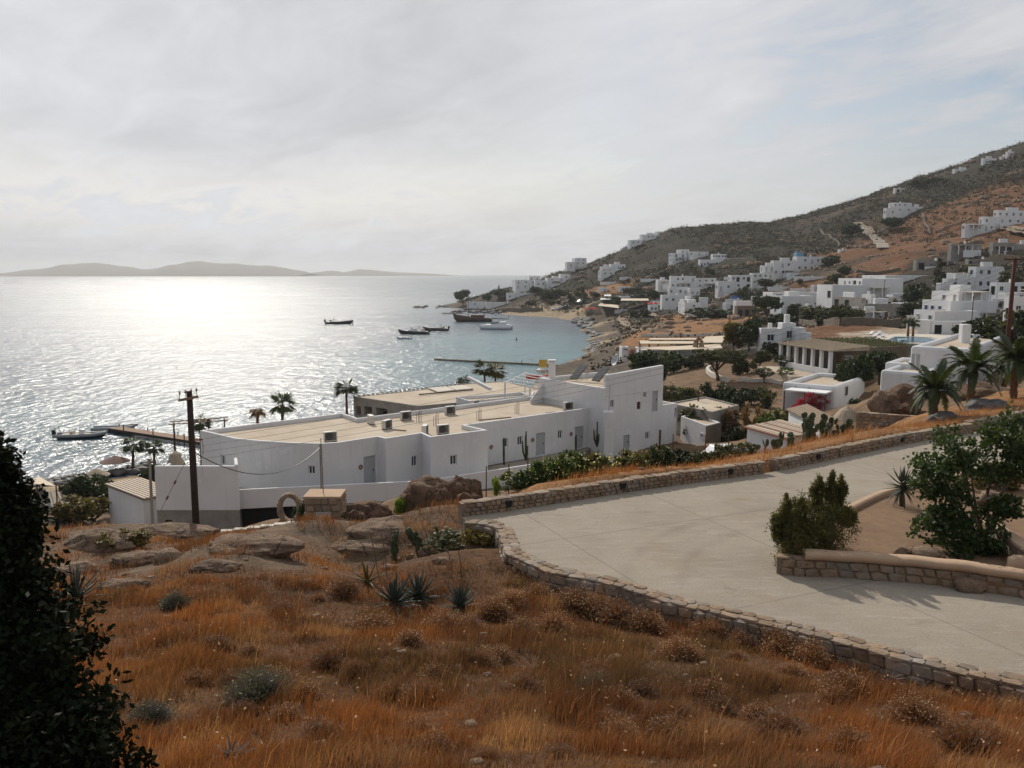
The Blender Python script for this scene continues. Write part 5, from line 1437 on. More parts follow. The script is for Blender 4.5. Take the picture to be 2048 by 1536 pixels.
    MB().tube([(0, 0, -.1), (0, 0, dz.z - p.z)], [.04, .04], 6).build('mast', 'grey_metal', t)
    dish = MB().lathe([(.02, 0), (.3, .04), (.52, .12), (.62, .19), (.6, .2), (.5, .14), (.02, .03)], 22).build('dish', 'grey_metal', t, loc=(0, 0, dz.z - p.z), rot=(R(70), 0, R(-68)), smooth=True)
    MB().tube([(0, 0, 0), (.1, 0, .45)], [.02, .02], 5).build('feed_arm', 'dark_metal', t, loc=(0, 0, dz.z - p.z), rot=(R(70), 0, R(-68)))
    # ------ air conditioners on the roofs
    rd = R(34); za = ZP - .32
    for lb, u, v, rz in (('air conditioner alone at the front edge of the wide roof', 661, 883, rd - .2), ('small air conditioner beside the back parapet step', 742, 848, rd + 1.4), ('brown-backed air conditioner in the middle of the roof', 774, 858, rd + .5), ('air conditioner with its fan showing at the back parapet', 812, 840, rd), ('air conditioner farther along the back parapet', 900, 829, rd), ('air conditioner at the inner corner of the stepped front', 850, 869, rd + .9), ('air conditioner just beside the corner unit on the bay roof', 886, 868, rd - .1), ('air conditioner at the narrow end by the link wing', 1136, 820, rd)):
        ac_unit(lb, u, v, za, rz, 1.1)
    ac_unit('air conditioner on the tower roof under the dish', 1224, 770, 13.8, rd + .9, 1.0)
    # ------ starter bars, planks
    for i, (u, v) in enumerate(((838, 844), (872, 851), (958, 841), (1034, 827))):
        p = G(u, v, za)
        t = thing('starter_bars', ('rusty starter bars near the fan-faced air conditioner', 'rusty starter bars in the middle of the long roof', 'tall rusty starter bars near the bay corner', 'rusty starter bars near the tower end of the roof')[i], 'rebar', p, rd)
        for j, (x, y) in enumerate(((-.22, 0), (0, .1), (.2, 0), (0, -.12))):
            MB().tube([(x, y, -.05), (x + .01, y, .75 + .1 * j)], [.022, .02], 5).build('bar', 'rust', t)
    for i, (u0, v0, u1, v1) in enumerate(((937, 848, 957, 846), (958, 840, 1022, 834), (788, 859, 812, 861), (1092, 826, 1110, 824))):
        a, b = G(u0, v0, za + .05), G(u1, v1, za + .05); d = b - a
        tag(MB().box((a + b) / 2, (d.length, .14, .06), math.atan2(d.y, d.x)).build('plank', 'weathered_wood'), ('short plank on the roof by the bay corner', 'long thin board lying across the long roof', 'bent offcut board between the air conditioners', 'short plank near the link wing')[i], 'plank')
    # ------ striped lean-to and gate structures on the left
    zA = 8.0
    A_, B_, C_ = G(210, 968, zA), G(283, 955, zA), G(286, 997, zA)
    D_ = B_ + C_ - A_
    sh = thing('striped_shed', 'white lean-to shed with a striped tile roof at the hotel corner', 'shed', (A_.x, A_.y, 4))
    block(sh, [xy(A_ + (D_ - A_) * .04), xy(C_ + (B_ - C_) * .04), xy(D_ - (D_ - A_) * .04), xy(B_ + (C_ - B_) * .04)], 3.5, zA - .16, {}, .05, .05, bevel=0, hide_roof=True)
    MB().prism([xy(A_), xy(C_), xy(D_), xy(B_)], zA - .14, zA - .05).build('roof', 'tile_gap', sh, world=True)
    ab = B_ - A_; acv = C_ - A_
    for i in range(10):
        o = A_ + ab * ((i + .5) / 10)
        c = o + acv * .5; d = acv.normalized()
        MB().box((c.x, c.y, zA - .02), (acv.length * 1.02, ab.length / 10 * .62, .08), math.atan2(d.y, d.x)).build('tile_row', 'striped_tile', sh, world=True)
    # ------ open-air restaurant roof behind
    zr = 8.5
    rp = [xy(G(u, v, zr)) for u, v in ((835, 812), (1012, 797), (1100, 783), (1010, 762), (932, 767), (822, 781), (707, 793))]
    rs = thing('beach_restaurant', 'flat beige-roofed beach restaurant with a grey stone end behind the hotel', 'building', (rp[0][0], rp[0][1], 3))
    eo = {6: [px_op(rp[6], rp[0], 712, 812, 722, 832, 'gap'), px_op(rp[6], rp[0], 728, 812, 744, 832, 'gap'), px_op(rp[6], rp[0], 752, 815, 775, 834, 'gap')]}
    block(rs, rp, 1.0, zr, eo, .06, .3, wall='grey_plaster', roof='roof_screed', bevel=0, depth=1.2)
    for i in range(26):
        f = i / 26
        a = Vector(rp[6]).lerp(Vector(rp[4]), f)
        c = a + Vector((.1, -.1))
        MB().box((c.x, c.y, zr + .07), (.12, .5, .12), rd).build('rafter_end', 'weathered_wood', rs, world=True)
    a, b = G(862, 778, zr + .1), G(946, 779, zr + .1)
    mats_ = MB()
    t = thing('roof_mat', 'reed mats laid side by side on the restaurant roof', 'mat', a)
    for i, (u0, v0, u1, v1, u2, v2, u3, v3) in enumerate(((856, 777, 876, 785, 910, 781, 893, 774), (895, 774, 912, 781, 946, 778, 925, 771))):
        q = [G(x, y, zr + .05) for x, y in ((u0, v0), (u1, v1), (u2, v2), (u3, v3))]
        MB().prism([xy(x) for x in q], zr + .03, zr + .15).build('mat_panel', 'pale_roof', t, world=True)
    q0, q1 = G(838, 789, zr + .1), G(946, 779.5, zr + .1); d = q1 - q0
    MB().box((q0 + q1) / 2, (d.length, .12, .14), math.atan2(d.y, d.x)).build('edge_beam', 'old_wood', t, world=True)
    # white parapet box with dark slot, pergola
    q = [G(u, v, 9.2) for u, v in ((940, 803), (1062, 791), (1045, 785), (912, 794))]
    wb = thing('rooftop_stairwell', 'low white stairwell with a dark slot beside the pergola', 'parapet', q[0])
    block(wb, [xy(x) for x in q], 7.5, 9.25, {0: [px_op(xy(q[0]), xy(q[1]), 948, 803, 958, 808, 'gap')]}, .35, .2)
    pg = thing('white_pergola', 'white timber pergola with open slats beside the chimney', 'pergola', G(1015, 795, 9))
    zt = 11.2
    c4 = [G(u, v, zt) for u, v in ((1010, 766), (1092, 779), (1094, 757), (1050, 747))]
    for f in (0, 1):
        a, b = c4[0].lerp(c4[1], f), c4[3].lerp(c4[2], f); d = b - a
        MB().box((a + b) / 2, (d.length, .09, .1), math.atan2(d.y, d.x)).build('beam', 'white_trim', pg, world=True)
    for i in range(5):
        f = i / 4
        a, b = c4[0].lerp(c4[3], f), c4[1].lerp(c4[2], f); d = b - a
        MB().box((a + b) / 2 + Vector((0, 0, .12)), (d.length + .5, .1, .07), math.atan2(d.y, d.x)).build('slat', 'white_trim', pg, world=True)
    for q in (c4[0], c4[0].lerp(c4[1], .62), c4[3], c4[2]):
        MB().box((q.x, q.y, (8.2 + zt) / 2), (.2, .2, zt - 8.2)).build('post', 'white_trim', pg, world=True)
    a, b = P(936, 755, 92), P(981, 778, 88)
    dd = b - a
    tag(MB().tube([a, b], [.22, .22], 4).build('stair_rail', 'white_wash'), 'thick white sloping handrail rising over the restaurant roof', 'railing')
    # ------ stone box, ring, low wall, gate panel near the crest
    Y = 37.5
    p = P(647, 1058, Y)
    bx = thing('stone_kiosk', 'square block of rough stone with flat top by the hotel gate', 'stone block', p)
    ww, hh = 72 / F * Y, 72 / F * Y
    MB().box((0, .5, hh / 2 - .1), (ww, 1.3, hh)).build('core', 'stone_mortar', bx, bevel=.04)
    rg = random.Random(5)
    for r in range(5):
        for c in range(4):
            link('stone', rg.choice(STONES), 'stone', bx, (-ww / 2 + (c + .5 + .25 * (r % 2)) * ww / 4.3, -.14, .1 + r * hh / 5.2), (0, rg.uniform(-.1, .1), 0), (ww / 7.5 * rg.uniform(.8, 1.1), .1, hh / 10.5))
        for c in range(3):
            link('stone', rg.choice(STONES), 'stone', bx, (ww / 2 - .01, .1 + c * .4, .1 + r * hh / 5.2), (0, 0, R(90)), (.22, .1, hh / 10.5))
    MB().box((0, .5, hh - .08), (ww + .12, 1.42, .12)).build('top_slab', 'planter_cap', bx, bevel=.03)
    MB().tube([(-.05, .4, hh - .1), (-.09, .4, hh + 2.6)], [.022, .018], 6).build('mast', 'dark_metal', bx)
    p = P(581, 1050, 40)
    rgth = thing('stone_ring', 'upright oval ring of rough stones standing beside the stone block', 'sculpture', p)
    for i in range(26):
        a = i / 26 * 6.283
        link('stone', STONES[i % 10], 'stone', rgth, (.5 * math.cos(a), 0, .85 + .68 * math.sin(a)), (0, -a, 0), (.13, .22, .12))
    a, b = P(415, 1067, 38), P(628, 1040, 38.5)
    lw = thing('driveway_wall', 'low rendered wall with pale coping climbing towards the stone block', 'wall', a)
    d = b - a; L = math.hypot(d.x, d.y)
    n_ = 8
    for i in range(n_):
        c = a.lerp(b, (i + .5) / n_)
        MB().box((c.x, c.y, c.z - .55), (L / n_ + .002, .28, 1.0), math.atan2(d.y, d.x)).build('wall_body', 'far_stone', lw, world=True)
        MB().box((c.x, c.y, c.z), (L / n_ + .01, .34, .08), math.atan2(d.y, d.x)).build('coping', 'pale_roof', lw, world=True)
    p0, p1 = P(632, 1062, 36.8), P(662, 1055, 36.8)
    t = tag(MB().box(((p0 + p1) / 2 + Vector((0, 0, .15))), (.68, .08, 1.3), .1).build('gate_panel', 'grey_metal'), 'grey sheet metal gate panel in front of the stone block', 'gate')
    # fence posts behind the hedge wall
    for i, (u, vt, vb) in enumerate(((972, 932, 972), (1017, 928, 968), (1055, 915, 955), (1090, 920, 948), (1409, 868, 928), (1455, 870, 925), (1165, 905, 940), (1345, 868, 900))):
        Y = 34.5 + (u - 970) * .012
        a = P(u, vb, Y); z = hz(a.x, a.y); e = P(u, vt, Y)
        tag(MB().tube([(a.x, a.y, min(z, a.z) - .2), (a.x + .02, a.y, e.z)], [.028, .024], 5).build('fence_post', 'rust'), 'thin rusty iron fence post behind the roadside hedge', 'post', 'rusty fence posts behind the hedge')
    # column cacti against the white wall
    for i, (u, v, h) in enumerate(((1008, 930, 2.2), (1052, 921, 2.4), (1152, 902, 1.4), (1194, 893, 2.2))):
        b = G(u, v, 9.0)
        t = thing('column_cactus', ('pair of slim column cactus stems between two small windows', 'branching column cactus under the second small window', 'short column cactus beside the right-hand grey door', 'column cactus in the recess next to the tower')[i], 'cactus', b)
        for j in range(4 if i % 2 else 2):
            a = j * 1.7; hh = h * (1 - .16 * j)
            MB().tube([(0, 0, 0), (.25 * math.cos(a) * (j > 0), .2 * math.sin(a), hh * .45), (.32 * math.cos(a) * (j > 0), .22 * math.sin(a), hh)], [.07, .08, .06], 7).build('stem', 'cactus_pad', t, smooth=True)

# ------------------------------------------------------------------ poles and wires
def wire(name, label, a, b, sag, r=.012, n=24, group=None, mat='dark_metal', cat='wire'):
    pts = [a.lerp(b, i / n) - Vector((0, 0, sag * 4 * (i / n) * (1 - i / n))) for i in range(n + 1)]
    return tag(MB().tube(pts, [r] * (n + 1), 4).build(name, mat), label, cat, group)
def build_poles():
    Yp = 37.0
    top, bot = P(387, 782, Yp), P(393, 1064, Yp)
    t = thing('utility_pole', 'dark wooden utility pole with crossarm and insulators in front of the hotel', 'utility pole', (bot.x, bot.y, bot.z))
    H = top.z - bot.z
    MB().tube([(0, 0, -1.5), (0, 0, H * .5), (0, 0, H)], [.17, .15, .125], 10).build('pole', 'old_wood', t, smooth=True)
    MB().box((0, -.14, H - .32), (.86, .1, .12), .25, 0, -.18).build('crossarm', 'weathered_wood', t)
    for x in (-.38, -.12, .14, .38):
        o = MB().tube([(x, -.14, H - .3 + x * .18), (x, -.14, H + .02 + x * .18)], [.016, .014], 5).build('pin', 'rust', t)
        MB().lathe([(.01, 0), (.045, .01), (.05, .06), (.025, .09), (.04, .12), (.01, .15)], 8, (x, -.14, H - .06 + x * .18)).build('insulator', 'insulator', o, smooth=True)
    MB().box((.28, -.1, H - 2.2), (.5, .05, .05)).build('bracket', 'rust', t)
    MB().tube([(.15, -.12, H - 2.3), (.5, -.14, H - 2.15), (.55, -.14, H - 2.5), (.52, -.14, H - 2.9)], [.014] * 4, 5).build('cable_loop', 'dark_metal', t)
    # guy wire with two dark insulators
    a, b = P(372, 930, Yp), P(322, 1020, Yp - .5)
    g = thing('guy_wire', 'thin slanting guy wire with two dark insulators against the white wall', 'wire', b)
    MB().tube([Vector((bot.x, bot.y, bot.z + H * .6)), b], [.01, .01], 4).build('strand', 'dark_metal', g, world=True)
    for f in (.55, .8):
        c = Vector((bot.x, bot.y, bot.z + H * .6)).lerp(b, f); d = (b - c).normalized()
        MB().tube([c - d * .09, c + d * .09], [.05, .05], 7).build('insulator', 'insulator', g, world=True)
    # right-hand pole behind the palms
    Yr = 66.0
    rt, rb = P(2030, 516, Yr), P(2016, 700, Yr)
    zg = hz(rb.x, rb.y)
    t2 = thing('utility_pole', 'tall reddish-brown utility pole with a crossarm behind the palms', 'utility pole', (rt.x, rt.y, zg))
    H2 = rt.z - zg
    MB().tube([(-.1, 0, -.5), (0, 0, H2)], [.2, .14], 10).build('pole', 'red_wood_pole', t2, smooth=True)
    MB().box((0, -.15, H2 - .12), (2.0, .1, .12), .1).build('crossarm', 'red_wood_pole', t2)
    for x in (-.85, -.3, .35, .85):
        MB().lathe([(.01, -.1), (.02, -.1), (.02, .05), (.05, .06), (.05, .12), (.01, .18)], 8, (x, -.17, H2)).build('insulator', 'insulator', t2)
    for i in range(4):
        a = Vector((bot.x + .3, bot.y - .1, bot.z + H - 2.2 - .3 * i)); b = Vector((rt.x - .5, rt.y, rt.z - .3 - .35 * i))
        wire('overhead_wire', 'thin overhead wire crossing the hotel roof between the two tall poles', a, b, 1.2, .009, group='overhead wires between the tall poles', cat='wire')
    # sagging cable to the small service post
    sp = P(643, 990, 52); stp = P(643, 888, 52)
    s = thing('service_post', 'slim service post with a cable in front of the hotel wall', 'post', sp)
    MB().tube([(0, 0, -1.2), (0, 0, stp.z - sp.z)], [.05, .045], 7).build('post', 'weathered_wood', s)
    wire('sagging_cable', 'dark cable sagging from the utility pole to the slim service post', Vector((bot.x + .1, bot.y, P(400, 905, Yp).z)), P(640, 895, 51.9), 1.35, .022)
    # grey post at the left corner
    p0, p1 = P(303, 1010, 50), P(299, 918, 50)
    s = thing('grey_post', 'leaning grey post at the corner of the striped shed', 'post', p0)
    MB().tube([(0, 0, -2), (p1.x - p0.x, 0, p1.z - p0.z)], [.11, .08], 8).build('post', 'grey_plaster', s)
    MB().box((p1.x - p0.x, 0, p1.z - p0.z), (.24, .24, .06)).build('cap', 'dark_metal', s)
    # thin poles in the village
    for i, (u, vt, vb, Y, lb) in enumerate(((1944, 592, 636, 150, 'thin pole with wires in front of the stepped white villa'), (1910, 556, 600, 225, 'thin pole before the blue-windowed house'), (1768, 560, 590, 245, 'thin pole against the grey gable of the long house'), (1395, 676, 706, 150, 'brown post standing among the beach club awnings'), (1396, 780, 812, 82, 'thin rusty post by the flat terrace roof'))):
        a = P(u, vb, Y); e = P(u, vt, Y)
        z = hz(a.x, a.y)
        t = thing('thin_pole', lb, 'pole', (a.x, a.y, min(z, a.z)))
        MB().tube([(0, 0, -.5), (0, 0, e.z - min(z, a.z))], [.09, .07], 6).build('pole', 'red_wood_pole', t)
        MB().box((0, 0, e.z - min(z, a.z) - .25), (.7, .07, .07)).build('crossarm', 'red_wood_pole', t)

# ------------------------------------------------------------------ beach on the left
def hull(L, B, H, bow=0.55, sheer=0.25, flat=0.75, ns=12):
    """boat hull along +x (bow at +x), open top deck at sheer line"""
    V, Fq = [], []
    for i in range(ns + 1):
        t = i / ns; x = -L / 2 + L * t
        b = B / 2 * (flat + (1 - flat) * min(1, t * 4)) * (1 - max(0, (t - bow) / (1 - bow)) ** 2.2)
        zs = H * (0.72 + sheer * t * t * 1.6); kz = -H * .25 * (1 - max(0, (t - .7) / .3) ** 2) + (zs * .5 if t > .98 else 0)
        xb = x + (L * .03 * (t > .6) * (t - .6) / .4)
        V += [(xb, b, zs), (x, b * .86, zs * .35), (x, 0, kz), (x, -b * .86, zs * .35), (xb, -b, zs)]
    for i in range(ns):
        for j in range(4): Fq.append((5 * i + j, 5 * i + j + 1, 5 * i + 5 + j + 1, 5 * i + 5 + j))
        Fq.append((5 * i + 4, 5 * i, 5 * i + 5, 5 * i + 9))
    Fq += [(0, 1, 2, 3, 4), tuple(5 * ns + j for j in (4, 3, 2, 1, 0))]
    return MB().add(V, Fq)
def boat_at(u, v): return G(u, v, 0.0)

def build_sea_things():
    # inflatable at the jetty
    p = boat_at(163, 876); L = 104 / F * p.y
    t = thing('inflatable_boat', 'long grey inflatable boat with outboard moored at the wooden jetty', 'boat', p, R(8))
    for s in (-1, 1):
        MB().tube([(-L * .48, s * .85, .5), (-L * .1, s * .95, .48), (L * .25, s * .8, .56), (L * .42, s * .35, .72), (L * .47, 0, .82)], [.24, .27, .26, .24, .2], 9).build('tube', 'hull_grey', t, smooth=True)
    hull(L * .86, 1.5, .5).build('hull', 'hull_dark', t, smooth=True)
    MB().box((-L * .1, 0, .62), (L * .5, 1.2, .06)).build('deck', 'canvas', t)
    MB().box((L * .02, 0, .95), (.7, .6, .75), 0, 0, .15).build('console', 'plastic_white', t, bevel=.06)
    MB().box((-L * .16, 0, .85), (.5, 1.0, .5)).build('seat', 'canvas', t, bevel=.06)
    MB().tube([(-L * .42, -.8, .6), (-L * .44, -.7, 1.7), (-L * .44, .7, 1.7), (-L * .42, .8, .6)], [.045] * 4, 6).build('roll_bar', 'rubber_black', t)
    MB().box((-L * .5, 0, .95), (.5, .5, .75)).build('outboard', 'rubber_black', t, bevel=.1)
    p = boat_at(230, 862)
    t = thing('inflatable_boat', 'second grey inflatable boat lying behind the jetty end', 'boat', p, R(10))
    for s in (-1, 1):
        MB().tube([(-3.2, s * .8, .5), (.5, s * .85, .5), (2.2, s * .6, .65), (3.2, 0, .8)], [.24, .26, .24, .2], 8).build('tube', 'hull_grey', t, smooth=True)
    hull(5.6, 1.4, .5).build('hull', 'hull_grey', t, smooth=True)
    MB().box((2.8, 0, .95), (1.2, .5, .15)).build('bow_pad', 'rubber_black', t)
    # wooden jetty
    a, b = G(218, 857, .7), G(400, 885, .7)
    d = b - a; L = math.hypot(d.x, d.y); rz = math.atan2(d.y, d.x); nn = Vector((-d.y, d.x, 0)).normalized()
    t = thing('wooden_jetty', 'brown plank jetty running out from the beach to the inflatable boats', 'jetty', a)
    for i in range(64):
        c = a + d * ((i + .5) / 64) + nn * .9
        MB().box((c.x, c.y, .72), (L / 64 - .04, 1.9, .08), rz).build('plank', 'deck_wood', t, world=True)
    for s in (0.05, 1.75):
        c = a + d * .5 + nn * s
        MB().box((c.x, c.y, .5), (L, .14, .34), rz).build('side_beam', 'old_wood', t, world=True)
    for i in range(7):
        c = a + d * (i / 6) + nn * (.1 if i % 2 else 1.7)
        MB().tube([(c.x, c.y, -2), (c.x, c.y, 1.6 if i % 2 else 1.2)], [.08, .08], 6).build('pile', 'old_wood', t, world=True)
    # boats in the bay
    def motor(u, v, px, rz, lb, mats, cabin=True, arch=True, side=1):
        p = boat_at(u, v); L = px / F * p.y
        t = thing('motor_boat', lb, 'boat', p, rz)
        hull(L, L * .3, L * .11, .5, .4).build('hull', mats[0], t, smooth=True)
        MB().box((-L * .02, 0, L * .10), (L * .62, L * .2, .1)).build('deck', mats[1], t)
        if cabin:
            MB().prism([(-L * .1, -L * .09), (L * .2, -L * .07), (L * .2, L * .07), (-L * .1, L * .09)], L * .09, [L * .19, L * .12, L * .12, L * .19]).build('cabin', mats[1], t, bevel=.08)
            MB().box((L * .07, 0, L * .185), (L * .02, L * .13, L * .05), 0, 0, -.7).build('windscreen', 'glass', t)
        if arch:
            MB().tube([(-L * .2, -L * .1, L * .1), (-L * .17, -L * .1, L * .25), (-L * .17, L * .1, L * .25), (-L * .2, L * .1, L * .1)], [.07] * 4, 5).build('arch', 'dark_metal', t)
        MB().box((-L * .3, 0, L * .14), (L * .08, L * .16, L * .05)).build('seat', 'canvas', t)
        MB().box((-L * .51, 0, L * .12), (L * .06, L * .08, L * .11)).build('outboard', 'rubber_black', t, bevel=.05)
        return t
    motor(678, 648, 54, R(6), 'slim open speedboat alone far out on the bright water', ('hull_dark', 'hull_white'), False)
    motor(828, 668, 62, R(172), 'dark motor boat with a canopy beside the little white launch', ('hull_dark', 'plastic_white'))
    motor(872, 661, 52, R(170), 'dark open boat moored next to the canopied motor boat', ('hull_dark', 'hull_dark'), False)
    motor(808, 678, 30, R(174), 'little pale launch in front of the dark motor boats', ('hull_white', 'hull_white'), True, False)
    # wooden two-master
    p = boat_at(946, 643); L = 76 / F * p.y
    t = thing('sailing_ship', 'dark wooden two-masted sailing ship at anchor in the bay', 'boat', p, R(176))
    hull(L, L * .24, L * .13, .5, .55).build('hull', 'hull_wood', t, smooth=True)
    MB().box((-L * .12, 0, L * .14), (L * .34, L * .14, L * .07)).build('deckhouse', 'door_brown', t, bevel=.1)
    MB().tube([(L * .48, 0, L * .18), (L * .62, 0, L * .24)], [.12, .06], 6).build('bowsprit', 'old_wood', t)
    for x, h in ((L * .12, L * .88), (-L * .3, L * .62)):
        m_ = MB().tube([(x, 0, L * .08), (x, 0, h)], [.14, .07], 6).build('mast', 'old_wood', t)
        MB().tube([(x, 0, L * .24), (x - L * .27, 0, L * .2)], [.18, .14], 6).build('boom', 'cloth_dark', m_)
        MB().tube([(x, 0, h * .98), (L * .5 if x > 0 else x + L * .3, 0, L * .17)], [.02, .02], 3).build('stay', 'dark_metal', m_)
    p = boat_at(992, 658); L = 64 / F * p.y
    t = thing('catamaran', 'white sailing catamaran with a low cabin anchored by the wooden ship', 'boat', p, R(174))
    for s in (-1, 1):
        hull(L, L * .13, L * .15, .55, .1).build('hull', 'hull_white', t, loc=(0, s * L * .2, 0), smooth=True)
    MB().box((-L * .05, 0, L * .12), (L * .75, L * .4, L * .05)).build('bridge_deck', 'hull_white', t, bevel=.1)
    MB().prism([(-L * .32, -L * .17), (L * .14, -L * .14), (L * .14, L * .14), (-L * .32, L * .17)], L * .14, [L * .24, L * .19, L * .19, L * .24]).build('cabin', 'hull_white', t, bevel=.15)
    MB().box((L * .02, 0, L * .20), (L * .26, L * .31, L * .035), 0, 0, .08).build('cabin_window', 'glass', t)
    MB().tube([(L * .1, 0, L * .2), (L * .1, 0, L * 1.15)], [.12, .07], 6).build('mast', 'grey_metal', t)
    MB().tube([(L * .1, 0, L * .33), (-L * .4, 0, L * .31)], [.2, .15], 6).build('furled_sail', 'cloth_dark', t)
    # long pier and small pier
    for i, (u0, v0, u1, v1, w_, lb) in enumerate(((870, 717, 1098, 728, 2.2, 'long thin floating pier reaching into the bay'), (1074, 630, 1146, 631, 2.5, 'short pier off the far beach'), (885, 626, 925, 625, 3.0, 'low stone quay below the round headland tree'))):
        a, b = G(u0, v0, .5), G(u1, v1, .5); d = b - a; L = math.hypot(d.x, d.y); rz = math.atan2(d.y, d.x)
        t = thing('floating_pier', lb, 'pier', a)
        nseg = max(4, int(L / 3))
        for j in range(nseg):
            c = a.lerp(b, (j + .5) / nseg)
            MB().box((c.x, c.y, .3), (L / nseg - .15, w_ * .6, .35), rz + .03 * math.sin(j * 2)).build('deck_section', 'far_stone', t, world=True)
        for j in range(0, nseg, 4):
            c = a.lerp(b, (j + .5) / nseg); MB().tube([(c.x, c.y, -2), (c.x, c.y, 1.1)], [.09, .09], 5).build('pile', 'old_wood', t, world=True)
    for i, (u, v) in enumerate(((1033, 680), (1017, 634), (706, 649), (992, 632))):
        p = boat_at(u, v)
        tag(MB().lathe([(.05, -.2), (.3, 0), (.28, .3), (.08, .6), (.06, 1.1), (.02, 1.15)], 10, tuple(p)).build('mooring_buoy', 'cloth_dark'), 'small dark mooring buoy floating in the bay', 'buoy', 'mooring buoys in the bay')
    # skerries off the headland and shore rocks as one mass
    rng = np.random.default_rng(2)
    base = rock_mesh(77, 2, .2, .4)
    bv = np.array([v.co[:] for v in base.vertices]); bf = np.array([p_.vertices[:] for p_ in base.polygons])
    V, T = [], []
    def rk(x, y, z, s):
        a = rng.uniform(0, 6.28); c_, s_ = math.cos(a), math.sin(a)
        q = bv * [s * rng.uniform(.8, 1.5), s * rng.uniform(.7, 1.2), s * rng.uniform(.45, .8)]
        q = np.stack([q[:, 0] * c_ - q[:, 1] * s_, q[:, 0] * s_ + q[:, 1] * c_, q[:, 2]], 1) + [x, y, z]
        T.append(bf + len(V) * len(bv)); V.append(q)
    shore = [(1158, 634), (1150, 640), (1162, 650), (1178, 658), (1186, 668), (1195, 676), (1188, 688), (1200, 696), (1180, 700), (1196, 706)]
    for (u0, v0), (u1, v1) in zip(shore[:-1], shore[1:]):
        for j in range(26):
            f = rng.uniform(); u = u0 + (u1 - u0) * f + rng.uniform(-4, 30); v = v0 + (v1 - v0) * f + rng.uniform(-2, 3)
            g = G(u, v, .4); rk(g.x, g.y, .3, rng.uniform(.5, 2.2) * g.y / 330)
    for j in range(14):
        g = G(rng.uniform(832, 905), 614 + rng.uniform(-1, 2), 0); rk(g.x, g.y, .2, rng.uniform(.7, 2.2))
    for j in range(60):
        f = rng.uniform(); g = G(905 + 190 * f, 622 + 4 * f + rng.uniform(-1, 2), 0.3); rk(g.x, g.y, .3, rng.uniform(.6, 1.8))
    for j in range(90):
        f = rng.uniform(); g = G(60 + 260 * f, 968 - 45 * f + rng.uniform(-3, 10), .3); rk(g.x, g.y, .25, rng.uniform(.15, .6))
    tag(link('shore_rocks', np_mesh('shore_rocks', np.concatenate(V), np.concatenate(T)), 'shore_rock'), 'grey tumbled rocks along the shoreline', 'rocks', kind='stuff')

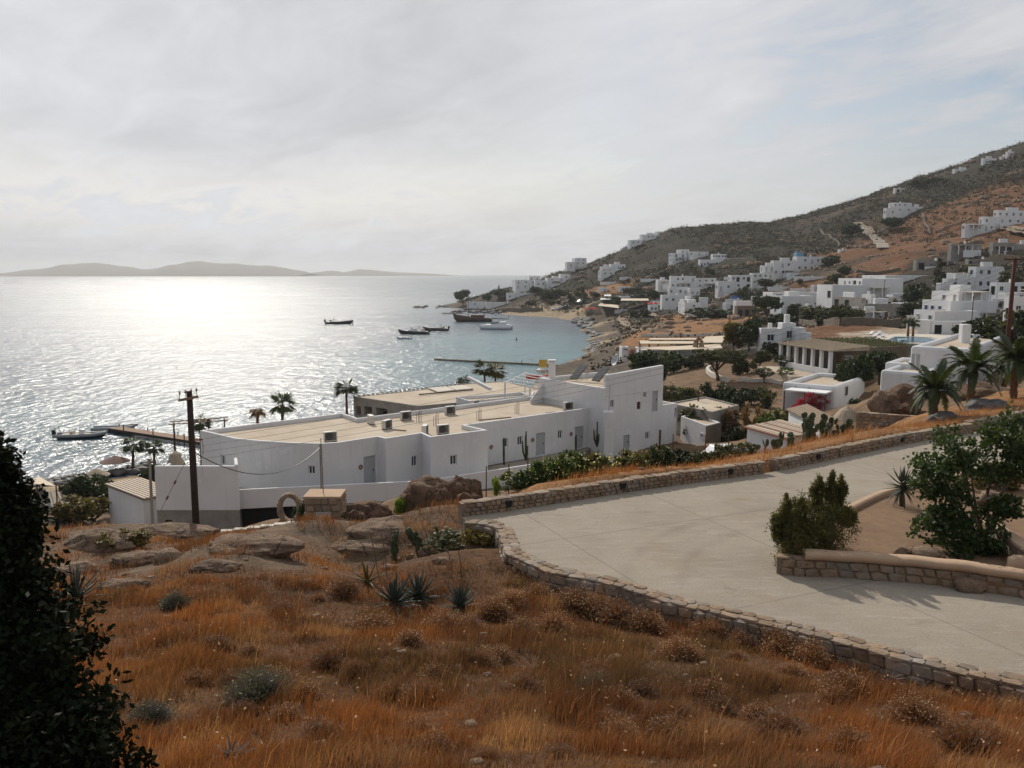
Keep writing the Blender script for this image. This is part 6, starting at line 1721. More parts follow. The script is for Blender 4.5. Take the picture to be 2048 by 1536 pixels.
def build_beach():
    for i, (u, vb, vt, lb, kw) in enumerate(((266, 950, 880, 'leaning fan palm standing alone on the pebble beach', {}), (310, 945, 888, 'fan palm behind the lone beach palm, next to the grey post', {}), (561, 838, 798, 'round-headed fan palm behind the wide hotel roof', {}), (511, 846, 815, 'withered dead palm beside the round-headed one', dict(dead=True, mat='leaf_dead', nf=9)), (694, 838, 768, 'fan palm at the corner of the restaurant wall', {}), (972, 768, 730, 'fan palm with stiff leaves behind the restaurant roof', {}), (990, 766, 734, 'browning fan palm touching the stiff-leaved one', dict(mat='leaf_yellow')), (402, 880, 838, 'small palm beside the timber shelter at the jetty', {}), (930, 778, 755, 'tiny palm tuft at the restaurant roof edge', {}))):
        p = gp(u, vb, 80) if i < 2 else P(u, vb, (0, 0, 86, 84, 104, 128, 128, 92, 122)[i])
        zg = hz(p.x, p.y); top = P(u, vt, p.y)
        h = top.z - zg; r = (1.7, 1.5, 1.7, 1.2, 1.9, 2.2, 2.0, 1.4, 1.3)[i]
        fan_palm(lb, (p.x, p.y, zg), h - r * .35, r, 30 + i, lean=.25 * (i % 3 - 1), **kw)
    # thatched cone, shelters, canopies
    p = P(352, 935, 78); zg = hz(p.x, p.y)
    t = thing('conical_hut', 'pale conical thatched sunshade behind the terrace wall', 'sunshade', (p.x, p.y, zg))
    ztop = P(352, 903, 78).z - zg; zb = P(352, 934, 78).z - zg
    MB().lathe([(1.1, zb - .6), (1.12, zb - .5), (.45, ztop - .2), (.12, ztop), (.02, ztop + .05)], 16).build('thatch', 'reed', t)
    MB().tube([(0, 0, -.3), (0, 0, zb)], [.09, .09], 7).build('post', 'old_wood', t)
    p = P(400, 890, 90); zg = hz(p.x, p.y)
    t = thing('timber_shelter', 'rough timber pergola at the landward end of the jetty', 'pergola', (p.x, p.y, zg), R(20))
    zt = P(400, 842, 90).z - zg
    for x in (-2.6, -.9, .9, 2.6):
        for y in (-.9, .9): MB().tube([(x, y, -.4), (x + .05, y, zt)], [.08, .06], 6).build('post', 'old_wood', t)
    for i in range(9): MB().tube([(-2.7 + i * .68, -1.3, zt + .05 * (i % 2)), (-2.6 + i * .68, 1.3, zt + .12)], [.055, .04], 5).build('pole_rafter', 'deck_wood', t)
    for y in (-.9, .9): MB().tube([(-3, y, zt - .05), (3, y, zt + .06)], [.07, .06], 6).build('beam', 'deck_wood', t)
    p = P(350, 912, 84); zg = hz(p.x, p.y)
    t = thing('shower_post', 'brown boxed shower post standing by the jetty head', 'post', (p.x, p.y, zg))
    MB().box((0, 0, 1.6), (.5, .5, 3.4)).build('column', 'deck_wood', t); MB().box((0, 0, 3.35), (.8, .8, .12)).build('cap', 'deck_wood', t)
    for i, (u, v, w_, lb, mt) in enumerate(((232, 952, 3.4, 'dark fabric beach umbrella beside the lone palm', 'dark_canvas'), (195, 985, 2.6, 'low thatched umbrella behind the striped shed', 'reed'), (455, 845, 2.6, 'straw umbrella at the water edge past the shelter', 'reed'), (1088, 722, 3.4, 'grey umbrella beside the lifeguard chair', 'hull_grey'))):
        p = gp(u, v, 60) if i < 2 else P(u, v + 14, (0, 0, 100, 190)[i]); zg = hz(p.x, p.y)
        t = thing('beach_umbrella', lb, 'umbrella', (p.x, p.y, zg))
        MB().lathe([(w_ * .5, 1.75), (w_ * .5, 1.8), (w_ * .25, 2.2), (.05, 2.5), (.01, 2.55)], 12).build('canopy', mt, t)
        MB().tube([(0, 0, -.4), (0, 0, 2.4)], [.035, .035], 6).build('pole', 'old_wood', t)
    # shade sail and canvas roof at the far left
    q = [P(50, 962, 66), P(100, 972, 64), P(84, 958, 70), P(62, 955, 70)]
    t = thing('shade_sail', 'taut beige shade sail with a dark edge by the beach bar', 'awning', q[0])
    me = bpy.data.meshes.new('sail'); me.from_pydata([tuple(x) for x in (P(48, 965, 66), P(112, 972, 63), P(78, 953, 71))], [], [(0, 1, 2)])
    o = link('sail', me, 'canvas', t, world=True); sm = o.modifiers.new('s', 'SOLIDIFY'); sm.thickness = .04
    for c in (P(48, 965, 66), P(112, 972, 63), P(78, 953, 71)):
        MB().tube([c, Vector((c.x, c.y, hz(c.x, c.y) - .3))], [.05, .06], 6).build('post', 'old_wood', t, world=True)
    a = [G(u, v, 6.4) for u, v in ((72, 1012), (128, 1012), (118, 985), (70, 975))]
    t = thing('canvas_roof', 'grey corrugated roof with pale ribs below the shade sail', 'roof', (a[0].x, a[0].y, 4))
    MB().prism([xy(x) for x in a], 6.25, 6.35).build('sheet', 'grey_plaster', t, world=True)
    for f in (.1, .4, .7, .97):
        c0, c1 = a[0].lerp(a[1], f), a[3].lerp(a[2], f); d = c1 - c0
        MB().box((c0 + c1) / 2, (d.length, .16, .12), math.atan2(d.y, d.x)).build('rib', 'weathered_wood', t, world=True)
    for c in a: MB().tube([(c.x, c.y, 2.5), (c.x, c.y, 6.3)], [.07, .07], 6).build('post', 'old_wood', t, world=True)
    for i, (u0, u1, vt, vb, Y, mt, lb) in enumerate(((128, 218, 938, 1000, 72, 'leaf_dark', 'dark tamarisk bush behind the beach bar'), (110, 215, 985, 1050, 62, 'leaf_yellow', 'big yellow-green tamarisk beside the striped shed'), (205, 240, 960, 1030, 66, 'leaf_dark', 'narrow dark bush against the striped shed wall'), (285, 330, 920, 945, 88, 'leaf_dark', 'low dark bush at the foot of the lone palm'), (1020, 1046, 760, 770, 125, 'leaf_bright', 'bright green shrub at the restaurant roof edge'))):
        p = P((u0 + u1) / 2, vb, Y); zg = min(p.z, hz(p.x, p.y)); h = P(0, vt, Y).z - zg; w_ = (u1 - u0) / F * Y
        tree('tamarisk', 'bush', lb, 'shrub', (p.x, p.y, zg), h * 1.05, w_ / h * 1.05, mt, 20 + i % 3)
    # lifeguard chair, red kayak
    p = P(1086, 752, 150); p.z = hz(p.x, p.y)
    zt = P(1086, 736, 150).z
    t = thing('lifeguard_chair', 'tall lifeguard chair with a yellow back on the beach', 'chair', p)
    hh = max(1.2, zt - p.z)
    for x in (-.45, .45):
        for y in (-.45, .45): MB().tube([(x * 1.3, y * 1.3, -.2), (x, y, hh)], [.06, .05], 5).build('leg', 'white_trim', t)
    MB().box((0, 0, hh), (1.2, 1.1, .1)).build('seat', 'white_trim', t)
    MB().box((0, .5, hh + .75), (1.5, .06, 1.4), 0, -.1).build('backrest', 'yellow_cloth', t)
    for z in (.4, .8): MB().box((0, -.55, hh * z), (1.1, .06, .08)).build('rung', 'white_trim', t)
    p = P(1078, 757, 140); p.z = max(p.z, hz(p.x, p.y) + .15)
    t = thing('red_kayak', 'red rescue kayak lying below the lifeguard chair', 'kayak', p, R(8))
    hull(4.4, .8, .55, .5, .3).build('hull', 'red_paint', t, smooth=True)
    hull(4.4, .8, .55, .5, .3).build('hull', 'red_paint', t, smooth=True, rot=(0, 0, R(180)))
    # two people on the beach
    def person(u, v, Y, lb, top, rz=0):
        p = P(u, v, Y); p.z = hz(p.x, p.y)
        t = thing('person', lb, 'person', p, rz)
        mb = bmesh.new()
        me = bpy.data.meshes.new('body')
        vs = [(0, 0, .95), (0, 0, 1.2), (0, 0, 1.45), (0, 0, 1.55), (0, 0, 1.72), (.1, 0, .9), (.12, .03, .5), (.12, 0, .06), (.13, -.12, .03), (-.1, 0, .9), (-.12, -.03, .5), (-.12, 0, .06), (-.13, -.12, .03), (.2, 0, 1.42), (.26, .02, 1.12), (.24, -.06, .86), (-.2, 0, 1.42), (-.26, .02, 1.12), (-.24, -.06, .86)]
        ed = [(0, 1), (1, 2), (2, 3), (3, 4), (0, 5), (5, 6), (6, 7), (7, 8), (0, 9), (9, 10), (10, 11), (11, 12), (2, 13), (13, 14), (14, 15), (2, 16), (16, 17), (17, 18)]
        rad = [.14, .14, .15, .06, .1, .1, .07, .05, .04, .1, .07, .05, .04, .06, .045, .035, .06, .045, .035]
        me.from_pydata(vs, ed, [])
        o = link('body', me, top, t)
        o.modifiers.new('skin', 'SKIN'); o.modifiers.new('sub', 'SUBSURF').levels = 1
        for i, r in enumerate(rad): me.skin_vertices[0].data[i].radius = (r, r)
        me.skin_vertices[0].data[0].use_root = True
        MB().lathe([(.01, 1.64), (.09, 1.66), (.11, 1.74), (.09, 1.83), (.01, 1.86)], 10).build('hair', 'cloth_dark', t, smooth=True)
    person(361, 932, 79, 'person in dark clothes standing by the conical sunshade', 'cloth_dark')

# ------------------------------------------------------------------ the village
FOOT = []      # building footprints (centre, radius) kept free of scrub
def vblock(t, uL, uC, uR, vt, vb, Y, yaw=12, nf=2, nl=1, parapet=.25, sink=3.0, wall='white_wash', roof='pale_roof', kinds=('window', 'window', 'door'), bevel=.12, depth=None, seed=0):
    """box house: nearest corner at pixel uC; right face to uR, left face back to uL"""
    c = P(uC, vb, Y); th = R(yaw); cs, sn = math.cos(th), math.sin(th)
    aR, aL = dirp(uR, vb)[0], dirp(uL, vb)[0]
    wr = abs((aR * c.y - c.x) / (cs - aR * sn))
    den = sn + aL * cs
    wl = abs((c.x - aL * c.y) / den) if abs(den) > .08 and depth is None else (depth or 6.0)
    wl = min(max(wl, 2.0), 16.0) if depth is None else depth
    wr = min(max(wr, 1.2), 70)
    z0, z1 = c.z, P(uC, vt, Y).z
    q0 = Vector((c.x, c.y)); q1 = q0 + Vector((cs, sn)) * wr; q3 = q0 + Vector((-sn, cs)) * wl; q2 = q1 + Vector((-sn, cs)) * wl
    rg = random.Random(seed + int(uC))
    ops = {0: [], 3: []}
    st = max(1, round((z1 - z0) / 3.1)); sh = (z1 - z0) / st
    for e, L, k in ((0, wr, nf), (3, wl, nl)):
        for s in range(st):
            for i in range(k):
                kd = rg.choice(kinds)
                if k > 2 and rg.random() < .28: continue
                if s > 0 and kd in ('brown_door',): kd = 'window'
                x = L * (i + .5) / k + rg.uniform(-.1, .1) * L / k
                zb = z0 + s * sh
                ww = min(1.1 if kd != 'gap' else 2.2, L / k * .62)
                if kd in ('door', 'brown_door', 'blue_door', 'gap'): o = (x - ww / 2, x + ww / 2, zb + .05, zb + min(2.15, sh * .75), kd)
                else: o = (x - ww / 2, x + ww / 2, zb + sh * .33, zb + min(sh * .7, sh * .33 + 1.2), kd)
                if o[1] - o[0] > .3: ops[e].append(o)
    FOOT.append(((q0.x + q2.x) / 2, (q0.y + q2.y) / 2, (wr + wl) * .55))
    block(t, [tuple(q0), tuple(q1), tuple(q2), tuple(q3)], z0 - sink, z1, ops, parapet, max(.24, bevel * 1.6), wall, roof, bevel=bevel, depth=.18)
    return q0, q1, q2, q3, z0, z1
def Y_of(bl): return bl[5]
def vhouse(name, label, blocks, cat='house', chimney=True, extras=False, **kw):
    b = blocks[0]
    t = thing(name, label, cat, P(b[1], b[4], b[5]))
    r = None
    for i, bl in enumerate(blocks):
        k2 = dict(kw); 
        if len(bl) > 7: k2.update(bl[7])
        q = vblock(t, *bl[:7], seed=i, **k2)
        r = r or q
        if extras and Y_of(bl) > 120:
            rg = random.Random(int(bl[1] * 7 + i)); ex = (q[1] - q[0]).normalized(); nn = Vector((ex.y, -ex.x)); L = (q[1] - q[0]).length
            rz = math.atan2(ex.y, ex.x)
            if rg.random() < .55 and L > 4:
                f = rg.uniform(.3, .6); c = q[0] + ex * L * rg.uniform(.35, .65) + nn * 2.6; w_ = L * rg.uniform(.5, .9)
                MB().box((c.x, c.y, q[4] - .6), (w_, .25, 3.0)).build('terrace_wall', 'white_wash', t, world=True) if False else MB().box((c.x, c.y, q[4] - .5), (w_, .25, 2.6), rz).build('terrace_wall', 'white_wash', t, world=True, bevel=.06)
            if rg.random() < .4 and L > 4:
                w_ = min(L * .6, 5.5); c = q[0] + ex * L * rg.uniform(.3, .7) + nn * 1.25; zt = q[4] + 2.45
                pg = MB().box((c.x, c.y, zt), (w_, 2.5, .14), rz).build('pergola', rg.choice(('reed', 'canvas', 'weathered_wood')), t, world=True)
                for sx in (-.5, 0, .5):
                    pc = c + ex * w_ * sx * .95 + nn * 1.15
                    MB().box((pc.x, pc.y, zt - 1.6), (.22, .22, 3.2), rz).build('pillar', 'white_trim', pg, world=True)
            if rg.random() < .35:
                c = q[0] + ex * L * .5 + (q[3] - q[0]) * .5
                MB().box((c.x, c.y, q[5] + .55), (L * .35, (q[3] - q[0]).length * .4, 1.5), rz).build('stair_head', 'white_wash', t, world=True, bevel=.1)
            if rg.random() < .3:
                c = q[0] + ex * L * .8 + (q[3] - q[0]) * .4
                MB().tube([(c.x, c.y, q[5] - .3), (c.x, c.y, q[5] + 1.6)], [.05, .04], 5).build('aerial', 'dark_metal', t, world=True)
        if chimney and i == 0:
            m_ = (Vector(q[0]) + Vector(q[2])) / 2
            MB().box((m_.x, m_.y, q[5] + .25), (.6, .5, 1.1)).build('chimney', 'white_trim', t, world=True, bevel=.08)
    return t, r
def canopy(name, label, pts, z, mat, legs=True, cat='awning', th=.1, zleg=None, slats=0, legmat='weathered_wood'):
    q = [G(u, v, z) for u, v in pts]
    t = thing(name, label, cat, (q[0].x, q[0].y, z - 2.5))
    if slats:
        for i in range(slats):
            f0, f1 = i / slats, (i + .86) / slats
            a, b, c, d = q[0].lerp(q[3], f0), q[1].lerp(q[2], f0), q[1].lerp(q[2], f1), q[0].lerp(q[3], f1)
            MB().prism([xy(x) for x in (a, b, c, d)], z - th, z + .02 * (i % 2)).build('strip', mat, t, world=True)
    else:
        MB().prism([xy(x) for x in q], z - th, z).build('sheet', mat, t, world=True)
    if legs:
        for x in q: MB().tube([(x.x, x.y, zleg if zleg is not None else hz(x.x, x.y) - .3), (x.x, x.y, z - .02)], [.09, .09], 6).build('post', legmat, t, world=True)
    FOOT.append((sum(x.x for x in q) / 4, sum(x.y for x in q) / 4, (q[0] - q[2]).length * .5))
    return t, q
def slope_wall(name, label, pix, h, th, mat, Y=None, n=14):
    pts = [gp(u, v, 60) if Y is None else P(u, v, Y) for u, v in pix]
    ln = Line([(p.x, p.y) for p in pts]); k = max(n, int(ln.len / 4)); V = []
    t = thing(name, label, 'wall', pts[0])
    for i in range(k + 1):
        p, tg = ln.at(ln.len * i / k); nn = Vector((-tg.y, tg.x)) * th / 2; z = hz(p.x, p.y)
        V += [(p.x - nn.x, p.y - nn.y, z - .8), (p.x + nn.x, p.y + nn.y, z - .8), (p.x + nn.x, p.y + nn.y, z + h), (p.x - nn.x, p.y - nn.y, z + h)]
    Fq = [(4 * i + j, 4 * i + (j + 1) % 4, 4 * i + 4 + (j + 1) % 4, 4 * i + 4 + j) for i in range(k) for j in range(4)] + [(0, 1, 2, 3), (4 * k, 4 * k + 1, 4 * k + 2, 4 * k + 3)]
    MB().add(V, Fq).build('wall_body', mat, t, world=True)
    return t

def build_village():
    W = ('window', 'window', 'door')
    # --- near right: rounded houses
    t, q = vhouse('rounded_house', 'small white soft-edged house behind the bougainvillea', [(1562, 1668, 1728, 772, 816, 88, 52, dict(nf=0, nl=0, parapet=.45, bevel=.4, roof='roof_screed'))], chimney=False)
    p0, p3 = q[0], q[3]
    px = P(1690, 808, 89)
    s0 = (q[1] - q[0]).normalized()
    for f, z0_, z1_ in ((.35, 1.0, 2.0),):
        c = q[0] + (q[1] - q[0]) * f; nn = Vector((s0.y, -s0.x)) * .02
        w_ = MB().box((c.x + nn.x, c.y + nn.y, q[4] + 1.4), (.95, .1, 1.1), math.atan2(s0.y, s0.x)).build('window', 'door_grey', t, world=True)
        MB().box((c.x + nn.x * 3.6, c.y + nn.y * 3.6, q[4] + 1.4), (.75, .04, .9), math.atan2(s0.y, s0.x)).build('pane', 'glass', w_, world=True)
    d = (p0 - p3).normalized(); nn = Vector((d.y, -d.x))
    c = p3 + d * (p0 - p3).length * .40 + nn * .05
    mb = MB()
    for s in (-1, 1): mb.tube([(c.x, c.y, q[5] - 1.0), (c.x + d.x * .5 * s, c.y + d.y * .5 * s, q[5] - .75), (c.x + d.x * .8 * s, c.y + d.y * .8 * s, q[5] - .35)], [.08, .05, .03], 5)
    mb.build('horns', 'dark_metal', t, world=True)
    # its veranda
    cv = thing('white_veranda', 'white slab veranda on brown posts against the rounded house', 'veranda', (c.x, c.y, q[4]))
    a = p3 + d * (p0 - p3).length * .2; b = p3 + d * (p0 - p3).length * .96
    zz = P(1600, 787, 86).z
    MB().prism([tuple(a + nn * 2.4), tuple(b + nn * 2.4), tuple(b + nn * .06), tuple(a + nn * .06)], zz - .14, zz).build('roof_slab', 'white_trim', cv, world=True)
    for x in (a + nn * 2.3, (a + b) / 2 + nn * 2.3, b + nn * 2.3): MB().tube([(x.x, x.y, q[4] - 1), (x.x, x.y, zz - .1)], [.07, .07], 6).build('post', 'door_brown', cv, world=True)
    pb = (a + b) / 2 + nn * 2.9 + d * .6
    tb = thing('bougainvillea', 'crimson bougainvillea bush in front of the white slab veranda', 'shrub', (pb.x, pb.y, q[4] - .4))
    V, Q = cloud([(-.9, -.3, 1.0, .9, .7, .8), (.6, .2, 1.5, 1.3, .7, .9), (1.6, .9, 1.1, .9, .6, .8), (-1.7, -1, .6, .6, .5, .5), (.2, .2, .7, 1.4, .8, .6)], 700, .13, .1, 9, 18, .4)
    tag(link('flowers', np_mesh('flowers', V, Q), 'bougainvillea', tb), kind='stuff')
    V, Q = cloud([(0, .1, .8, 1.3, .8, .7), (1.3, .7, .9, .9, .7, .6)], 260, .13, .08, 10, 14, .3)
    tag(link('leaves', np_mesh('leaves', V, Q), 'leaf_dark', tb), kind='stuff')
    MB().tube([(0, .2, -.6), (.1, .2, .5), (.5, .3, 1.3)], [.07, .05, .02], 6).build('stem', 'bark', tb)
    t, q = vhouse('rounded_villa', 'two-storey white soft-edged villa behind the palms', [(1816, 1934, 2003, 697, 778, 80, 52, dict(nf=0, nl=0, bevel=.4, parapet=.45, roof='roof_screed')), (1757, 1846, 1905, 745, 806, 77, 52, dict(nf=0, nl=0, bevel=.4, parapet=.4, roof='roof_screed')), (1768, 1822, 1850, 727, 760, 83, 52, dict(nf=0, nl=0, bevel=.3, parapet=.35, roof='roof_screed'))], chimney=False)
    d = (q[0] - q[3]); L = d.length; d = d / L; nn = Vector((d.y, -d.x))
    s_, z_ = on_wall(q[3], q[0], 1830, 738); c = q[3] + d * s_ + nn * .03
    w_ = MB().box((c.x, c.y, P(1830, 725, 82).z), (.75, .1, 1.5), math.atan2(d.y, d.x)).build('shutter_window', 'door_grey', t, world=True)
    MB().box((c.x + nn.x * .05, c.y + nn.y * .05, P(1830, 725, 82).z), (.1, .04, 1.4), math.atan2(d.y, d.x)).build('mullion', 'white_trim', w_, world=True)
    tag(MB().tube([(q[2].x - 2, q[2].y - 3, q[5] - .3), (q[2].x - 2, q[2].y - 3, q[5] + 1.4)], [.03, .02], 5).build('antenna', 'rust', t, world=True))
    cp = P(1928, 690, 92)
    tag(MB().box((cp.x, cp.y, P(0, 672, 92).z), (.95, .9, 2.6)).build('chimney_stack', 'white_wash', None, bevel=.1), 'detached white chimney stack beside the dark hedge', 'chimney')
    # --- portico house with roof garden
    c = P(1660, 746, 104); th = R(14); ex, ey = Vector((math.cos(th), math.sin(th))), Vector((-math.sin(th), math.cos(th)))
    o = Vector((c.x, c.y)); wr, wl = 5.0, 11.5
    t = thing('portico_house', 'low house with a row of white columns under a pale tiled roof', 'house', (c.x, c.y, c.z))
    zt = P(1660, 702, 104).z
    block(t, [tuple(o + ex * 1.9 + ey * .2), tuple(o + ex * wr + ey * .2), tuple(o + ex * wr + ey * wl), tuple(o + ex * 1.9 + ey * wl)], c.z - 2, zt - .1, {3: [(1 + i * 1.8, 1.9 + i * 1.8, c.z + .6, c.z + 2.3, 'brown_door') for i in range(6)], 0: [(.3, 1.3, c.z + 1.6, c.z + 2.1, 'window')]}, .05, .05, wall='far_stone', hide_roof=True, bevel=0)
    r0 = [o - ex * .3 - ey * .3, o + ex * (wr + .3) - ey * .3, o + ex * (wr + .3) + ey * (wl + .2), o - ex * .3 + ey * (wl + .2)]
    MB().prism([tuple(x) for x in r0], zt - .05, [zt + .1, zt + .55, zt + .55, zt + .1]).build('roof', 'reed', t, world=True)
    for f in np.linspace(.03, .97, 16):
        a, b = r0[0].lerp(r0[3], f), r0[1].lerp(r0[2], f)
        MB().tube([(a.x, a.y, zt + .12), (b.x, b.y, zt + .57)], [.07, .07], 4).build('tile_row', 'reed', t, world=True)
    for i in range(7):
        p = o + ey * (wl * i / 6 * .98 + .1) + ex * .05
        MB().box((p.x, p.y, (c.z + zt) / 2 - .1), (.42, .42, zt - c.z + .2), th).build('column', 'white_wash', t, world=True, bevel=.05)
    MB().prism([tuple(o - ex * .25), tuple(o + ex * .1), tuple(o + ex * .1 + ey * wl), tuple(o - ex * .25 + ey * wl)], c.z - .5, c.z + .45).build('dwarf_wall', 'white_wash', t, world=True)
    FOOT.append((o.x + 3, o.y + 6, 7))
    ter = [o - ex * 5.2 + ey * .5, o - ex * .4 - ey * .2, o - ex * .4 + ey * wl, o - ex * 3.4 + ey * wl]
    tag(MB().prism([tuple(x) for x in ter], c.z - 2.5, c.z - .35).build('portico_terrace', 'roof_screed'), 'beige terrace in front of the white columns', 'terrace')
    st = thing('garden_steps', 'pale stone steps going down from the column terrace', 'steps', (o.x - 2, o.y - 1, c.z - 1.6))
    for i in range(5):
        p = o - ex * 1.2 - ey * (.3 + i * .42)
        MB().box((p.x, p.y, c.z - .55 - i * .24), (2.0, .5, .16), th).build('step', 'pale_roof', st, world=True)
    rg_ = thing('roof_garden', 'flat roof overgrown with green plants beside the pool', 'roof garden', (o.x + 8, o.y + 6, zt - 2))
    g0 = [o + ex * (wr + .4) + ey * .5, o + ex * (wr + 7.5) + ey * 1.5, o + ex * (wr + 10.5) + ey * 13, o + ex * (wr + .4) + ey * 13]
    MB().prism([tuple(x) for x in g0], c.z - 2, zt + .25).build('slab', 'far_stone', rg_, world=True)
    rng = np.random.default_rng(4); k = 5200
    f, g_ = rng.uniform(0, 1, k), rng.uniform(0, 1, k)
    X = np.array([[*(g0[0].lerp(g0[1], a)).lerp(g0[3].lerp(g0[2], a), b)] for a, b in zip(f, g_)])
    V, Q = leaf_quads(np.c_[X, zt + .3 + rng.uniform(0, .3, k)], .22, .14, rng)
    tag(link('plants', np_mesh('plants', V, Q), 'leaf_olive', rg_, world=True), kind='stuff')
    MB().prism([tuple(g0[0] + ex * .05), tuple(g0[0] + ex * .4), tuple(g0[3] + ex * .4), tuple(g0[3] + ex * .05)], zt + .26, zt + .5).build('coping', 'canvas', rg_, world=True)
    # --- pool terrace
    zp = P(1800, 684, 134).z
    dk = [G(u, v, zp) for u, v in ((1728, 676), (1768, 687), (1830, 692), (1900, 690), (1960, 676), (1900, 668), (1815, 668), (1765, 668))]
    tag(MB().prism([xy(x) for x in dk], zp - 2, zp).build('pool_terrace', 'pale_roof'), 'pale paved terrace round the swimming pool', 'terrace')
    pw = [G(u, v, zp + .03) for u, v in ((1776, 679), (1800, 685), (1868, 685), (1880, 681), (1845, 674), (1790, 673))]
    tag(MB().prism([xy(x) for x in pw], zp - .1, zp + .03).build('swimming_pool', 'pool_water'), 'blue swimming pool set in the pale terrace', 'pool')
    lo = G(1806, 681, zp + .1)
    sl = thing('pool_stage', 'small white floating platform in the swimming pool', 'platform', lo)
    MB().box((0, 0, .2), (1.5, .8, .12)).build('top', 'plastic_white', sl)
    for x in (-.6, .6): MB().box((x, 0, .02), (.12, .7, .3)).build('leg', 'plastic_white', sl)
    for i in range(4):
        p = G(1736 + i * 10, 671 - i * .5 + (i % 2) * 5, zp)
        t = thing('sun_lounger', 'white sun lounger at the edge of the pool terrace', 'lounger', p, R(20 + 15 * i), 'sun loungers by the pool')
        MB().box((0, 0, .3), (1.9, .6, .08)).build('bed', 'plastic_white', t); MB().box((.75, 0, .5), (.7, .6, .07), 0, 0, -.6).build('backrest', 'plastic_white', t)
        for x in (-.8, .6):
            MB().box((x, 0, .13), (.06, .55, .3)).build('leg', 'plastic_white', t)
    # --- houses up the valley: label, blocks (uL,uC,uR,vtop,vbase,depth,yaw)
    Bl = ('blue_window', 'window', 'blue_door'); Br = ('dark_window', 'brown_door', 'window'); Gp = ('gap', 'gap', 'window')
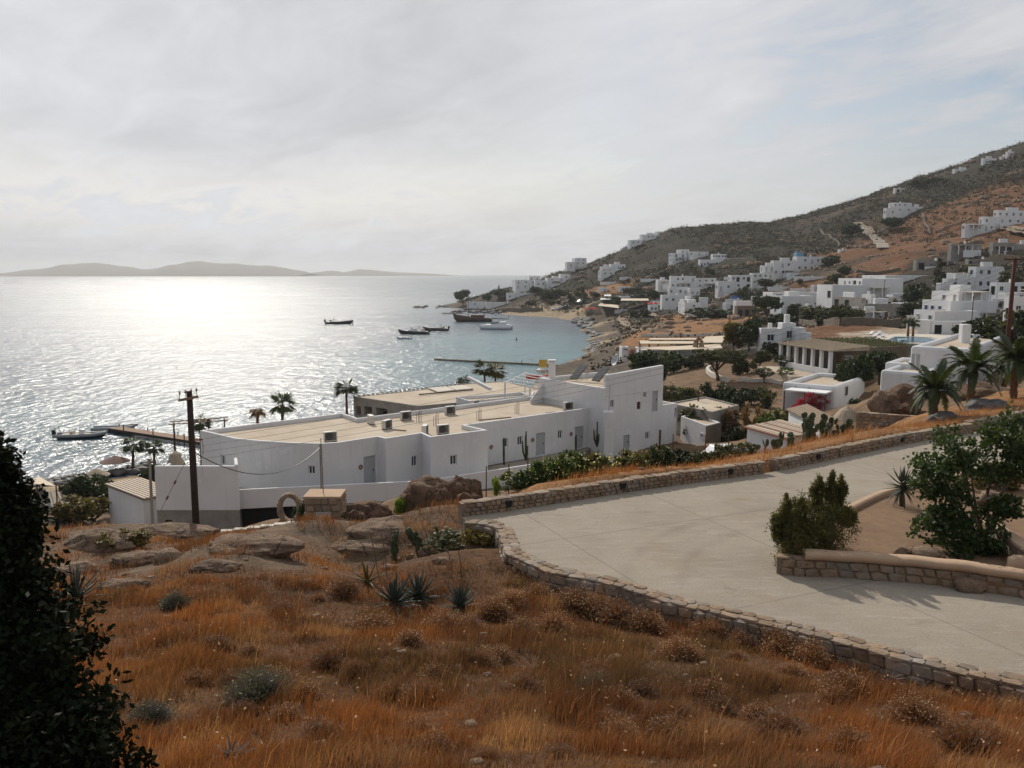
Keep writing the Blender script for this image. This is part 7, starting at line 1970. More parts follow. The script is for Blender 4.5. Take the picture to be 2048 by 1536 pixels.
    H = [
     ('stepped_house', 'stepped white house with an outside stair beside the dark pines', [(1514, 1521, 1563, 657, 694, 130, -4, dict(nf=1, nl=0)), (1556, 1563, 1590, 646, 692, 131, 4, dict(nf=1, nl=0)), (1588, 1592, 1610, 655, 692, 129, 4, dict(nf=0, nl=0)), (1608, 1610, 1622, 665, 694, 128, 22, dict(nf=0, nl=0))]),
     ('terraced_villa', 'white villa of stacked terraces above the pool', [(1862, 1916, 1977, 583, 608, 178, 5, dict(nf=0, nl=3)), (1843, 1900, 1960, 602, 634, 173, 5, dict(nf=0, nl=4, kinds=Bl)), (1826, 1868, 1952, 622, 652, 167, 5, dict(nf=0, nl=2)), (1817, 1824, 1832, 632, 650, 160, 5, dict(nf=0, nl=0, bevel=.9))]),
     ('pool_bar', 'open white pool bar with dark interior at the terrace end', [(1834, 1858, 1862, 640, 668, 152, 25, dict(nf=0, nl=0)), (1860, 1862, 1935, 643, 670, 152, 2, dict(nf=3, nl=0, kinds=('gap',)))]),
     ('blue_window_house', 'tall white house with a blue window behind the thin pole', [(1932, 1948, 2003, 533, 602, 240, 14, dict(nf=3, nl=1, kinds=('blue_window', 'window', 'window', 'window'))), (1884, 1892, 1948, 557, 604, 238, 14, dict(nf=2, nl=1)), (1896, 1902, 1935, 546, 562, 244, 14, dict(nf=0, nl=0)), (1874, 1880, 1894, 566, 602, 236, 14, dict(nf=0, nl=0))]),
     ('low_white_house', 'low white house with a flat shaded porch beside the tall brown pole', [(1978, 1992, 2060, 565, 590, 205, 10, dict(nf=3, nl=1, kinds=Gp)), (1965, 1984, 2050, 598, 625, 188, 10, dict(nf=2, nl=1)), (1995, 2010, 2075, 586, 600, 196, 10, dict(nf=1, nl=0))]),
     ('edge_house', 'white house with a shaded loggia above the dark hedge', [(2012, 2022, 2110, 594, 640, 150, 10, dict(nf=3, nl=1, kinds=('gap', 'window')))]),
     ('long_house', 'long white two-part house with a sunlit face and a blank grey gable', [(1648, 1723, 1805, 557, 592, 256, 4, dict(nf=0, nl=5, kinds=('window', 'gap', 'blue_window'))), (1633, 1664, 1730, 570, 596, 250, 4, dict(nf=0, nl=3, kinds=('gap', 'window'))), (1700, 1770, 1868, 551, 575, 275, 4, dict(nf=0, nl=0))]),
     ('porch_house', 'white gabled outbuilding with a brown pergola porch below the long house', [(1722, 1741, 1750, 589, 616, 214, 4, dict(nf=0, nl=1)), (1660, 1722, 1730, 596, 618, 212, 4, dict(nf=0, nl=3, kinds=Gp, wall='grey_plaster'))]),
     ('veranda_house', 'low stone house with two stacked verandas and a roof water heater', [(1716, 1728, 1802, 608, 640, 196, 6, dict(nf=4, nl=1, kinds=('brown_door', 'gap', 'dark_window'), wall='grey_plaster')), (1712, 1716, 1768, 625, 645, 186, 6, dict(nf=3, nl=0, kinds=Gp)), (1780, 1802, 1836, 606, 628, 205, 12, dict(nf=1, nl=0))]),
     ('wide_low_house', 'wide low white house behind the umbrella pine', [(1540, 1562, 1624, 592, 632, 258, 8, dict(nf=0, nl=1)), (1525, 1545, 1650, 585, 600, 285, 6, dict(nf=4, nl=0, kinds=Gp))]),
     ('round_oven', 'little white domed outbuilding beside the wide low house', [(1612, 1616, 1630, 608, 630, 232, 10, dict(nf=1, nl=0, bevel=.9, kinds=('dark_window',)))]),
     ('garage_house', 'squat stone garage by the dirt road under the pine', [(1468, 1474, 1512, 612, 632, 286, 6, dict(nf=3, nl=0, kinds=Gp, wall='far_stone')), (1466, 1472, 1520, 602, 611, 298, 6, dict(nf=0, nl=0))]),
     ('corner_white_house', 'bright white stepped house beside the parked car', [(1356, 1369, 1402, 606, 630, 338, 3, dict(nf=1, nl=2)), (1359, 1366, 1392, 599, 612, 344, 3, dict(nf=0, nl=1)), (1398, 1402, 1416, 595, 622, 346, 20, dict(nf=0, nl=0))]),
     ('long_low_house', 'long low white house behind the bright stepped one', [(1320, 1324, 1386, 590, 608, 368, 4, dict(nf=4, nl=0))]),
     ('balcony_house', 'white apartment house with round-cornered balconies in the valley', [(1338, 1341, 1391, 552, 577, 424, 8, dict(nf=5, nl=0, kinds=W)), (1389, 1392, 1432, 556, 577, 427, 8, dict(nf=3, nl=0)), (1335, 1338, 1376, 575, 590, 408, 8, dict(nf=4, nl=0)), (1375, 1379, 1400, 577, 592, 404, 8, dict(nf=2, nl=0)), (1311, 1316, 1338, 560, 572, 418, 8, dict(nf=1, nl=0))]),
     ('stair_terrace', 'cascade of white cubic apartments climbing to a light blue turret', [(1584, 1592, 1655, 513, 543, 402, 10, dict(nf=5, nl=1)), (1540, 1546, 1596, 521, 552, 396, 10, dict(nf=4, nl=1)), (1519, 1525, 1550, 531, 556, 391, 10, dict(nf=2, nl=1)), (1498, 1504, 1546, 546, 570, 384, 10, dict(nf=4, nl=1)), (1455, 1461, 1502, 550, 578, 379, 10, dict(nf=4, nl=1, kinds=('gap', 'window'))), (1430, 1436, 1462, 562, 583, 374, 10, dict(nf=2, nl=1))]),
     ('hill_villa', 'white villa with a blue door on the lower hillside', [(1337, 1345, 1373, 506, 524, 504, 14, dict(nf=2, nl=1, kinds=Bl)), (1352, 1360, 1378, 499, 518, 510, 14, dict(nf=2, nl=1)), (1372, 1377, 1417, 503, 521, 508, 10, dict(nf=3, nl=0)), (1380, 1384, 1402, 514, 525, 500, 10, dict(nf=1, nl=0, bevel=.8))]),
     ('blue_hotel', 'long white hotel with rows of blue-shuttered windows', [(1421, 1425, 1452, 508, 526, 486, 6, dict(nf=5, nl=0, kinds=('blue_window',))), (1396, 1400, 1448, 519, 534, 480, 6, dict(nf=8, nl=0, kinds=('blue_window', 'blue_door'))), (1450, 1455, 1506, 517, 530, 482, 6, dict(nf=9, nl=0, kinds=('blue_window', 'blue_door'))), (1448, 1453, 1520, 527, 540, 474, 6, dict(nf=10, nl=0, kinds=('blue_window',)))]),
     ('ridge_house', 'white cubic house stepping up the left end of the ridge', [(1255, 1260, 1283, 480, 500, 585, 12, dict(nf=2, nl=0)), (1279, 1284, 1319, 469, 486, 595, 12, dict(nf=4, nl=0)), (1309, 1314, 1336, 463, 474, 604, 12, dict(nf=2, nl=0))]),
     ('slope_house', 'white stepped house on the scrubby slope above the headland', [(1196, 1202, 1229, 541, 564, 540, 14, dict(nf=2, nl=1)), (1199, 1203, 1223, 533, 547, 546, 14, dict(nf=2, nl=0)), (1217, 1222, 1251, 528, 540, 550, 10, dict(nf=3, nl=0))]),
     ('skyline_house', 'small pale house breaking the skyline above the headland', [(1144, 1150, 1173, 516, 530, 612, 10, dict(nf=2, nl=0)), (1130, 1134, 1150, 524, 534, 606, 10, dict(nf=1, nl=0))]),
     ('headland_villa', 'pale grey villa among trees at the top of the headland', [(1025, 1031, 1071, 560, 578, 575, 8, dict(nf=3, nl=0)), (1052, 1058, 1081, 552, 563, 582, 8, dict(nf=2, nl=0)), (1065, 1070, 1092, 561, 574, 570, 8, dict(nf=2, nl=0))]),
     ('headland_house', 'pale house half hidden by trees on the headland slope', [(1090, 1095, 1131, 556, 570, 566, 8, dict(nf=2, nl=0)), (1117, 1121, 1141, 548, 560, 572, 8, dict(nf=1, nl=0))]),
     ('boat_house', 'long white boat house with dark doors on the headland quay', [(968, 972, 1060, 605, 620, 548, 3, dict(nf=8, nl=0, kinds=('door', 'gap', 'dark_window'))), (928, 934, 973, 604, 621, 556, 3, dict(nf=1, nl=0))]),
     ('shore_house', 'low white house with a porch above the boat house', [(1008, 1013, 1088, 586, 599, 560, 3, dict(nf=6, nl=0, kinds=('gap', 'window', 'door')))]),
     ('hillside_villa', 'white villa standing alone on the rusty hillside beside the lane', [(1776, 1785, 1823, 405, 424, 474, 12, dict(nf=4, nl=1)), (1766, 1772, 1798, 416, 431, 468, 12, dict(nf=3, nl=1, kinds=('gap', 'window'))), (1820, 1824, 1846, 413, 424, 476, 12, dict(nf=1, nl=0))]),
     ('curved_villa', 'long curved white villa in three tiers on the rusty hillside', [(1986, 1994, 2060, 420, 436, 374, 14, dict(nf=5, nl=1)), (1957, 1965, 2060, 433, 449, 368, 14, dict(nf=6, nl=1)), (1923, 1930, 1988, 447, 462, 361, 14, dict(nf=5, nl=1))]),
     ('grey_house', 'plain pale-grey flat house on the upper terrace', [(1898, 1902, 1962, 487, 505, 304, 6, dict(nf=5, nl=0, wall='grey_plaster'))]),
     ('grey_cube_house', 'grey cube house with big dark windows on the upper terrace', [(1981, 1985, 2031, 485, 507, 298, 6, dict(nf=2, nl=0, kinds=('gap', 'window'), wall='grey_plaster')), (2028, 2031, 2070, 488, 498, 306, 6, dict(nf=0, nl=0, wall='grey_plaster'))]),
     ('shaded_house', 'long dull house with a terracotta wall half behind the cypress', [(1827, 1832, 1916, 521, 538, 292, 6, dict(nf=4, nl=0, kinds=Gp, wall='grey_plaster'))]),
     ('colonnade_house', 'long low house with a colonnaded porch under the grey cube house', [(1931, 1936, 2001, 518, 534, 286, 6, dict(nf=7, nl=0, kinds=('gap',), wall='grey_plaster'))]),
     ('crest_house', 'white house with a tower on the very crest of the hill', [(1962, 1966, 1992, 316, 330, 528, 10, dict(nf=2, nl=0)), (1998, 2002, 2018, 313, 326, 526, 10, dict(nf=1, nl=0)), (2012, 2015, 2028, 303, 316, 522, 10, dict(nf=0, nl=0))]),
     ('crest_cottage', 'pale cottages strung along the crest below the tower house', [(1904, 1909, 1945, 338, 352, 532, 10, dict(nf=3, nl=0)), (1940, 1945, 1978, 340, 350, 526, 10, dict(nf=3, nl=0))]),
     ('saddle_house', 'small white house in the saddle of the ridge', [(1553, 1560, 1598, 457, 470, 606, 10, dict(nf=3, nl=0)), (1563, 1568, 1588, 453, 462, 612, 10, dict(nf=0, nl=0))]),
     ('saddle_villa', 'white villa on the skyline right of the saddle', [(1599, 1604, 1626, 437, 455, 602, 10, dict(nf=1, nl=1)), (1631, 1636, 1660, 440, 452, 604, 10, dict(nf=2, nl=0))]),
     ('lane_cottage', 'tiny white cottage beside the hillside lane', [(1675, 1679, 1696, 499, 513, 416, 10, dict(nf=2, nl=0, kinds=('gap', 'window')))]),
     ('crest_hut', 'dark-porched hut on the skyline above the hillside villa', [(1786, 1790, 1812, 376, 386, 556, 8, dict(nf=2, nl=0, kinds=('gap',)))]),
    ]
    for nm, lb, bl in H:
        vhouse(nm, lb, bl, chimney=nm not in ('pool_bar', 'round_oven', 'garage_house'), extras=nm not in ('pool_bar', 'round_oven', 'garage_house', 'boat_house'))
    # outbuildings and garden walls scattered between the houses
    rg = random.Random(21); k = 0; tries = 0
    while k < 26 and tries < 3000:
        tries += 1
        u, v = rg.uniform(1190, 1900), rg.uniform(556, 640)
        p = gp(u, v, 150)
        if p.y > 600 or p.z < 5 or (1290 < u < 1510 and v > 625): continue
        if any(math.hypot(p.x - fx, p.y - fy) < fr + 3 for fx, fy, fr in FOOT): continue
        Y = p.y; w_ = rg.uniform(3, 7) * F / Y; h_ = rg.uniform(2.3, 3.2) * F / Y
        if k % 2 == 0:
            vhouse('outbuilding', 'small white flat-roofed outbuilding among the valley gardens', [(u - w_ * .3, u, u + w_, v - h_, v, Y, rg.uniform(4, 25), dict(nf=rg.choice((1, 2)), nl=0))], chimney=False)
        else:
            t = thing('garden_wall', 'low white garden wall between the valley houses', 'wall', p, rg.uniform(-.2, .5), 'white garden walls in the valley')
            MB().box((0, 0, .3), (rg.uniform(6, 16), .35, 1.8)).build('wall_body', 'white_wash', t, bevel=.05)
            MB().box((rg.uniform(-2, 2), 0, .9), (.5, .5, 1.4)).build('gate_pier', 'white_trim', t)
            FOOT.append((p.x, p.y, 4))
        k += 1
    for o in bpy.data.objects:
        if o.name.startswith('outbuilding') and not o.parent: o['group'] = 'small outbuildings in the valley'
    # blue cupola on the cascade
    p = P(1597, 513, 404)
    tag(MB().box((p.x, p.y, p.z + .5), (3.6, 3.2, 2.4), .15).box((p.x - 1.2, p.y, p.z + 2.0), (.9, .9, 1.2), .15).build('blue_turret', 'blue_dome', None, bevel=.15), 'small light blue roof turret on top of the cascade of apartments', 'turret')
    # solar water heater
    p = P(1782, 602, 200)
    t = thing('water_heater', 'white solar water heater on the veranda house roof', 'water heater', p)
    MB().box((0, 0, .4), (1.3, 1.8, .1), 0, -.7).build('collector', 'plastic_white', t); MB().tube([(-.7, .7, 1.2), (.7, .7, 1.2)], [.3, .3], 9).build('tank', 'plastic_white', t)
    for x in (-.5, .5): MB().box((x, .6, .3), (.08, .08, 1.4)).build('leg', 'grey_metal', t)
    # --- flat sheds below the road
    a = [G(u, v, 13.0) for u, v in ((1486, 853), (1573, 877), (1640, 860), (1562, 839))]
    t = thing('plank_shed', 'white shed roofed with brown planks behind the prickly pears', 'shed', (a[0].x, a[0].y, 10))
    block(t, [xy(x) for x in inset_v(a, .25)], 8.0, 12.9, {}, .05, .1, bevel=0, hide_roof=True)
    for i in range(16):
        f0, f1 = i / 16, (i + .9) / 16
        q = [a[0].lerp(a[3], f0), a[1].lerp(a[2], f0), a[1].lerp(a[2], f1), a[0].lerp(a[3], f1)]
        MB().prism([xy(x) for x in q], 12.92, 13.0 + .02 * (i % 3)).build('plank', 'roof_screed' if i % 4 else 'terracotta', t, world=True)
    a = [G(u, v, 13.0) for u, v in ((1572, 818), (1640, 852), (1672, 838), (1614, 808))]
    t = thing('tile_shed', 'low shed with a brown board roof under the bougainvillea', 'shed', (a[0].x, a[0].y, 10))
    block(t, [xy(x) for x in inset_v(a, .2)], 8.5, 12.9, {}, .05, .1, bevel=0, hide_roof=True)
    for i in range(12):
        f0, f1 = i / 12, (i + .9) / 12
        q = [a[0].lerp(a[3], f0), a[1].lerp(a[2], f0), a[1].lerp(a[2], f1), a[0].lerp(a[3], f1)]
        MB().prism([xy(x) for x in q], 12.92, 13.02 + .02 * (i % 2)).build('plank', 'weathered_wood', t, world=True)
    a = [G(u, v, 11.4) for u, v in ((1336, 808), (1425, 826), (1478, 812), (1410, 795))]
    t = thing('terrace_roof', 'flat concrete roof among bushes beside the tower', 'roof', (a[0].x, a[0].y, 9))
    block(t, [xy(x) for x in a], 8.0, 11.5, {}, .12, .2, wall='grey_plaster', roof='roof_screed', bevel=0)
    p = P(1693, 842, 62)
    t = thing('thatched_cone', 'low conical thatched roof in front of the terrace wall', 'sunshade', (p.x, p.y, hz(p.x, p.y)))
    zt = P(0, 813, 62).z - t.location.z; zb = P(0, 838, 62).z - t.location.z
    MB().lathe([(1.05, zb - .05), (1.05, zb), (.5, zt - .25), (.1, zt), (.02, zt + .05)], 14).build('thatch', 'reed', t)
    MB().tube([(0, 0, -.3), (0, 0, zb)], [.08, .08], 6).build('post', 'old_wood', t)
    stone_wall('terrace_wall', 'rough stone terrace wall below the great boulder pile', [xy(P(u, v, Y)) for u, v, Y in ((1712, 850, 54), (1780, 848, 53), (1856, 846, 52))], P(1780, 850, 53).z - .6, P(1780, 829, 53).z, .5, +1, face_rows=5, cap_len=.6, seed=44)
    # van, cars
    def car(lb, u, v, Y, L, rz, van=False, z=None, group=None):
        p = P(u, v, Y); p.z = hz(p.x, p.y) if z is None else z
        t = thing('delivery_van' if van else 'parked_car', lb, 'van' if van else 'car', p, rz, group)
        h = 1.9 if van else 1.42; W_ = L * .41
        prof = [(-.5, .28), (-.5, .78 if not van else h * .95), (-.42, .92 if not van else h), (-.3, h) if not van else (-.3, h), (.12, h) if not van else (.24, h), (.28, .95), (.47, .82), (.5, .6), (.5, .28)]
        V = [(x * L, s * W_ / 2 * (1 if z_ < 1 else .86), z_) for s in (-1, 1) for x, z_ in prof]
        k = len(prof)
        MB().add(V, [tuple(range(k)), tuple(range(2 * k - 1, k - 1, -1))] + [(i, i + k, (i + 1) % k + k, (i + 1) % k) for i in range(k)]).build('body', 'car_white', t, bevel=.05)
        MB().box((-.06 * L, 0, h * .8), (L * .46, W_ * .93, h * .24)).build('side_window', 'glass', t)
        MB().box((.21 * L, 0, h * .82), (.04, W_ * .74, h * .26), 0, 0, -.8).build('windscreen', 'glass', t)
        for x in (-.31, .31):
            for s in (-1, 1):
                w_ = MB().lathe([(.01, -.1), (.3, -.1), (.33, -.06), (.33, .06), (.3, .1), (.01, .1)], 14).build('wheel', 'rubber_black', t, loc=(x * L, s * W_ * .46, .33), rot=(R(90), 0, 0))
                MB().lathe([(.01, -.11), (.18, -.11), (.18, .11), (.01, .11)], 10).build('rim', 'grey_metal', w_)
        for s in (-1, 1): MB().box((L * .49, s * W_ * .33, .66), (.06, .3, .14)).build('headlight', 'plastic_white', t)
    car('white hatchback car parked below the wall behind the round cactus pads', 1456, 905, 60, 3.8, R(12))
    car('white car parked alone at the edge of the golden field', 1401, 635, 330, 4.3, R(180))
    for i, (u, v) in enumerate(((1110, 612), (1122, 611), (1132, 609), (1160, 604))):
        car('small pale car parked along the far shore road', u, v, 470, 4.2, R(180 + 10 * i), group='cars on the far shore road')
    # --- beach club canvas
    zb = 10.6
    for i, (pts, lb) in enumerate((([(1272, 696), (1340, 700), (1445, 696), (1440, 688)], 'front cream awning strip of the beach club'), ([(1281, 687), (1385, 687), (1392, 681), (1279, 681)], 'middle cream awning strip of the beach club'), ([(1396, 685), (1444, 685), (1452, 671), (1412, 673)], 'broad cream awning of the beach club beside the pines'), ([(1298, 679), (1394, 679), (1392, 676), (1300, 676)], 'narrow cream awning at the back of the beach club'))):
        canopy('club_awning', lb, pts, zb + .15 * i, 'canvas', True, slats=0)
    vhouse('beach_club', 'low white beach club wall with a row of small windows under the awnings', [(1276, 1282, 1440, 700, 716, 165, 0, dict(nf=9, nl=0, depth=8, kinds=('window', 'gap', 'window')))], chimney=False)
    for i, u in enumerate((1391, 1403)):
        p = P(u, 690, 152)
        t = thing('terracotta_jar', 'tall brown chimney pot rising through the awnings', 'chimney pot', (p.x, p.y, 10.2), 0, 'chimney pots of the beach club')
        MB().lathe([(.55, -.6), (.5, .6), (.35, 1.1), (.3, 1.4), (.1, 1.7)], 10).build('pot', 'weathered_wood', t, smooth=True); MB().lathe([(.35, 1.35), (.38, 1.45), (.02, 1.8)], 10).build('cap', 'terracotta', t)
    vhouse('beach_kiosk', 'small brick-red kiosk with white roof at the near end of the beach club', [(1238, 1244, 1258, 694, 704, 185, 5, dict(nf=1, nl=0)), (1258, 1260, 1284, 700, 712, 180, 5, dict(nf=1, nl=0, wall='terracotta'))], chimney=False)
    # --- beach bars on the far shore
    canopy('bar_canopy', 'long cream canopy of the far beach bar', [(1241, 601), (1298, 601), (1296, 597), (1243, 597)], P(1270, 600, 395).z, 'canvas', cat='canopy')
    canopy('bar_canopy', 'wavy cream canopy beside the red umbrellas', [(1196, 611), (1238, 616), (1236, 610), (1200, 606)], P(1215, 610, 410).z, 'canvas', cat='canopy')
    canopy('bar_canopy', 'thin white slab canopy above the far parking', [(1200, 599), (1222, 599), (1222, 596), (1202, 596)], P(1210, 598, 430).z, 'plastic_white', cat='canopy')
    canopy('bar_canopy', 'small white canopy in the trees behind the far beach', [(1208, 592), (1222, 592), (1222, 589), (1208, 589)], P(1210, 590, 450).z, 'plastic_white', cat='canopy')
    for i, (u, v) in enumerate(((1290, 614), (1300, 616), (1310, 616), (1322, 616), (1170, 626), (1178, 625), (1186, 624), (1192, 626), (1334, 617))):
        p = gp(u, v, 250)
        t = thing('red_umbrella', 'red beach umbrella outside the far beach bar', 'umbrella', p, 0, 'red umbrellas at the far beach bar')
        MB().lathe([(1.5, 1.9), (1.5, 1.95), (.8, 2.35), (.05, 2.7), (.01, 2.75)], 10).build('canopy', 'red_canvas', t); MB().tube([(0, 0, -.3), (0, 0, 2.6)], [.05, .05], 5).build('pole', 'white_trim', t)
    for i, u in enumerate((1246, 1256, 1266, 1277, 1289, 1296)):
        p = gp(u, 623, 250)
        t = thing('bar_table', 'pale table on the terrace of the far beach bar', 'table', p, 0, 'tables at the far beach bar')
        MB().box((0, 0, .75), (1.6, 1.0, .08)).build('top', 'hull_grey', t)
        for x in (-.6, .6): MB().box((x, 0, .35), (.1, .7, .75)).build('leg', 'hull_grey', t)
    for i, (u, v) in enumerate(((1468, 599), (1480, 600))):
        p = gp(u, v, 200); t = thing('blue_tarp', 'small blue canvas tent in the valley garden', 'tent', p, R(20 * i), 'blue tents in the valley')
        MB().add([(-1.5, -1.2, 0), (1.5, -1.2, 0), (1.5, 1.2, 0), (-1.5, 1.2, 0), (-1.2, 0, 1.7), (1.2, 0, 1.7)], [(0, 1, 5, 4), (1, 2, 5), (2, 3, 4, 5), (3, 0, 4), (3, 2, 1, 0)]).build('canvas', 'blue_paint', t); MB().tube([(-1.3, 0, 1.7), (1.3, 0, 1.7)], [.05, .05], 5).build('ridge_pole', 'grey_metal', t)
    # --- lines in the land
    slope_wall('promenade_wall', 'pale winding wall of the coastal path above the rocks', [(1256, 630), (1240, 634), (1236, 642), (1246, 652), (1268, 660), (1300, 664), (1345, 668)], .8, .6, 'weathered_wood')
    slope_wall('field_wall', 'pale field wall along the near edge of the golden field', [(1282, 674), (1340, 673), (1400, 672), (1450, 670)], .7, .5, 'pale_roof')
    slope_wall('lane_wall', 'ochre wall edging the hillside lane', [(1725, 450), (1745, 462), (1748, 470)], 1.4, .8, 'weathered_wood')
    slope_wall('terrace_line', 'straight ochre boundary wall rising up the rusty hillside', [(1882, 462), (1912, 450), (1942, 436)], 1.0, .7, 'weathered_wood')
    slope_wall('terrace_line', 'boundary wall below the curved villa', [(1985, 466), (2005, 454), (2022, 444)], 1.0, .7, 'weathered_wood')
    slope_wall('terrace_line', 'dark dry stone wall under the ploughed field by the stepped house', [(1600, 650), (1680, 652), (1760, 653), (1800, 652)], 1.6, .7, 'far_stone')
    slope_wall('terrace_line', 'long dark retaining wall running along the upper terrace', [(1880, 512), (1960, 512), (2060, 512)], 1.8, .8, 'far_stone')
    slope_wall('terrace_line', 'dry stone terrace wall climbing to the hillside villa', [(1860, 470), (1850, 450), (1845, 430)], 1.1, .8, 'far_stone')
    slope_wall('terrace_line', 'dry stone wall crossing the rusty slope below the crest cottages', [(1850, 402), (1920, 384), (1990, 366), (2050, 352)], 1.2, .9, 'far_stone')
    slope_wall('terrace_line', 'dry stone wall along the foot of the rusty slope above the long house', [(1640, 552), (1720, 548), (1800, 542)], 1.2, .8, 'far_stone')
    slope_wall('terrace_line', 'short dry stone wall above the cascade of apartments', [(1420, 488), (1500, 484), (1580, 486)], 1.2, .9, 'far_stone')
    slope_wall('terrace_line', 'dry stone wall descending beside the saddle villa', [(1640, 462), (1665, 480), (1680, 494)], 1.2, .9, 'far_stone')
    slope_wall('quay_wall', 'dark stone quay wall under the boat house', [(928, 624), (980, 624), (1040, 625), (1085, 622)], 2.2, 1.0, 'far_stone')
    slope_wall('garden_edge', 'low pale wall across the tree garden', [(1476, 762), (1520, 764), (1566, 768)], .45, .35, 'pale_roof')
    slope_wall('garden_edge', 'curved pale garden wall beside the umbrella pine', [(1420, 738), (1414, 744), (1418, 750), (1436, 758), (1456, 764)], .6, .4, 'pale_roof')
    slope_wall('garden_edge', 'grey terrace wall behind the clipped trees', [(1462, 712), (1490, 708), (1520, 706)], .9, .4, 'grey_plaster')
    # the hillside lane and the coast path surfaces
    def strip(name, pix, w_, mat, lift=.12):
        pts = [gp(u, v, 60) for u, v in pix]; ln = Line([xy(p) for p in pts]); k = max(20, int(ln.len / 2)); V = []
        for i in range(k + 1):
            p, tg = ln.at(ln.len * i / k); nn = Vector((-tg.y, tg.x)) * w_ / 2
            zc = max(hz(p.x, p.y), hz(p.x + nn.x, p.y + nn.y), hz(p.x - nn.x, p.y - nn.y)) + lift
            V += [(p.x - nn.x, p.y - nn.y, zc), (p.x + nn.x, p.y + nn.y, zc)]
        tag(link(name, np_mesh(name, V, [(2 * i, 2 * i + 1, 2 * i + 3, 2 * i + 2) for i in range(k)]), mat), kind='structure')
    strip('lane', [(1716, 450), (1728, 460), (1745, 474), (1758, 488), (1766, 500)], 5.5, 'concrete')
    strip('coast_path', [(1320, 633), (1265, 633), (1246, 638), (1250, 650), (1275, 657)], 4.0, 'weathered_wood')
    strip('dirt_road', [(1500, 632), (1460, 633), (1420, 634), (1370, 636)], 4.5, 'concrete')
    strip('upper_lane', [(2048, 462), (2020, 456), (2010, 460), (2030, 468), (2060, 472)], 5, 'weathered_wood')

def inset_v(a, d):
    q = inset([xy(x) for x in a], d)
    return [Vector((x, y, 0)) for x, y in q]
surf('blue_dome', (0.16, 0.33, 0.5), None, rough=0.6)

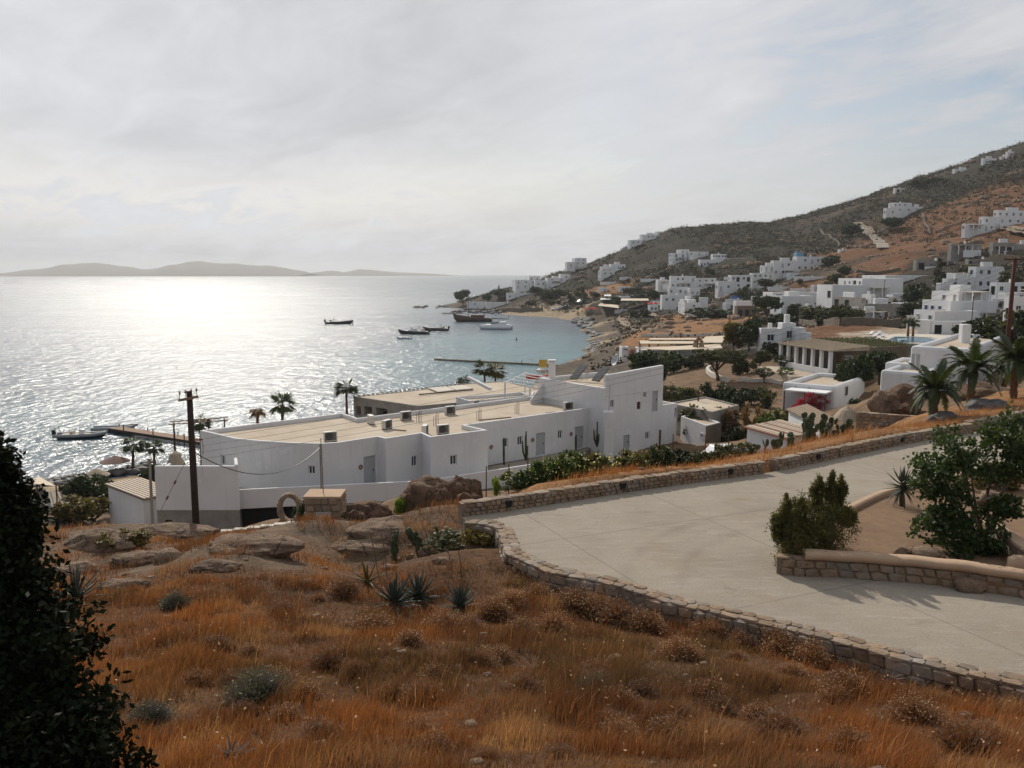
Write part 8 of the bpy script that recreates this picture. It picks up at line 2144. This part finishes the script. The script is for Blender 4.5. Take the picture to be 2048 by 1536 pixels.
def build_trees():
    T = [  # kind, u, vbase, vtop, width px, depth, material, seed, name, label
     ('umbrella', 1436, 752, 696, 92, 110, 'leaf_olive', 1, 'umbrella_pine', 'spreading umbrella pine with forked trunk in the bare garden'),
     ('round', 1520, 742, 698, 38, 118, 'leaf_olive', 2, 'garden_tree', 'round-headed garden tree between the umbrella pine and the columns'),
     ('ball', 1529, 764, 736, 30, 106, 'leaf_olive', 1, 'clipped_tree', 'small clipped ball tree in the middle of the bare garden'),
     ('ball', 1571, 762, 735, 26, 106, 'leaf_green', 2, 'clipped_tree', 'light green clipped tree near the garden steps'),
     ('ball', 1569, 738, 710, 34, 114, 'leaf_dark', 1, 'clipped_tree', 'dark clipped tree beside the column terrace'),
     ('bush', 1486, 742, 708, 34, 116, 'leaf_olive', 20, 'garden_bush', 'rounded dark bush behind the umbrella pine'),
     ('round', 1580, 716, 680, 46, 124, 'leaf_olive', 3, 'garden_tree', 'dark garden tree before the stepped white house'),
     ('bush', 1545, 706, 680, 34, 128, 'leaf_dark', 21, 'garden_bush', 'dark bush at the foot of the stepped white house'),
     ('round', 1466, 706, 640, 56, 136, 'leaf_yellow', 4, 'pine_tree', 'golden-green pine beside the beach club awnings'),
     ('round', 1497, 704, 638, 62, 133, 'leaf_dark', 5, 'pine_tree', 'tall dark pine against the stepped white house'),
     ('round', 1300, 752, 698, 76, 104, 'leaf_dark', 6, 'pine_tree', 'dark rounded pine behind the tower parapet'),
     ('bush', 1345, 730, 702, 60, 128, 'leaf_dark', 22, 'hedge_row', 'dark bush in the hedge below the beach club'),
     ('bush', 1392, 730, 704, 56, 130, 'leaf_dark', 20, 'hedge_row', 'dark bush in the hedge beside the umbrella pine'),
     ('bush', 1362, 798, 764, 66, 92, 'leaf_olive', 21, 'garden_bush', 'broad olive bush right behind the tower'),
     ('bush', 1432, 796, 766, 52, 92, 'leaf_dark', 22, 'garden_bush', 'dark bush at the end of the curved garden wall'),
     ('bush', 1468, 814, 768, 56, 90, 'leaf_dark', 20, 'garden_bush', 'large dark bush behind the flat concrete roof'),
     ('bush', 1502, 800, 770, 44, 94, 'leaf_dark', 21, 'garden_bush', 'dark bush under the low garden wall'),
     ('bush', 1535, 806, 776, 36, 92, 'leaf_olive', 22, 'garden_bush', 'rusty olive bush beside the rounded house'),
     ('bush', 1392, 842, 800, 70, 78, 'leaf_olive', 20, 'garden_bush', 'leafy bush in front of the flat concrete roof'),
     ('bush', 1445, 846, 806, 56, 77, 'leaf_dead', 21, 'garden_bush', 'dry brownish bush below the flat concrete roof'),
     ('bush', 1508, 850, 812, 40, 74, 'leaf_dead', 22, 'garden_bush', 'small rust-coloured bush by the yard'),
     ('bush', 1545, 846, 804, 60, 71, 'leaf_green', 20, 'garden_bush', 'fresh green vine-like bush behind the plank shed'),
     ('bush', 1592, 846, 812, 52, 69, 'leaf_shrub', 21, 'garden_bush', 'green bush between the two plank roofs'),
     ('bush', 1400, 885, 842, 44, 76, 'leaf_dark', 22, 'garden_bush', 'dark bush at the stone end of the annex'),
     ('bush', 1470, 880, 845, 44, 74, 'leaf_dark', 20, 'garden_bush', 'shadowy bush behind the parked hatchback'),
     ('bush', 1712, 818, 795, 30, 86, 'leaf_dark', 21, 'garden_bush', 'grey-green bush by the corner of the rounded house'),
     ('round', 1712, 760, 706, 60, 97, 'leaf_dark', 7, 'garden_tree', 'dark tree shading the portico house end'),
     ('round', 1762, 758, 700, 70, 98, 'leaf_dark', 8, 'garden_tree', 'large dark tree under the roof garden'),
     ('bush', 1690, 762, 728, 34, 96, 'leaf_dark', 22, 'garden_bush', 'dark bush below the garden steps'),
     ('round', 1960, 700, 632, 90, 100, 'leaf_dark', 9, 'hedge_tree', 'dense dark tree behind the detached chimney stack'),
     ('round', 2020, 702, 622, 100, 98, 'leaf_olive', 10, 'hedge_tree', 'dense olive tree beside the tall brown pole'),
     ('round', 2075, 706, 622, 100, 94, 'leaf_dark', 11, 'hedge_tree', 'dense dark tree at the end of the high hedge'),
     ('bush', 1940, 716, 684, 60, 96, 'leaf_dark', 21, 'garden_bush', 'dark hedge foot beside the villa roof'),
     ('bush', 2040, 760, 700, 80, 84, 'leaf_dark', 22, 'garden_bush', 'dark bush behind the farthest palm'),
     ('umbrella', 1534, 642, 586, 62, 240, 'leaf_dark', 3, 'umbrella_pine', 'tall umbrella pine at the end of the golden field'),
     ('round', 1590, 640, 604, 46, 228, 'leaf_dark', 12, 'village_tree', 'dark tree in front of the wide low house'),
     ('bush', 1570, 648, 622, 60, 222, 'leaf_dark', 20, 'village_bush', 'broad dark bush below the wide low house'),
     ('bush', 1610, 646, 622, 40, 220, 'leaf_dark', 21, 'village_bush', 'dark bush beside the domed outbuilding'),
     ('round', 1686, 634, 606, 36, 204, 'leaf_olive', 2, 'village_tree', 'olive tree between the porch house and the veranda house'),
     ('round', 1818, 636, 602, 50, 178, 'leaf_dark', 4, 'village_tree', 'dark tree left of the terraced villa'),
     ('cypress', 1876, 582, 516, 34, 262, 'leaf_dark', 1, 'cypress_tree', 'tall dark cypress before the shaded house'),
     ('bush', 1832, 596, 562, 60, 232, 'leaf_dark', 22, 'village_bush', 'dark bush beside the blank gable'),
     ('bush', 1860, 602, 572, 50, 228, 'leaf_olive', 20, 'village_bush', 'olive bush under the cypress'),
     ('cypress', 1808, 616, 574, 24, 222, 'leaf_dark', 2, 'cypress_tree', 'narrow dark cypress below the blank gable'),
     ('bush', 1774, 610, 588, 50, 226, 'leaf_yellow', 21, 'village_bush', 'ochre bush under the blank gable'),
     ('round', 2020, 578, 540, 50, 224, 'leaf_olive', 5, 'village_tree', 'dark bush tree right of the blue-windowed house'),
     ('round', 926, 606, 576, 36, 588, 'leaf_dark', 6, 'headland_tree', 'big round tree at the very tip of the headland'),
     ('round', 1000, 598, 574, 44, 572, 'leaf_dark', 7, 'headland_tree', 'dark tree on the headland beside the shore house'),
     ('round', 975, 602, 586, 26, 570, 'leaf_dark', 8, 'headland_tree', 'smaller tree left of the shore house'),
     ('cypress', 998, 590, 570, 10, 576, 'leaf_dark', 1, 'headland_tree', 'thin palm-like tree rising over the headland'),
     ('round', 1105, 612, 574, 60, 520, 'leaf_dark', 9, 'headland_tree', 'broad dark tree behind the far beach'),
     ('round', 1140, 604, 578, 40, 516, 'leaf_dark', 10, 'headland_tree', 'dark tree beside the golden patch of field'),
     ('round', 1072, 592, 572, 36, 556, 'leaf_dark', 11, 'headland_tree', 'dark tree below the headland villa'),
     ('round', 1232, 612, 590, 34, 420, 'leaf_dark', 12, 'village_tree', 'dark tree behind the wavy canopy'),
     ('round', 1310, 606, 578, 36, 396, 'leaf_dark', 2, 'village_tree', 'dark tree at the end of the long low house'),
     ('bush', 1440, 636, 612, 110, 318, 'leaf_dark', 22, 'village_bush', 'wide dark bush between the car and the bright stepped house'),
     ('round', 1390, 612, 590, 40, 352, 'leaf_olive', 3, 'village_tree', 'tree behind the bright stepped house'),
     ('round', 1530, 582, 556, 44, 366, 'leaf_dark', 4, 'village_tree', 'dark tree below the cascade of apartments'),
     ('round', 1502, 540, 528, 26, 450, 'leaf_bright_far', 5, 'village_tree', 'pale yellow-green tree before the blue-shuttered hotel'),
     ('round', 1662, 546, 506, 40, 398, 'leaf_dark', 6, 'village_tree', 'dark trees at the right end of the cascade'),
     ('round', 1700, 480, 440, 50, 470, 'leaf_dark', 7, 'hill_tree', 'dark tree on the hillside beside the lane'),
     ('round', 1780, 462, 432, 50, 448, 'leaf_dark', 8, 'hill_tree', 'dark tree below the hillside villa'),
     ('bush', 1860, 372, 350, 60, 536, 'leaf_olive', 20, 'hill_tree', 'scrubby trees on the skyline before the crest cottages'),
     ('bush', 1840, 376, 356, 40, 548, 'leaf_dark', 21, 'hill_tree', 'round bush on the skyline ridge'),
     ('bush', 1980, 350, 332, 50, 520, 'leaf_dark', 22, 'hill_tree', 'bushes below the tower house on the crest'),
    ]
    for kd, u, vb, vt, wpx, Y, mt, sd, nm, lb in T:
        p = P(u, vb, Y); zg = hz(p.x, p.y); z0 = min(p.z, zg) if zg < p.z + 3 else p.z
        h = P(u, vt, Y).z - z0; w_ = wpx / F * Y
        if Y < 130: w_ *= 1.3; h *= 1.06
        wf = {'umbrella': 1.35, 'round': .95, 'ball': .78, 'bush': 1.05, 'cypress': .3}[kd]
        tree(nm, kd, lb, 'tree' if kd != 'bush' else 'bush', (p.x, p.y, z0), h, w_ / (h * wf), mt, sd)
    # smaller trees among the houses of the valley
    rg = random.Random(8); k = 0; tries = 0
    while k < 95 and tries < 4000:
        tries += 1
        u = rg.uniform(1040, 1960); v = rg.uniform(548, 652)
        if v < 640 - (u - 1040) * .16 + rg.uniform(-10, 10) - 40 and u < 1300: continue
        p = gp(u, v, 150)
        if p.y > 620 or p.z < 4: continue
        if any(math.hypot(p.x - fx, p.y - fy) < fr + 1.5 or (abs(p.x - fx * p.y / fy) < fr * .8 and fy - 14 < p.y < fy) for fx, fy, fr in FOOT): continue
        if 1290 < u < 1500 and 630 < v < 672: continue
        h = rg.uniform(2.2, 5.0); kd = rg.choice(('round', 'bush', 'bush'))
        tree('valley_tree', kd, 'small dark tree growing among the white houses of the valley' if kd == 'round' else 'dark rounded bush growing among the white houses of the valley', 'tree' if kd == 'round' else 'bush', (p.x, p.y, p.z - .2), h, rg.uniform(.9, 1.5), rg.choice(('leaf_dark', 'leaf_dark', 'leaf_olive')), rg.choice((2, 4, 6, 8)) if kd == 'round' else rg.choice((20, 21, 22)), 'small trees among the valley houses' if kd == 'round' else 'bushes among the valley houses')
        k += 1
    for lb, u, vb, Y, th, L, sd in (('feather palm nearest the whale-backed boulder, leaning fronds over the terrace wall', 1866, 842, 46, 1.7, 1.75, 1), ('feather palm between the two grey boulders', 1940, 818, 50, 2.4, 1.9, 2), ('feather palm farthest up the slope by the tall brown pole', 2026, 800, 53, 2.5, 2.1, 3)):
        p = P(u, vb, Y); p.z = min(p.z, hz(p.x, p.y))
        feather_palm(lb, p, th, L, 34, sd)
    for i, u in enumerate((1816, 1826)):
        p = P(u, 668, 146); fan_palm(('small palm beside the pool terrace arch', 'small palm touching its neighbour by the pool arch')[i], p, 1.9, 1.3, 60 + i)

leaf('leaf_bright_far', (0.10, 0.12, 0.03), (0.14, 0.15, 0.04), 0.3, 0.8)
def build_scrub():
    """phrygana on the far hillside: many small clumps, one mass"""
    rng = np.random.default_rng(12)
    n = 60000
    yy = 150 + (760 - 150) * rng.uniform(0, 1, n) ** .8
    xx = yy * rng.uniform(-.08, .70, n)
    zz = height(xx, yy)
    dens = fbm(xx * .02, yy * .02, 31, 4) + .35 * fbm(xx * .09, yy * .09, 41, 3)
    kcol = ground_colours(xx, yy)
    rusty = kcol[:, 0] > .12
    keep = (zz > 2.5) & (rng.uniform(0, 1, n) < np.where(rusty, .42, .95) * np.clip(.62 + 4.5 * dens, .04, 1)) & (yy > 170)
    for fx, fy, fr in FOOT: keep &= (np.hypot(xx - fx, yy - fy) > fr * .8) & ~((abs(xx - fx * .97) < fr * .55) & (yy < fy) & (yy > fy - 16))
    gold = inside([xy(gp(u, v, 100)) for u, v in ((1290, 676), (1450, 672), (1500, 645), (1500, 633), (1370, 637), (1280, 664))], xx, yy); keep &= ~gold
    xx, yy, zz = xx[keep], yy[keep], zz[keep]
    k = len(xx); m_ = 10
    s = rng.uniform(.45, 1.7, k) * (1 + (rng.uniform(0, 1, k) < .1) * 1.2)
    d = rng.normal(size=(k, m_, 3)); d[..., 2] = abs(d[..., 2]) * .75
    cen = np.stack([xx, yy, zz + .05], 1)[:, None, :] + d * s[:, None, None] * [.55, .55, .5]
    V, Q = leaf_quads(cen.reshape(-1, 3), .8, .55, rng)
    rr = rusty[keep]
    tint = np.where((rng.uniform(0, 1, k) < np.where(rr, .6, .3))[:, None], np.array([[1.7, 1.25, .9]]), np.array([[1, 1, 1]])) * rng.uniform(.6, 1.5, (k, 1))
    me = np_mesh('scrub', V, Q, False, ('tint', np.repeat(tint, m_ * 4, 0)))
    tag(link('scrub', me, 'scrub'), 'dark low scrub covering the hillside', 'scrub', kind='stuff')
    # loose stones on the slopes
    base = rock_mesh(90, 1, .2, .4); bv = np.array([v.co[:] for v in base.vertices]); bf = np.array([p_.vertices[:] for p_ in base.polygons])
    n = 1500
    y = 170 + 560 * rng.uniform(0, 1, n); x = y * rng.uniform(.02, .68, n); z = height(x, y); kp = z > 2; x, y, z = x[kp], y[kp], z[kp]; k = len(x)
    s = (rng.uniform(.25, 1.0, k) ** 3 * 1.1)[:, None, None]
    V = (bv[None] * s * [1.2, .9, .7] + np.stack([x, y, z], 1)[:, None, :]).reshape(-1, 3)
    T = (bf[None] + (np.arange(k) * len(bv))[:, None, None]).reshape(-1, 3)
    cx_ = rng.uniform(.05, .66, 70); cy_ = rng.uniform(260, 640, 70)
    px_ = np.repeat(cx_ * cy_, 7) + rng.normal(size=490) * 6; py_ = np.repeat(cy_, 7) + rng.normal(size=490) * 9
    pz_ = height(px_, py_); kp = pz_ > 4
    for fx, fy, fr in FOOT: kp &= np.hypot(px_ - fx, py_ - fy) > fr + 2
    px_, py_, pz_ = px_[kp], py_[kp], pz_[kp]; s2 = rng.uniform(.5, 1.9, len(px_))[:, None, None]
    V2 = (bv[None] * s2 * [1.3, 1.0, .75] + np.stack([px_, py_, pz_], 1)[:, None, :]).reshape(-1, 3)
    T = np.concatenate([T, (bf[None] + (np.arange(len(px_)) * len(bv))[:, None, None]).reshape(-1, 3) + len(V)]); V = np.concatenate([V, V2])
    tag(link('hill_stones', np_mesh('hill_stones', V, T), 'boulder'), 'loose pale stones scattered over the hillside', 'stones', kind='stuff')
build_ground(); build_sea(); build_islands(); build_road()
build_near_walls(); build_planter(); build_near_plants(); build_rocks(); build_grass(); build_cushions()
build_hotel(); build_poles(); build_sea_things(); build_beach()
build_village(); build_trees(); build_scrub()
build_haze()
